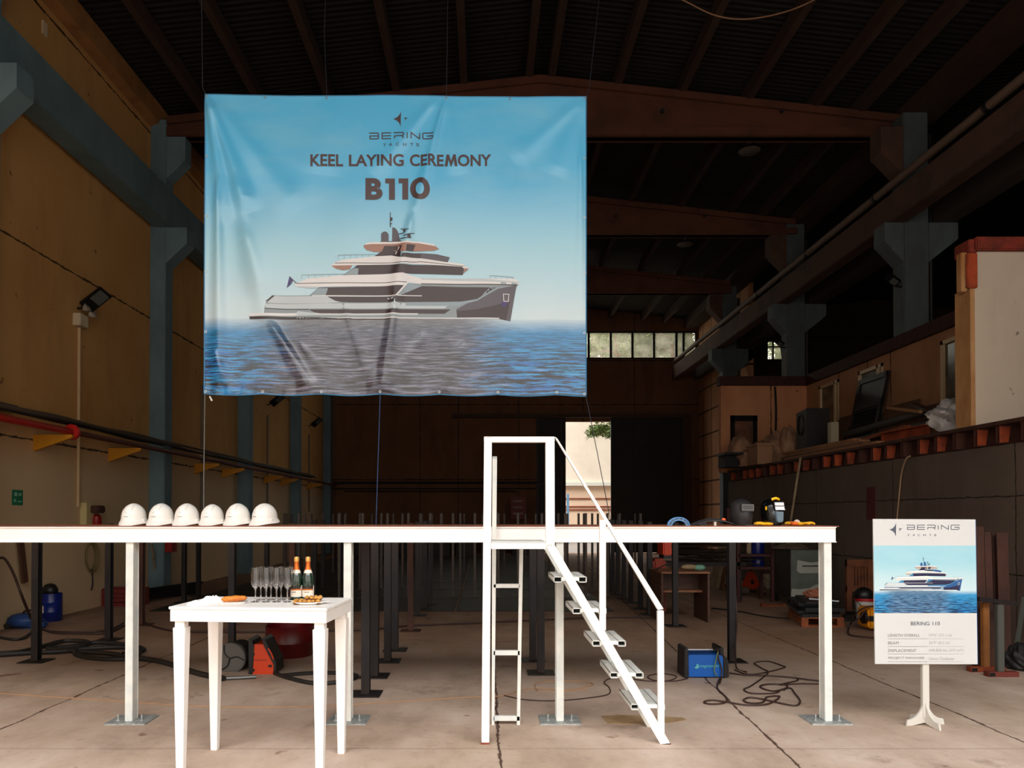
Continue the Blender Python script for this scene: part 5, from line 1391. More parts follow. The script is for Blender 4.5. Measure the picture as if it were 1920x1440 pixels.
# blue drum with black helmet on top
NAVY = mat('navy_paint', (14, 36, 120), .3, rgb2=(10, 26, 86), scale=5)
bd = on_z(96, 1164)
t = thing('blue_drum', 'navy blue drum with a small white label near the tan wall', 'drum', bd)
r_ = .125 * 1; zt_ = at(96, 1112, bd.y).z; r_ = (at(115, 1100, bd.y).x - at(78, 1100, bd.y).x) / 2
MB().lathe([(r_*.97, 0), (r_, .01), (r_, zt_*.32), (r_*1.03, zt_*.34), (r_, zt_*.36), (r_, zt_*.66), (r_*1.03, zt_*.68), (r_, zt_*.70), (r_, zt_), (r_*.94, zt_), (r_*.92, zt_ - .03), (.02, zt_ - .03)], bd, 32).build('body', NAVY, t, smooth=50)
MB().grid(6, 1, lambda u, v: bd + Vector((math.cos(-PI*(.78 - .22*u)) * (r_+.004), math.sin(-PI*(.78 - .22*u)) * (r_+.004), zt_*.32 + v * zt_*.25))).build('label_sticker', LABW, t, recalc=False)
MB().blob(bd + Vector((-.02, 0, zt_ + .04)), (r_*.75, r_*.7, .12), lambda d: 1 + .08 * mnoise.noise(d * 3)).build('black_bag', BLACK, None, 'round black bag sitting on top of the navy drum', 'bag', smooth=True)
cb = on_z(50, 1178)
t = thing('portable_compressor', 'low blue machine with a carry handle on the floor at the far left', 'machine', cb)
MB().blob(cb + Vector((-.05, 0, .12)), (.24, .18, .12), lambda d: 1 + .1 * mnoise.noise(d * 4)).build('body', mat('dull_blue', (34, 66, 120), .5), t, smooth=True)
MB().box(cb.x - .1, cb.x + .3, cb.y - .1, cb.y + .1, 0, .14).build('tank', mat('dull_blue', (34, 66, 120), .5), t, bevel=.04)
MB().tube([cb + Vector((-.05, -.05, .16)), cb + Vector((0, -.05, .27)), cb + Vector((.14, -.05, .27)), cb + Vector((.2, -.05, .16))], .015, 8).build('handle', BLACK, t)
MB().blob(cb + Vector((-.32, 0, .04)), (.12, .1, .05), lambda d: 1 + .3 * mnoise.noise(d * 5)).build('rubble_heap', mat('grey_rubble', (60, 54, 48), .9), None, 'small heap of dark rubble left of the low blue machine', 'rubble')
# red crate and things by wall
rc = on_z(210, 1137)
t = thing('red_crate', 'dark red slatted crate on the floor against the tan wall', 'crate', rc)
w0 = at(190, 1137, rc.y).x; w1 = at(232, 1137, rc.y).x; zt_ = at(200, 1104, rc.y).z
CR = mat('dark_red_plastic', (112, 30, 26), .5)
for k in range(4): MB().box(w0, w1 + .3, rc.y, rc.y + .02, zt_ * k / 4, zt_ * (k + .8) / 4).build('side_slat', CR, t)
MB().box(w0, w0 + .03, rc.y + .02, rc.y + .4, 0, zt_).build('end_panel', CR, t); MB().box(w1 + .27, w1 + .3, rc.y + .02, rc.y + .4, 0, zt_).build('end_panel', CR, t); MB().box(w0, w1 + .3, rc.y + .4, rc.y + .42, 0, zt_).build('back_panel', CR, t)
sl = on_z(272, 1128)
for k in range(5): MB().bar(sl + Vector((-.3 + .05*k, -.3, .04 + .05 * k)), sl + Vector((.5, 1.3 + .1*k, .04 + .05 * k)), .08, .045).build('steel_bar', STEEL_DARK, None, 'dark steel bar in the low pile on the floor beside the blue-grey column', 'bar', 'steel bars piled by the column')
MB().tube([on_z(296, 1112) + Vector((0, 0, 0)), at(284, 1017, 16.0), at(283, 1010, 16.0)], .025, 8, smooth=False).build('leaning_rod', CARDM, None, 'long thin pale rod leaning against the blue-grey column', 'rod')
MB().box(-7.03, -6.88, 16.45, 16.72, at(315, 1035, 16.5).z, at(315, 1008, 16.5).z).build('red_cabinet', mat('signal_red', (150, 20, 18), .4), None, 'small red fire cabinet on the side of the nearest blue-grey column', 'cabinet')
ext = on_x(176, 972, XL + .1)
t = thing('wall_siren', 'red beacon lamp with a dark top on the tan wall behind the platform', 'lamp', ext)
MB().lathe([(.08, 0), (.09, .02), (.08, .16), (.03, .2)], ext + Vector((.05, 0, -.12)), 18).build('red_lens', mat('signal_red', (150, 20, 18), .4), t, smooth=True)
MB().box(ext.x - .0, ext.x + .16, ext.y - .16, ext.y + .12, ext.z + .1, ext.z + .24).build('cover', STEEL_BROWN, t, bevel=.02)
bx = on_x(163, 965, XL + .05)
MB().box(XL, XL + .12, bx.y - .15, bx.y + .15, bx.z - .2, bx.z + .22).build('switch_box', mat('pale_yellow_box', (210, 196, 140), .6), None, 'pale yellow switch box at the foot of the wall conduit', 'box', bevel=.01)
cw = on_x(170, 1044, XL + .04)
mb = MB()
for k in range(5): mb.tube([cw + Vector((.01 * k, math.cos(2*PI*q/20) * (.17 + .012*k), math.sin(2*PI*q/20) * (.24 + .012*k))) for q in range(20)], .012, 6, closed=True)
mb.build('hose_coil', mat('olive_hose', (120, 104, 60), .7), None, 'olive hose coil hanging on the tan wall between two dark posts', 'hose')
MB().tube([cw + Vector((.03, 0, -.24)), cw + Vector((.03, .02, -.5)), cw + Vector((.03, -.03, -.62))], .012, 6).build('rope_end', BLACKM, None, 'short dark cord dangling below the olive hose coil', 'cord')
hb_ = on_x(41, 1055, XL + .06)
MB().bar(on_x(38, 1010, XL + .1), on_x(47, 1092, XL + .1), .12, .04, up=(1, 0, 0)).build('hanging_plank', WOODB, None, 'narrow dark brown plank hanging on the tan wall left of the nearest post', 'plank')
# grey hose reel and orange machine
rl = on_z(435, 1258); RM = mat('reel_grey', (92, 90, 86), .5)
t = thing('wire_reel', 'round dark grey wire reel standing on edge beside the orange machine', 'reel', rl)
cr = at(434, 1233, rl.y); rr = (at(463, 1233, rl.y).x - at(406, 1233, rl.y).x) / 2
mb = MB(); mb.cyl(cr + Vector((0, -.05, 0)), cr + Vector((0, .04, 0)), rr, 40); mb.build('front_flange', RM, t, bevel=.008)
mb = MB(); mb.cyl(cr + Vector((0, .04, 0)), cr + Vector((.02, .3, 0)), rr * .92, 32); mb.build('drum_core', BLACKM, t)
mb = MB()
for k in range(3):
    a = PI/2 + 2*PI*k/3 + .4; mb.tube([cr + Vector((0, -.055, 0)), cr + Vector((math.cos(a + .35)*rr*.5, -.055, math.sin(a + .35)*rr*.5)), cr + Vector((math.cos(a)*rr*.94, -.055, math.sin(a)*rr*.94))], .008, 6)
mb.build('curved_rib', BLACK, t)
om = on_z(490, 1266); om.y += .05
def OM(px, py, dy=0): return at(px, py, om.y + dy)
t = thing('welding_machine', 'bright orange wedge-shaped welding machine with a black front under the table', 'machine', om)
mb = MB(); mb.prism([OM(473, 1268), OM(476, 1208), OM(493, 1208), OM(513, 1247), OM(513, 1264), OM(508, 1268)], (0, .3, 0)); mb.build('orange_cover', ORANGE, t, bevel=.006)
mb = MB(); mb.prism([OM(491, 1196, -.01), OM(497, 1200, -.01), OM(517, 1240, -.01), OM(518, 1262, -.01), OM(512, 1266, -.01), OM(513, 1247, -.01), OM(493, 1208, -.01)], (0, .32, 0)); mb.build('front_frame', BLACK, t, bevel=.006)
mb = MB(); mb.prism([OM(466, 1266, -.01), OM(466, 1198, -.01), OM(472, 1202, -.01), OM(476, 1212, -.01), OM(473, 1268, -.01)], (0, .32, 0)); mb.build('rear_frame', BLACK, t)
MB().box(OM(503, 1250).x, OM(510, 1250).x, om.y - .004, om.y, OM(500, 1251).z, OM(500, 1246.5).z).build('switch', BLACK, t)
for y in (1227, 1257): MB().box(OM(473.5, y).x, OM(477.5, y).x, om.y - .006, om.y, OM(500, y + 2).z, OM(500, y - 3).z).build('hinge', BLACK, t)
MB().tube([OM(503, 1216, -.02), OM(508, 1224, -.03), OM(513, 1236, -.02)], .008, 6).build('handle', ORANGE, t)
mb = MB()
for k in range(7):
    x = 480 + 3.7 * k; mb.box(OM(x, 0).x, OM(x + 2.2, 0).x, om.y - .002, om.y, OM(x, 1239.3).z, OM(x, 1236.2).z)
mb.build('faded_lettering', mat('faded_red_print', (150, 40, 12), .5), t)
MB().tube([on_z(424, 1272, .02), on_z(448, 1271, .02), on_z(480, 1269, .02)], .02, 8, smooth=False).build('steel_rod', mat('dull_steel', (100, 98, 96), .4, .6), None, 'short steel rod on the floor in front of the wire reel', 'rod')
rd = on_z(531, 1236); r_ = (at(575, 1200, rd.y).x - at(485, 1200, rd.y).x) / 2; zt_ = at(531, 1180, rd.y).z
RD = mat('dark_red_drum_paint', (96, 10, 10), .35, rgb2=(70, 8, 8), scale=4)
rd.y += r_
t = thing('red_drum', 'wide dark red drum lying behind the orange machine', 'drum', rd)
MB().lathe([(r_*.98, 0), (r_, .02), (r_, zt_*.45), (r_*1.02, zt_*.48), (r_, zt_*.51), (r_, zt_), (r_*1.015, zt_ + .01), (r_*.96, zt_ + .01), (r_*.95, zt_*.3), (.03, zt_*.3)], rd, 40).build('body', RD, t, smooth=50)
MB().box(at(505, 1170, 12).x, at(520, 1170, 12).x, on_z(512, 1173).y, on_z(512, 1173).y + .2, 0, .03).build('floor_plate', STEEL_DARK, None, 'small dark plate on the lit floor beyond the red drum', 'plate')

# ================================================================== RIGHT SIDE OF THE HALL FLOOR
# blue welding machine
bw = on_z(1327, 1272); 
def BW(px, py, dy=0): return at(px, py, bw.y + dy)
t = thing('welding_machine', 'blue box-shaped welding machine with black ends and a silver top handle', 'machine', bw)
BLU = mat('machine_blue', (10, 96, 190), .35)
mb = MB(); a, b = BW(1291, 1228), BW(1357, 1270); mb.box(a.x, b.x, bw.y, bw.y + .28, max(.015, b.z), a.z); mb.build('blue_cover', BLU, t, bevel=.006)
mb = MB(); mb.prism([BW(1283, 1271, -.01), BW(1284, 1216, -.01), BW(1290, 1214, -.01), BW(1292, 1271, -.01)], (0, .3, 0)); mb.build('rear_panel', BLACK, t, bevel=.006)
mb = MB(); mb.prism([BW(1350, 1214, -.01), BW(1357, 1215, -.01), BW(1358, 1230, -.01), BW(1366, 1238, -.01), BW(1367, 1270, -.01), BW(1357, 1271, -.01), BW(1356, 1232, -.01), BW(1351, 1228, -.01)], (0, .3, 0)); mb.build('front_panel', BLACK, t, bevel=.006)
MB().cyl(BW(1289, 1218, .1), BW(1355, 1218, .1), .011, 14).build('handle', mat('silver_bar', (200, 200, 200), .3, .7), t)
mb = MB(); mb.cyl(BW(1306, 1249, -.003), BW(1306, 1249, 0), .026, 24); mb.build('badge', mat('teal_print', (90, 190, 190), .5), t)
WORDM = mat('teal_print', (90, 190, 190), .5)
bm = text2d('magmaweld', 1312, 1245.5, 1348, 1253, .01)
finish2d(bm, 'lettering', WORDM, t, lambda x, y: BW(x, y, -.002), label='pale teal maker lettering')
bm = text2d('MW', 1301.5, 1247, 1310.5, 1251, .02)
finish2d(bm, 'badge_lettering', BLU, t, lambda x, y: BW(x, y, -.005))
MB().tube([BW(1338, 1217, .06), BW(1346, 1220, -.02), BW(1347, 1235, -.03), BW(1353, 1255, -.03), on_z(1352, 1272, .012), on_z(1349, 1282, .01)], .009, 7).build('cable', CABB, None, 'brown cable draped over the front of the blue machine', 'cable', smooth=True)
MB().tube([BW(1346, 1222, -.03), BW(1342, 1240, -.035), BW(1339, 1256, -.03), BW(1344, 1268, -.03)], .006, 6).build('wire', mat('green_wire', (110, 130, 80), .6), None, 'thin greenish wire dangling on the front of the blue machine', 'wire')
# desk
dk = on_z(1258, 1150); 
t = thing('wooden_desk', 'old dark wooden desk with a side panel and shelf under the platform', 'desk', on_z(1300, 1160))
DW = mat('dark_desk_wood', (88, 56, 42), .6, rgb2=(64, 42, 34), scale=3, stretch=(1, 1, 6)); DW2 = mat('desk_edge', (140, 92, 60), .6)
Yd0, Yd1 = on_z(1330, 1168).y, on_z(1330, 1168).y + .8
xd0, xd1 = at(1240, 1168, Yd0).x, at(1331, 1168, Yd0).x; zdk = at(1300, 1072, Yd0).z
mb = MB(); mb.box(xd0, xd1, Yd0 - .02, Yd1, zdk - .03, zdk); mb.build('desk_top', DW2, t)
MB().box(xd1 - .035, xd1, Yd0, Yd1, 0, zdk - .03).build('side_panel', DW, t); MB().box(xd0, xd0 + .035, Yd0, Yd1, 0, zdk - .03).build('side_panel', DW, t)
MB().box(xd0 + .035, xd1 - .035, Yd1 - .3, Yd1 - .27, zdk * .55, zdk - .03).build('back_panel', DW, t)
MB().box(xd0 + .035, xd1 - .035, Yd0 + .3, Yd1 - .27, zdk * .56, zdk * .6).build('shelf', DW2, t)
tq = at(1298, 1068, Yd0 + .25)
t = thing('grinder', 'small pale green power tool lying on the desk', 'tool', (tq.x, tq.y, zdk))
mb = MB(); mb.blob(Vector((tq.x - .05, tq.y, zdk + .06)), (.14, .05, .045)); mb.build('body', mat('cream_tool', (150, 130, 100), .5), t, smooth=True)
MB().blob(Vector((tq.x + .12, tq.y, zdk + .05)), (.1, .06, .05)).build('head', mat('pale_green_tool', (110, 160, 140), .5), t, smooth=True)
MB().tube([Vector((tq.x - .15, tq.y, zdk + .05)), Vector((tq.x - .4, tq.y + .05, zdk + .1)), Vector((tq.x - .6, tq.y, zdk + .02)), Vector((tq.x - .75, tq.y - .1, zdk + .02))], .01, 6).build('cord', CABLE, t)
# orange machines
oy = Yd1 + .9
OD = mat('deep_orange', (150, 44, 14), .5)
t = thing('welding_machine', 'tall dull orange machine cabinet standing left of the desk', 'machine', on_z(1236, 1150))
yo = on_z(1236, 1152).y
MB().box(at(1225, 1100, yo).x, at(1250, 1100, yo).x, yo, yo + .5, .0, at(1236, 1048, yo).z).build('cabinet', OD, t, bevel=.04)
mb = MB()
for k in range(4): mb.box(at(1227, 1100, yo).x, at(1247, 1100, yo).x, yo - .006, yo, at(1236, 1120 + 6*k, yo).z, at(1236, 1117 + 6*k, yo).z)
mb.build('vent_slot', BLACK, t)
yo2 = yo + .1
t = thing('wire_feeder', 'bright orange feeder box under the platform edge left of the desk', 'machine', (at(1249, 1040, yo2).x, yo2, at(1249, 1041, yo2).z))
MB().box(at(1241, 1040, yo2).x, at(1258, 1040, yo2).x, yo2 - .1, yo2 + .35, at(1249, 1041, yo2).z, at(1249, 1010, yo2).z).build('orange_case', ORANGE, t, bevel=.02)
MB().box(at(1243, 1040, yo2).x, at(1257, 1040, yo2).x, yo2 - .07, yo2 + .3, at(1249, 1047, yo2).z, at(1249, 1041, yo2).z).build('base', BLACK, t)
MB().box(at(1256, 1020, yo2).x, at(1258, 1020, yo2).x, yo2 - .106, yo2 - .1, at(1249, 1025, yo2).z, at(1249, 1022, yo2).z).build('latch', BLACK, t)
# clutter heap behind the desk: bundles of rods and sheets
rnd = random.Random(21)
t = thing('rod_rack', 'dark steel rack behind the desk carrying a tangle of thin rods', 'rack', at(1310, 1050, 15.2))
rz = at(1310, 1042, 15.2).z; rx = at(1310, 1042, 15.2).x
for k in range(22):
    z = rz + rnd.uniform(-.12, .28); x0 = rx + rnd.uniform(-.9, -.3)
    MB().tube([Vector((x0, 15.2 + rnd.uniform(-.2, .3), z)), Vector((x0 + .8, 15.2 + rnd.uniform(-.2, .3), z - .05 + rnd.uniform(-.05, .05))), Vector((x0 + 1.6, 15.2 + rnd.uniform(-.2, .3), z + rnd.uniform(-.12, .06)))], .012, 5).build('steel_rod', mat('dark_rod', (70, 60, 56), .4, .5), None, 'thin dark rod in the tangle on the rack behind the desk', 'rod', 'thin rods on the rack')
for x in (-.8, .8): MB().box(rx + x - .04, rx + x + .04, 15.1, 15.5, 0, rz - .12).build('leg', STEEL_DARK, t)
MB().box(rx - .9, rx + .9, 15.0, 15.6, rz - .2, rz - .12).build('shelf', STEEL_DARK, t)
for px0, px1, col, lab in ((1342, 1352, CARDM, 'cream sheet of board leaning behind the desk'), (1348, 1360, mat('brown_board', (120, 84, 56), .8), 'brown board leaning behind the cream sheet')):
    a = on_z(px0, 1105); MB().hexa([a, a + Vector((.12, 0, 0)), a + Vector((.14, .6, 0)), a + Vector((.02, .6, 0))], [a + Vector((.28, .1, 1.15)), a + Vector((.34, .1, 1.15)), a + Vector((.36, .7, 1.15)), a + Vector((.30, .7, 1.15))]).build('leaning_board', col, None, lab, 'board')
def bucket(c, r, h, m, label, mr=None, name='bucket'):
    t = thing(name, label, 'bucket', c)
    MB().lathe([(r*.84, 0), (r*.86, .005), (r*.97, h*.9), (r*1.03, h*.91), (r*1.03, h), (r*.96, h), (r*.82, .02), (.01, .02)], c, 28).build('pail', m, t, smooth=50)
    MB().tube([c + Vector((-r, 0, h*.93)), c + Vector((-r*.7, -r*.8, h*.7)), c + Vector((0, -r*1.05, h*.58)), c + Vector((r*.7, -r*.8, h*.7)), c + Vector((r, 0, h*.93))], .006, 6).build('handle', mat('dull_steel', (100, 98, 96), .4, .6), t)
    return t
WB_ = mat('off_white_bucket', (196, 180, 158), .5)
b = on_z(1353, 1086); bucket(b, .14, at(1353, 1064, b.y).z, WB_, 'white bucket standing behind the post, right of the desk')
b = on_z(1439, 1103); bucket(b, (at(1449, 1090, b.y).x - at(1430, 1090, b.y).x)/2, at(1439, 1077, b.y).z, WB_, 'white bucket between the orange pallet truck and the grey cabinet')
# pallet truck seen end on
pj = on_z(1410, 1113); 
def PJ(px, py, dy=0): return at(px, py, pj.y + dy)
t = thing('pallet_truck', 'orange pallet truck with a triangular body and two grey fork wheels', 'truck', pj)
mb = MB(); mb.prism([PJ(1391, 1103), PJ(1395, 1092), PJ(1402, 1074), PJ(1407, 1070), PJ(1412, 1071), PJ(1419, 1080), PJ(1426, 1101), PJ(1420, 1104), PJ(1400, 1104)], (0, .08, 0)); mb.build('body', ORANGE, t, bevel=.01)
mb = MB(); mb.prism([PJ(1407, 1091, -.01), PJ(1411, 1086, -.01), PJ(1415, 1094, -.01), PJ(1410, 1096, -.01)], (0, .012, 0)); mb.build('hole', BLACK, t)
for x in (1396, 1428):
    c_ = PJ(x, 1107, -.1); mb = MB(); mb.cyl(Vector((c_.x - .08, c_.y, .085)), Vector((c_.x + .08, c_.y, .085)), .085, 24); mb.build('wheel', mat('grey_wheel', (120, 104, 90), .7), t, bevel=.01)
    MB().box(c_.x - .09, c_.x + .09, c_.y + .08, c_.y + 1.1, .06, .12).build('fork', OD, t)
MB().tube([PJ(1408, 1072, .02), PJ(1408, 1066, .1), PJ(1407, 1062, .2)], .03, 8).build('tow_bar', STEEL_DARK, t)
t = thing('shelf_rack', 'dark red metal rack holding blue drums beyond the pallet truck', 'rack', (at(1420, 1100, 15).x, 15.4, 0))
DR = mat('dark_red_frame', (66, 22, 20), .6)
for px in (1385, 1449):
    for dy in (0, .6): MB().box(at(px, 1100, 15).x - .03, at(px, 1100, 15).x + .03, 15 + dy, 15.06 + dy, 0, 1.9).build('upright', DR, t)
for pz in (1041, 1065): 
    z = at(1400, pz, 15).z; MB().box(at(1385, 1100, 15).x, at(1449, 1100, 15).x, 15, 15.66, z - .03, z + .02).build('shelf', DR, t)
for k, (px, r, m, lab) in enumerate(((1431, .13, NAVY, 'upper navy drum standing on the dark red rack'), (1414, .05, CARDM, 'thin cream roll standing on the dark red rack'))):
    c = Vector((at(px, 1040, 15).x, 15.3, at(1400, 1041, 15).z + .02)); MB().lathe([(r*.97, 0), (r, .02), (r, .42), (r*.9, .45)], c, 26).build('drum' if k == 0 else 'cardboard_roll', m, None, lab, 'drum' if k == 0 else 'roll', smooth=50)
c = Vector((at(1431, 1040, 15).x, 15.3, at(1400, 1065, 15).z + .02)); MB().lathe([(.126, 0), (.13, .02), (.13, .19), (.12, .2)], c, 26).build('drum', NAVY, None, 'low navy drum on the lower shelf of the dark red rack', 'drum', smooth=50)
# grey cabinet on castors
gc = on_z(1462, 1132)
GC = mat('grey_green_cabinet', (104, 112, 106), .5, rgb2=(86, 94, 90), scale=3); GCS = mat('dark_cabinet_side', (64, 60, 54), .6, rgb2=(50, 46, 42), scale=3); PRIM = mat('primer_patch', (168, 172, 164), .6)
yc = on_z(1484, 1137).y
xg0, xg1 = at(1482, 1100, yc).x, at(1545, 1100, yc).x; zg0, zg1 = at(1500, 1122, yc).z, at(1500, 1030, yc).z
t = thing('metal_cabinet', 'grey metal cabinet on castors with a pale primer patch and bar handle', 'cabinet', (xg0, yc, 0))
mb = MB(); pL = on_z(1453, 1112); Lx = at(1450, 1100, yc + 1.1).x
mb.hexa([(Lx, yc + 1.1, zg0), (xg0, yc, zg0), (xg1, yc, zg0), (xg1, yc + 1.1, zg0)], [(Lx, yc + 1.1, zg1), (xg0, yc, zg1), (xg1, yc, zg1), (xg1, yc + 1.1, zg1)]); mb.build('body', GCS, t)
MB().box(xg0 + .01, xg1, yc - .015, yc, zg0 + .14, zg1 - .02).build('door', GC, t, bevel=.004)
MB().box(xg0 + .01, xg1, yc - .018, yc, zg0 + .0, zg0 + .13).build('plinth', PRIM, t)
def cpatch(pts, name): MB().prism([at(px, py, yc - .0165) for px, py in pts], (0, .001, 0)).build(name, PRIM, t)
cpatch([(1495, 1050), (1505, 1052), (1520, 1055), (1543, 1052), (1543, 1074), (1500, 1075), (1494, 1070)], 'primer_patch')
cpatch([(1484, 1104), (1500, 1105), (1518, 1103), (1530, 1096), (1543, 1094), (1543, 1110), (1484, 1110)], 'primer_patch')
MB().tube([at(1505, 1061, yc - .02), at(1505, 1061, yc - .05), at(1536, 1061, yc - .05), at(1536, 1061, yc - .02)], .008, 8, smooth=False).build('handle', STEEL_DARK, t)
MB().prism([at(1459, 1034, yc + .80), at(1470, 1034, yc + .47), at(1470, 1060, yc + .47), at(1459, 1058, yc + .80)], (-.012, -.012, 0)).build('paper_tag', mat('aged_paper', (176, 146, 100), .8), t)
for px, py in ((1460, 1128), (1486, 1137), (1540, 1137)):
    q = on_z(px, py); mb = MB(); yy_ = q.y + .1; mb.cyl(Vector((q.x - .02, yy_, .06)), Vector((q.x + .02, yy_, .06)), .06, 18); mb.box(q.x - .03, q.x + .03, yy_ - .03, yy_ + .03, .07, zg0 + .01); mb.build('castor', BLACK, t)
cloth('folded_tarp', Vector(((xg0 + xg1)/2 - .1, yc + .5, zg1)), .38, .35, .1, 0, 4.4, 'dusty brown tarp heaped on top of the grey cabinet', 'tarp', mat('dusty_tarp', (110, 92, 80), .85))
# pallet with black plates
pl = on_z(1505, 1176)
t = thing('wooden_pallet', 'orange-brown wooden pallet carrying flat black parts', 'pallet', pl)
ya, yb_ = pl.y, on_z(1480, 1158).y + .15; xa0, xa1 = at(1503, 1170, ya).x, at(1583, 1170, ya).x; sk = at(1478, 1160, yb_).x - xa0
def PLT(u, v, z): return Vector((xa0 + (xa1 - xa0) * u + sk * v, lerp(ya, yb_, v), z))
def slab(u0, u1, v0, v1, z0, z1, name, m=WOODO, par=None): MB().hexa([PLT(u0, v0, z0), PLT(u1, v0, z0), PLT(u1, v1, z0), PLT(u0, v1, z0)], [PLT(u0, v0, z1), PLT(u1, v0, z1), PLT(u1, v1, z1), PLT(u0, v1, z1)]).build(name, m, par or t)
zp = at(1510, 1158, ya).z
for v0 in (0, .43, .86):
    slab(0, 1, v0, v0 + .14, 0, zp*.16, 'bottom_board')
    for u0 in (0, .42, .84): slab(u0, u0 + .16, v0, v0 + .14, zp*.16, zp*.74, 'block')
for k in range(5): slab(0, 1, k*.215, k*.215 + .14, zp*.88, zp, 'top_board')
for u0 in (0, .42, .84): slab(u0, u0 + .16, 0, 1, zp*.74, zp*.88, 'stringer_board')
zz = zp
for k, (u0, u1, v0, v1, h_) in enumerate(((.02, .9, .02, .95, .05), (-.06, .95, .1, .98, .04), (.1, 1.0, .0, .85, .06), (.0, .85, .2, 1.0, .045), (.15, .9, .1, .9, .04))):
    MB().hexa([PLT(u0, v0, zz), PLT(u1, v0, zz), PLT(u1, v1, zz), PLT(u0, v1, zz)], [PLT(u0, v0, zz + h_ * .96), PLT(u1, v0, zz + h_ * .96), PLT(u1, v1, zz + h_ * .96), PLT(u0, v1, zz + h_ * .96)]).build('flat_panel', mat('black_sheet', (28, 30, 34), .45), None, 'flat black panel, %s of the stack on the wooden pallet' % ('lowest', 'second from the bottom', 'middle one', 'second from the top', 'topmost')[k], 'panel', 'black panels on the pallet'); zz += h_
MB().tube([PLT(.25, .2, zz + .03), PLT(.9, .05, zz + .01)], .014, 8).build('steel_rod', mat('bright_bar', (190, 196, 200), .3, .7), None, 'bright steel rod lying on the black panels', 'rod')
MB().blob(PLT(.55, .5, zz + .06), (.2, .14, .09), lambda d: 1 + .3 * mnoise.noise(d * 3)).build('clay_lump', mat('orange_clay', (150, 92, 70), .9), None, 'lumpy orange-brown rag heap on top of the black panels', 'rag')
q = on_z(1430, 1137); MB().prism([q, q + Vector((.05, .14, 0)), q + Vector((.62, .1, 0)), q + Vector((.1, -.06, 0))], (0, 0, .03)).build('wood_offcut', WOODO, None, 'thin orange wood offcut on the floor behind the pallet', 'wood')
MB().box(q.x - .03, q.x + .07, q.y - .05, q.y + .05, 0, .06).build('wood_block', RUST, None, 'small red-brown block at the end of the wood offcut', 'wood')
# bench against the wall
by = 13.1; bx0, bx1 = at(1588, 1100, by).x, at(1637, 1100, by).x
t = thing('slatted_bench', 'brown slatted wooden bench back standing on edge against the grey wall', 'frame', (bx0, by, 0))
zt_ = at(1600, 1049, by).z; BR_ = mat('orange_brown_wood', (124, 72, 42), .75, rgb2=(92, 52, 32), scale=4)
for x0, x1 in ((bx0, bx0 + .09), (bx1 - .09, bx1)): MB().box(x0, x1, by, by + .07, 0, zt_).build('upright', BR_, t)
for z0, z1 in ((zt_ - .12, zt_), (zt_*.42, zt_*.52)): MB().box(bx0, bx1, by - .01, by + .06, z0, z1).build('rail', BR_, t)
for k in range(5):
    x = bx0 + .1 + k * .055; MB().box(x, x + .04, by + .02, by + .05, zt_*.5, zt_ - .1).build('slat', BR_, t)
# white bucket with red rim, helmet, yellow compressor
b = on_z(1622, 1165); r_ = .15; bh = at(1624, 1122, b.y).z
bucket(b, r_, bh, mat('white_bucket_bright', (200, 200, 196), .4), 'white bucket with a red rim beside the sign', name='paint_bucket')
MB().lathe([(r_*1.05, bh*.9), (r_*1.06, bh*.9), (r_*1.06, bh*1.02), (r_*1.03, bh*1.02)], b, 28).build('red_hoop', mat('signal_red2', (170, 30, 40), .4), None, 'red plastic hoop around the top of the paint bucket', 'hoop', smooth=50)
MB().blob(b + Vector((-.02, 0, bh + .05)), (.15, .15, .14)).build('black_ball', BLACK, None, 'round black lump resting on the paint bucket', 'cover', smooth=True)
cy = on_z(1632, 1185); 
t = thing('air_compressor', 'yellow compressor half hidden behind the sign board', 'machine', cy)
AY = mat('amber_paint', (220, 140, 16), .4)
a = at(1629, 1185, cy.y); MB().box(a.x, a.x + .42, cy.y, cy.y + .35, .05, at(1632, 1140, cy.y).z).build('case', AY, t, bevel=.03)
MB().box(a.x + .0, a.x + .1, cy.y - .01, cy.y, at(1632, 1165, cy.y).z, at(1632, 1155, cy.y).z).build('panel', BLACK, t)
MB().cyl(a + Vector((-.04, .1, .2)), a + Vector((0.0, .1, .2)), .09, 20).build('motor', BLACK, t)
for k, pts in enumerate((((1640, 1196), (1600, 1192), (1590, 1186), (1594, 1172), (1604, 1152), (1620, 1140), (1640, 1136)), ((1640, 1145), (1622, 1146), (1612, 1158), (1600, 1170), (1588, 1176)))):
    P = [Vector(on_z(p[0], p[1], .015)) if (k == 0 and q < 4) else at(p[0], p[1], cy.y + (.05 if k else -.05)) for q, p in enumerate(pts)]
    MB().tube(P, .013, 7).build('hose', CABB, None, ('brown hose looping on the floor left of the sign', 'brown hose arching over the yellow compressor')[k], 'hose', smooth=True)
rnd = random.Random(5)
for k in range(6):
    q = on_z(1585 + 6*k, 1165 - 3*(k % 3)); MB().box(q.x - .08, q.x + .1, q.y - .05, q.y + .05, 0, .05 + .03 * (k % 3), None).build('scrap_piece', STEEL_DARK, None, 'small dark scrap piece on the floor between the pallet and the bucket', 'scrap', 'scrap by the bucket')
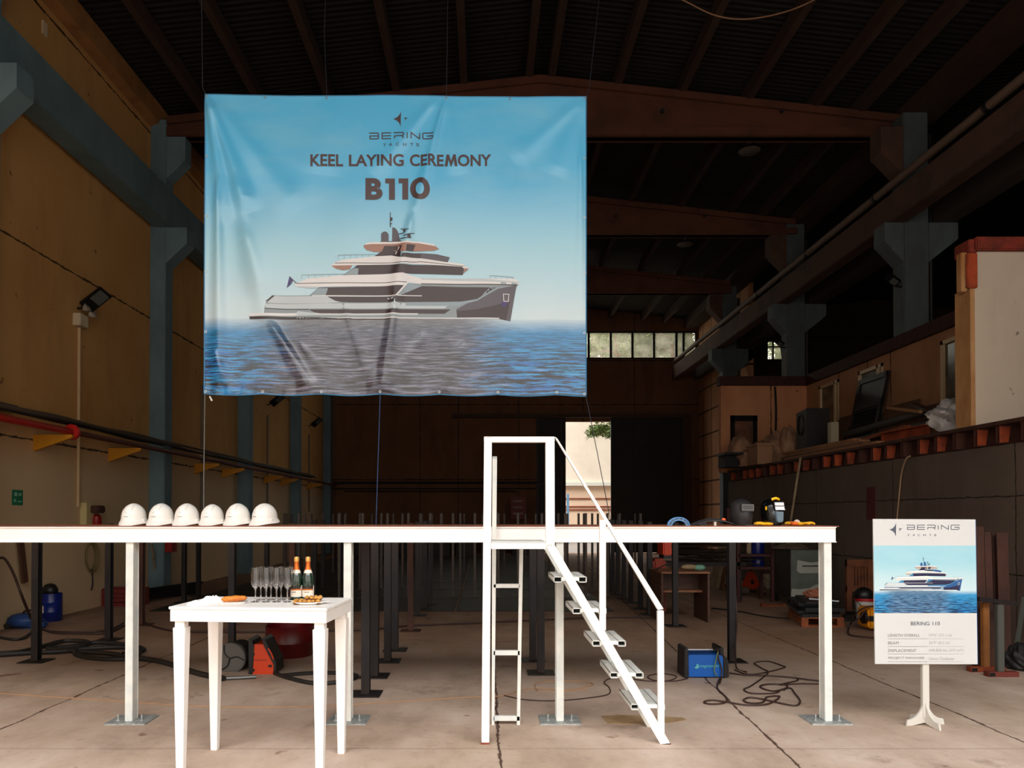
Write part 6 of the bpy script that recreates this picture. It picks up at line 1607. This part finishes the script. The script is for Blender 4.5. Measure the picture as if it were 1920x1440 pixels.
# steel beams stacked upright at right + trestle
by = on_z(1860, 1256).y
specs = [(1832, 1852, 988, STEEL_BROWN), (1853, 1866, 998, STEEL_BROWN), (1866, 1880, 999, mat('dark_red_steel', (60, 26, 20), .6, rgb2=(40, 20, 18), scale=5)), (1876, 1897, 999, STEEL_BROWN)]
for k, (a_, b_, tp_, m) in enumerate(specs):
    y_ = by + (.25 if k == 2 else (.02 * k)); x0, x1 = at(a_, 1100, y_).x, at(b_, 1100, y_).x
    zt_ = at(a_, tp_, y_).z
    MB().ibeam(((x0+x1)/2, y_ + .05, 0), ((x0+x1)/2 + .01, y_ + .12, zt_), .09, (x1 - x0), .012, .012, up=(0, 1, 0)).build('steel_beam', m, None, ('tall rusty steel beam standing right behind the sign board', 'narrow rusty beam second from the sign', 'darkest red-brown beam set back between two others', 'rightmost rusty steel beam standing against the grey wall')[k], 'beam')
def trestle(px, foot, top, m, mf, label, wpx, fpx0, fpx1):
    q = on_z(px, foot); t = thing('trestle_leg', label, 'trestle', q)
    w = wpx * q.y / 1400 / 2; zt_ = at(px, top, q.y).z
    MB().box(q.x - w, q.x + w, q.y, q.y + .06, .05, zt_).build('upright', m, t, bevel=.006)
    MB().box(at(fpx0, foot, q.y).x, at(fpx1, foot, q.y).x, q.y - .02, q.y + .07, 0, .055).build('foot_bar', mf, t, bevel=.003)
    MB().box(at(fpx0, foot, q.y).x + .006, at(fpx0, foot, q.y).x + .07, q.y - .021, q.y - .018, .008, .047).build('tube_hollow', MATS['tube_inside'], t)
trestle(1851, 1260, 1130, mat('ochre_timber', (150, 96, 44), .7, rgb2=(112, 66, 34), scale=6, stretch=(1, 1, .4)), RUST, 'ochre wooden trestle leg with a rusty foot, next to the sign', 12, 1819, 1885)
trestle(1878, 1269, 1134, mat('grey_green_steel', (74, 76, 70), .6), mat('red_rust_foot', (108, 44, 34), .7), 'grey steel trestle leg on a red-brown foot bar', 13, 1852, 1909)
ty = on_z(1865, 1262).y
MB().bar(at(1834, 1123, ty - .02), at(1907, 1132, ty - .02), .05, .045).build('cross_bar', STEEL_DARK, None, 'dark bar laid across the two trestle legs', 'bar')
q = on_z(1905, 1235)
MB().bar(on_z(1903, 1238), at(1921, 1120, q.y + .1), .05, .03).build('leaning_bar', mat('grey_green_steel', (74, 76, 70), .6), None, 'grey bar leaning at the right frame edge', 'bar')
MB().blob(on_z(1912, 1238, .1), (.16, .2, .18), lambda d: 1 + .3 * mnoise.noise(d * 3)).build('scrap_sack', BLACKM, None, 'dark sack at the right frame edge beside the leaning bar', 'sack')
# pole leaning and cord on the grey wall
pp = on_x(1478, 985, XM - .05)
MB().cyl(Vector((XM - .5, pp.y - .6, 0)), on_x(1501, 858, XM - .06), .025, 10).build('leaning_pole', CARDM, None, 'long pale pole leaning against the grey wall and the platform edge', 'pole')
MB().tube([on_x(1707, 855, XM - .03), on_x(1698, 862, XM - .05), on_x(1690, 890, XM + .03), on_x(1686, 930, XM + .03), on_x(1682, 972, XM + .03), on_x(1680, 1010, XM + .03)], .012, 7).build('rope', mat('beige_cord', (170, 140, 110), .7), None, 'beige cord hanging over the grey wall above the sign', 'cord')
a = on_x(1625, 916, XM + .06); b = on_x(1641, 916, XM + .06)
MB().box(XM + .055, XM + .07, b.y, a.y, on_x(1633, 975, XM + .06).z, on_x(1633, 913, XM + .06).z).build('red_stripe', mat('maroon_paint', (84, 22, 24), .7), None, 'upright maroon painted stripe on the grey wall left of the sign', 'stripe')

# ================================================================== ON THE RAISED PLATFORM
def onm(px, py): return on_z(px, py, ZM)
SACK = mat('white_sack_plastic', (196, 194, 194), .5, rgb2=(170, 166, 164), scale=5, bump=.5, bscale=12)
def sack(c, r, seed, label, m, name='sack', cat='sack', az=0, group=None, amp=.22, fq=2.2):
    mb = MB(); mb.blob((0, 0, 0), r, lambda d: 1 + amp * mnoise.noise(d * fq + Vector((seed, 0, 0))) - .12 * abs(mnoise.noise(d * fq * 2.3 + Vector((0, seed, 0)))) + (.0 if d.z > -.6 else .12), 48, 32, Matrix.Rotation(math.radians(az), 4, 'Z'))
    lo = min(v.co.z for v in mb.bm.verts)
    for v in mb.bm.verts: v.co.z = max(v.co.z, lo * .78)
    lo = min(v.co.z for v in mb.bm.verts)
    bmesh.ops.translate(mb.bm, verts=mb.bm.verts[:], vec=Vector(c) - Vector((0, 0, lo)))
    return mb.build(name, m, None, label, cat, group, smooth=True)
sack((6.85*KM, 10.75*KM, ZM), (.42, .38, .29), 1.3, 'big crumpled white plastic sack at the platform edge', SACK, amp=.35, fq=2.6)
MB().blob((6.98*KM, 10.75*KM, ZM + .53), (.17, .12, .055), lambda d: 1 + .35 * mnoise.noise(d * 3)).build('blue_bundle', mat('blue_cloth', (30, 84, 160), .6), None, 'small blue bundle on top of the white sack', 'bundle', smooth=True)
# timber, pipes and boards
def edge_pt(px, py, X): return on_x(px, py, X * KM)
PIPE = mat('grey_plastic_pipe', (72, 66, 62), .6)
for k, (p, q, r, lab) in enumerate((((1585, 815, 7.3), (1738, 772, 7.5), .075, 'upper thick grey pipe lying under the black shutter'), ((1520, 848, 6.9), (1735, 797, 7.0), .07, 'lower thick grey pipe lying along the platform edge'))):
    a, b = edge_pt(*p), edge_pt(*q); MB().cyl(a, b, r, 20).build('plastic_pipe', PIPE, None, lab, 'pipe', 'grey pipes on the raised platform', smooth=50)
PLK = mat('pale_plank', (168, 118, 82), .8, rgb2=(128, 88, 60), scale=4, stretch=(4, .3, 4))
for k, (px0, px1, X, z, w, h, m, lab) in enumerate(((1478, 1655, 6.95, .03, .2, .05, PLK, 'lowest plank of the pile, right along the joist ends'), (1470, 1630, 7.05, .09, .22, .05, PLANKM, 'second plank of the pile on the platform edge'),
        (1482, 1622, 7.12, .15, .2, .05, PLK, 'third plank of the pile on the platform edge'), (1500, 1640, 7.35, .10, .2, .06, PLANKM, 'plank lying behind the pile beside the grey pipes'),
        (1476, 1608, 7.15, .21, .16, .05, PLK, 'topmost plank of the pile on the platform edge'), (1512, 1612, 7.42, .18, .16, .05, PLANKM, 'short plank lying across the back of the pile'))):
    ya_, yb_2 = X * 1400 / (px1 - CX), X * 1400 / (px0 - CX)
    MB().bar((X, ya_, ZM + z), (X + random.uniform(-.06, .06), yb_2, ZM + z), w, h).build('timber_plank', m, None, lab, 'plank', 'planks piled on the platform edge')
MB().bar(edge_pt(1586, 836, 6.9), edge_pt(1704, 800, 6.9), .16, .06).build('timber_plank', WOODO, None, 'reddish plank slanting up above the grey pipe', 'plank', 'planks piled on the platform edge')
a, b = edge_pt(1648, 838, 6.5), edge_pt(1738, 817, 6.5)
MB().sweep([(-.05, -.09), (.05, -.09), (.05, -.08), (-.04, -.08), (-.04, .08), (.05, .08), (.05, .09), (-.05, .09)], Vector((6.5*KM, a.y, ZM + .095)), Vector((6.5*KM, 10.95*KM, ZM + .095)), (0, 0, 1)).build('channel_beam', JO, None, 'orange rusty channel beam lying left of the white sack', 'beam')
MB().bar(edge_pt(1664, 764, 7.6), edge_pt(1726, 772, 7.2), .06, .05).build('wood_batten', mat('light_batten', (176, 128, 78), .7), None, 'light wooden batten sticking out left of the white sack', 'batten')
MB().bar(edge_pt(1714, 758, 7.8), edge_pt(1745, 772, 7.4), .12, .06).build('wood_batten', WOODB, None, 'short dark batten sticking out above the white sack', 'batten')
# sheets leaning on the upper wall
BRN = mat('stained_board', (118, 82, 62), .8, rgb2=(84, 58, 46), scale=2.2)
def lean_sheet(y0, y1, h, label, m=BRN, x0=8.4, x1=8.94, name='leaning_board', cut=.0, thick=.02):
    P = [Vector((x0, y0, ZM)), Vector((x0, y1, ZM)), Vector((x1, y1 - cut, ZM + h)), Vector((x1, y0 + cut, ZM + h))]
    return MB().prism(P, (-thick, 0, 0)).build(name, m, None, label, 'board')
yA = lambda px, X: X * 1400 / (px - CX)
lean_sheet(yA(1730, 8.9), yA(1655, 8.9), 1.15, 'big stained brown board leaning behind the white sack', cut=.12)
lean_sheet(yA(1738, 8.6), yA(1672, 8.6), .95, 'second stained board overlapping the big one behind the sack', x0=8.15, x1=8.9, cut=.05, m=mat('stained_board_red', (110, 70, 52), .8, rgb2=(82, 50, 38), scale=2.5))
lean_sheet(yA(1600, 8.8), yA(1560, 8.8), 1.2, 'dull brown curved board left of the black shutter', x0=8.3, x1=8.94, cut=.2)
lean_sheet(yA(1562, 8.7), yA(1530, 8.7), 1.1, 'dark brown board leaning behind the black chest', x0=8.4, x1=8.94, cut=.1, m=mat('dark_board', (60, 42, 34), .8))
# black shutter panel
y0, y1 = yA(1655, 8.75), yA(1602, 8.75)
t = thing('shutter_panel', 'black louvred panel leaning against the upper wall', 'panel', (8.7, (y0+y1)/2, ZM))
zt_ = on_x(1630, 703, 8.75).z
def SH(u, v, o=0): return Vector((lerp(8.5, 8.9, v) - o, lerp(y1, y0, u) , lerp(ZM, zt_, v)))
BP = mat('black_panel', (24, 24, 26), .5)
MB().prism([SH(0, 0), SH(1, 0), SH(1, 1), SH(.1, 1)], (.04, 0, 0)).build('backing', BP, t)
for q in ((0, .08, 0, 1), (.92, 1, 0, 1), (0, 1, .62, .70), (0, 1, .94, 1), (0, 1, 0, .05)):
    MB().prism([SH(q[0], q[2], .03), SH(q[1], q[2], .03), SH(q[1], q[3], .03), SH(q[0], q[3], .03)], (.03, 0, 0)).build('frame_bar', BP, t)
for k in range(14):
    v = .08 + k * .038; MB().prism([SH(.1, v, .04), SH(.9, v, .04), SH(.9, v + .02, .02), SH(.1, v + .02, .02)], (.012, 0, 0)).build('louvre', BP, t)
# black chest and small box
cy0 = 15.6*KM; x0, x1 = at(1512, 800, cy0).x, at(1556, 800, cy0).x
t = thing('black_chest', 'big black scuffed box standing on the raised platform', 'box', (x0, cy0, ZM)); zt_ = at(1530, 765, cy0).z
CHM = mat('scuffed_black', (34, 32, 32), .6, rgb2=(60, 56, 52), scale=16, detail=8, lo=.55, hi=.72)
xs0 = at(1493, 800, cy0 + .9).x
MB().hexa([(xs0, cy0 + .9, ZM), (x0, cy0, ZM), (x1, cy0, ZM), (x1, cy0 + .9, ZM)], [(xs0, cy0 + .9, zt_), (x0, cy0, zt_), (x1, cy0, zt_), (x1, cy0 + .9, zt_)]).build('case', CHM, t, bevel=.01)
cc = Vector(((xs0 + x0)/2, cy0 + .45, zt_ - .33)); nrm = Vector((-(.9), -(x0 - xs0), 0)).normalized()
mb = MB(); mb.tube([cc + nrm * .012 + Vector((0, 0, math.sin(a)*.24)) + Vector((x0 - xs0, -.9, 0)).normalized() * math.cos(a) * .24 for a in [2*PI*q/24 for q in range(24)]], .015, 6, closed=True); mb.build('round_grille', BLACK, t)
MB().box(at(1558, 800, 15.64).x, at(1573, 800, 15.64).x, 15.64, 15.8, ZM, at(1565, 791, 15.64).z).build('white_box', mat('off_white_plastic', (170, 160, 136), .6), None, 'narrow off-white box standing right of the black chest', 'box', bevel=.01)
# beige sacks and litter at the far end
BG = mat('beige_sack', (168, 130, 102), .85, rgb2=(132, 98, 76), scale=3, bump=.4, bscale=8)
for k, (px, py, r, lab) in enumerate(((1388, 868, (.32, .3, .42), 'beige sack slumped below the sooty window frame'), (1412, 850, (.4, .35, .25), 'beige sack lying on the slumped one'), (1440, 866, (.45, .35, .34), 'broad beige sack in the middle of the far heap'), (1462, 864, (.4, .4, .44), 'pale beige sack nearest the planks'), (1478, 840, (.22, .25, .5), 'tall narrow beige sack beside the black chest'))):
    p = Vector((at(px, py, 19.5 - .35*k).x, 19.5 - .35 * k, ZM)); sack(p, r, 3.0 + k, lab, BG)
p = at(1432, 850, 17.9)
t = thing('beige_crate', 'beige box standing among the sacks on the raised platform', 'box', (p.x, 18.4, ZM))
MB().box(at(1420, 850, 18.1).x, at(1448, 850, 18.1).x, 18.1, 18.75, ZM, at(1430, 835, 18.1).z).build('case', mat('beige_board', (160, 120, 90), .8), t)
MB().box(at(1418, 850, 18.1).x, at(1450, 850, 18.1).x, 18.05, 18.8, at(1430, 835, 18.1).z, at(1430, 831, 18.1).z).build('lid', mat('beige_board', (160, 120, 90), .8), t)
MB().box(at(1358, 860, 19.3).x, at(1408, 860, 19.3).x, 19.2, 19.8, ZM, ZM + .3).build('dark_crate', BLACKM, None, 'low dark crate at the far left end of the raised platform', 'crate')
MB().box(at(1357, 860, 19.06).x, at(1404, 860, 19.06).x, 18.95, 19.7, ZM + .3, ZM + .36).build('dark_board', STEEL_DARK, None, 'dark board lying on the low dark crate', 'board')
# sooty window frame on the cross wall
Yw = YM - .21
SOOT = mat('soot_black', (12, 9, 8), .95)
t = thing('burnt_frame', 'black sooty frame mark around a boarded hatch on the upper cross wall', 'frame', at(1395, 860, Yw))
for q in ((1369, 1420, 779, 790), (1369, 1378, 779, 850), (1411, 1420, 779, 850)):
    a, b = at(q[0], q[2], Yw), at(q[1], q[3], Yw); MB().box(a.x, b.x, Yw - .02, Yw, b.z, a.z).build('soot_bar', SOOT, t, bevel=.008)
a, b = at(1378, 790, Yw), at(1411, 850, Yw); MB().box(a.x, b.x, Yw - .008, Yw, b.z, a.z).build('hatch_board', mat('dirty_board', (128, 84, 60), .85, rgb2=(84, 56, 44), scale=3), t)
cx0 = at(1453, 800, Yw)
MB().tube([at(1453, 725, Yw - .01), at(1455, 770, Yw - .015), at(1454, 820, Yw - .01)], .03, 6).build('black_pipe', BLACKM, None, 'thin black pipe running down the upper cross wall', 'pipe')

# ================================================================== LEFT WALL FITTINGS
def floodlight(Y, Xw, Zp, label, side=1, conduit=None, s=1.0):
    t = thing('flood_light', label, 'lamp', (Xw, Y, Zp), None)
    b = Vector((Xw, Y, Zp))
    MB().tube([b + Vector((0, 0, 0)), b + Vector((.12*side, 0, .02)), b + Vector((.18*side, 0, .06))], .02, 8).build('arm', STEEL_DARK, t)
    M = Matrix.Translation(b + Vector((.36*side*s, -.05, .14))) @ Matrix.Rotation(math.radians(-38 * side), 4, 'Y') @ Matrix.Rotation(math.radians(-28), 4, 'X')
    MB().box(-.24*s, .24*s, -.14*s, .14*s, -.02, .04, M).build('housing', BLACK, t, bevel=.008)
    MB().box(-.04*s, .2*s, -.11*s, .11*s, -.026, -.02, M).build('led_panel', mat('led_glass', (88, 92, 88), .2), t)
    mb = MB()
    for k in range(6): mb.box(-.2*s + .07*k*s, -.17*s + .07*k*s, -.12*s, .12*s, .04, .055, M)
    mb.build('cooling_fin', BLACK, t)
    return t
CND = mat('pale_conduit', (206, 176, 132), .6)
CY_ = [13.5, 19.4, 25.3, 31.3]
for k, Y in enumerate(CY_):
    z0, z1 = (1.9, 5.15)
    t = thing('wall_conduit', ('pale conduit pipe running down the tan wall from the nearest floodlight', 'thin grey conduit on the wall between the first two columns', 'thin conduit on the wall between the second and third columns', 'faint conduit on the wall before the far corner')[k], 'conduit', (XL + .03, Y, z0))
    MB().cyl((XL + .035, Y, z0), (XL + .035, Y, z1), .028, 10).build('pipe', CND if k == 0 else mat('grey_conduit', (120, 108, 92), .6), t)
    MB().box(XL, XL + .09, Y - .09, Y + .09, 3.28, 3.48).build('junction_box', CND, t, bevel=.01)
    if k != 1: floodlight(Y, XL, 5.50, ('black floodlight on the tan wall left of the nearest column', '', 'small black floodlight on the wall just below the banner', 'farthest small floodlight on the left wall')[k])
t = thing('alarm_lamp', 'twin clear emergency lamps on a white box below the nearest floodlight', 'lamp', (XL, 13.5, 5.15))
MB().box(XL, XL + .14, 13.34, 13.62, 5.16, 5.38).build('case', mat('cream_plastic', (206, 190, 160), .5), t, bevel=.01)
for dy, dz in ((-.08, .12), (.12, .06)):
    MB().lathe([(.02, 0), (.05, .03), (.08, .09), (.082, .10)], Vector((XL + .16, 13.48 + dy, 5.33 + dz)), 18, Matrix.Rotation(math.radians(60), 4, 'Y')).build('lamp_bowl', mat('clear_lamp', (220, 214, 200), .15, trans=.5), t, smooth=True)
# red pipe with flange, cable bundle, brackets
MB().tube([(-6.85, YF, 3.14), (-6.85, on_x(133, 808, -6.85).y, 3.13)], .055, 14, smooth=False).build('red_pipe', mat('red_pipe_paint', (168, 30, 20), .45), None, 'bright red pipe running along the tan wall up to a flange', 'pipe')
yfl = on_x(133, 808, -6.85).y
MB().cyl((-6.85, yfl, 3.13), (-6.85, yfl + .06, 3.13), .13, 20).build('pipe_flange', mat('flange_red', (190, 24, 20), .4), None, 'round red flange at the end of the red pipe', 'flange')
MB().tube([(-6.85, yfl + .06, 3.13), (-6.85, YB - .3, 3.13)], .045, 10, smooth=False).build('dull_pipe', mat('dull_red_pipe', (96, 44, 30), .6), None, 'dull red-brown pipe continuing along the wall beyond the flange', 'pipe')
rnd = random.Random(8)
for k, (x, z, r) in enumerate(((-7.0, 3.36, .03), (-6.94, 3.33, .025), (-7.06, 3.30, .03), (-6.9, 3.28, .018))):
    P = [Vector((x + rnd.uniform(-.02, .02), YF + q * 1.3, z + rnd.uniform(-.02, .015))) for q in range(24)]
    MB().tube(P, r, 6).build('wall_cable', mat('dusty_cable', (92, 76, 60), .8) if k < 2 else CABLE, None, 'dusty cable sagging along the left wall above the pipe', 'cable', 'cables along the left wall', smooth=True)
YB_ = mat('yellow_bracket', (200, 134, 20), .5)
brs = [on_x(62, 822, XL).y, on_x(203, 848, XL).y] + [19.0, 21.0, 25.0, 27.0, 31.0]
for k, y in enumerate(brs):
    MB().prism([(XL, y, 2.8), (XL, y, 3.07), (-6.75, y, 3.07), (-6.75, y, 3.02)], (0, .07, 0)).build('wall_bracket', YB_, None, ('yellow triangular bracket under the red pipe at the far left', 'yellow triangular bracket just left of the nearest column')[k] if k < 2 else 'small yellow triangular bracket carrying the pipe deeper in the hall', 'bracket', 'yellow pipe brackets')
# cables against columns, sign, box
a = on_x(33, 933, XL + .01)
t = thing('green_sign', 'small green safety sign on the tan wall near the left frame edge', 'sign', (XL + .01, a.y, a.z))
MB().box(XL, XL + .015, a.y - .13, a.y + .13, a.z - .12, a.z + .12).build('plate', mat('safety_green', (10, 120, 84), .5), t)
for q in ((-.09, -.02, .02, .08), (.02, .09, .03, .07), (-.1, -.05, -.07, -.02), (0.0, .09, -.07, -.05)): MB().box(XL + .015, XL + .018, a.y + q[0], a.y + q[1], a.z + q[2], a.z + q[3]).build('pictogram', mat('pale_green_print', (140, 200, 170), .5), t)
a = on_x(83, 54, XL + .01)
MB().box(XL, XL + .03, a.y - .06, a.y + .06, a.z - .11, a.z + .11).build('wall_note', mat('white_paper', (226, 206, 172), .7), None, 'small white square stuck high on the tan wall above the crane beam', 'note')
a = on_x(8, 760, XL + .2)
MB().box(XL, XL + .25, a.y - .3, a.y + .25, a.z - .05, a.z + .03).build('wall_shelf', mat('dusty_cable', (92, 76, 60), .8), None, 'dusty little shelf on the tan wall at the left frame edge', 'shelf')
for k, px in enumerate((316, 472)):
    y = (16.9, 22.9)[k]; MB().tube([Vector((XL + .05, y + .1, 3.3)), Vector((XL + .06, y + .12, 2.2)), Vector((XL + .04, y + .1, .03))], .02, 6).build('drop_cable', CND, None, ('pale cable dropping beside the nearest blue-grey column', 'pale cable dropping beside the second blue-grey column')[k], 'cable')
# right columns floodlights
for k, (px, py, Y) in enumerate(((1690, 538, 16.1), (1497, 652, 22.3))):
    p = at(px, py, Y); t = floodlight(Y, (9.03 if k == 0 else 9.03), p.z, ('small floodlight on the pale column above the upper wall', 'small bright-faced floodlight on the second right-hand column')[k], -1, s=.62)
# pendant lamps and cable arc
LS = mat('lamp_shade_grey', (120, 112, 104), .5)
for px, py, Y, lab in ((1405, 284, 18.6, 'round grey pendant lamp hanging beyond the first roof beam'), (1284, 459, 25.0, 'faint pendant lamp hanging beyond the second roof beam')):
    p = at(px, py, Y); t = thing('pendant_lamp', lab, 'lamp', p)
    MB().lathe([(.26, 0), (.27, .01), (.16, .10), (.05, .15), (.04, .25), (.01, .26)], p, 24).build('shade', LS, t, smooth=50)
    MB().cyl(p + Vector((0, 0, .26)), Vector((p.x, p.y, raft_top(p.x) + .1)), .012, 6).build('cord', STEEL_DARK, t)
MB().tube([Vector((at(1240, -60, 12.5).x, 12.5, 11.2)), at(1255, -20, 12.5), at(1300, 10, 12.5), at(1345, 30, 12.5), at(1395, 36, 12.5), at(1455, 27, 12.5), at(1510, 8, 12.5), at(1560, -22, 12.5), Vector((at(1580, -60, 12.5).x, 12.5, 10.95))], .012, 6).build('slack_cable', mat('tan_roof_cable', (150, 110, 80), .7), None, 'slack tan cable looping down under the roof at the top edge', 'cable', smooth=True)
# back wall pipes and bits
for k, (py, x0, x1, r) in enumerate(((905, -7.0, 2.6, .05), (916, -7.0, 2.4, .03), (921, -6.5, 1.5, .03))):
    z = at(900, py, YB - .2).z; MB().tube([(x0, YB - .15, z), (x1, YB - .15, z)], r, 8, smooth=False).build('back_pipe', CABLE, None, 'dark pipe running along the back wall above the floor clutter', 'pipe', 'back wall pipes')
rnd = random.Random(12)
for k in range(7):
    x = -6 + k * 1.2; h = rnd.uniform(.9, 1.6); MB().box(x, x + rnd.uniform(.6, 1.0), 32, 33, 0, h).build('dark_machine', STEEL_DARK, None, 'low dark machine at the foot of the back wall', 'machine', 'machines along the back wall')
p = at(972, 950, 33.5); 
t = thing('fire_point', 'red and white fire point board by the back door', 'board', p)
MB().box(p.x - .35, p.x + .35, 33.5, 33.56, p.z - .55, p.z + .45).build('red_board', mat('dull_red_board', (110, 34, 22), .6), t)
for k in range(3): MB().box(p.x - .25, p.x + .2, 33.49, 33.5, p.z - .35 + .28*k, p.z - .27 + .28*k).build('white_band', mat('faded_white', (150, 130, 110), .7), t)

P = [on_z(px, py, .001) for px, py in ((1127, 1343), (1165, 1341), (1280, 1346), (1287, 1350), (1255, 1356), (1180, 1358), (1140, 1357))]
MB().prism(P, (0, 0, .004)).build('cardboard_sheet', mat('floor_cardboard', (176, 148, 110), .8, rgb2=(150, 120, 86), scale=5), None, 'flat tan cardboard sheet on the floor under the lowest stair tread', 'cardboard')

PLT_ = mat('dark_floor_plate', (30, 26, 25), .55, .3, rgb2=(46, 36, 32), scale=1.5)  # dark steel sheets spread wide to darken the deep floor like shade
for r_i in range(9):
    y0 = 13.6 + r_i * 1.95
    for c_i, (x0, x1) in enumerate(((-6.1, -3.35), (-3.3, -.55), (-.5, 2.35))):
        MB().box(x0, x1, y0, y0 + 1.9, .0, .012).build('darkening_plate', PLT_, None, 'dark steel plate added on the floor deep in the hall among the posts to darken it', 'plate', 'darkening plates on the hall floor')
# ================================================================== CAMERA AND LIGHT
cam = bpy.data.cameras.new('camera'); co = bpy.data.objects.new('camera', cam); C.objects.link(co)
co.location = (0, 0, HCAM); co.rotation_euler = (PI / 2 + PITCH, 0, 0)
cam.sensor_width = 36; cam.sensor_fit = 'HORIZONTAL'; cam.lens = FPX / 1920 * 36
cam.shift_x = (960 - CX) / 1920; cam.shift_y = (CY - 720) / 1920
cam.clip_end = 300
bpy.context.scene.camera = co
w = bpy.data.worlds.new('world'); bpy.context.scene.world = w; w.use_nodes = True
g = NT(w); bgn = g.N['Background']
tc = g.new('ShaderNodeTexCoord').outputs['Generated']
sx = g.new('ShaderNodeSeparateXYZ'); g.L.new(tc, sx.inputs[0])
elev = sx.outputs[2]
front = g.math('MULTIPLY', g.math('SUBTRACT', 0.0, sx.outputs[1]), 6.0, clamp=True)      # towards the yard in front of the hall
mask = g.ramp(elev, [(.42, 1.0), (.48, 0.0)])                                            # trees and roofs across the yard
sky = g.ramp(elev, [(0.0, (.80, .79, .77, 1)), (.5, (1.0, .975, .94, 1)), (1.0, (.96, .96, .96, 1))])
col = g.mix(g.math('MULTIPLY', mask, front), sky, (.30, .27, .24, 1))
g.L.new(col, bgn.inputs['Color']); bgn.inputs['Strength'].default_value = 1.0
sc = bpy.context.scene
sc.view_settings.view_transform = 'Standard'; sc.view_settings.look = 'None'; sc.view_settings.gamma = 1
sc.view_settings.exposure = EXPO
sc.render.film_transparent = False
sc.cycles.max_bounces = 8; sc.cycles.diffuse_bounces = 5; sc.cycles.transparent_max_bounces = 16; sc.cycles.transmission_bounces = 10
sc.cycles.sample_clamp_indirect = 6.0
sc.cycles.use_denoising = True
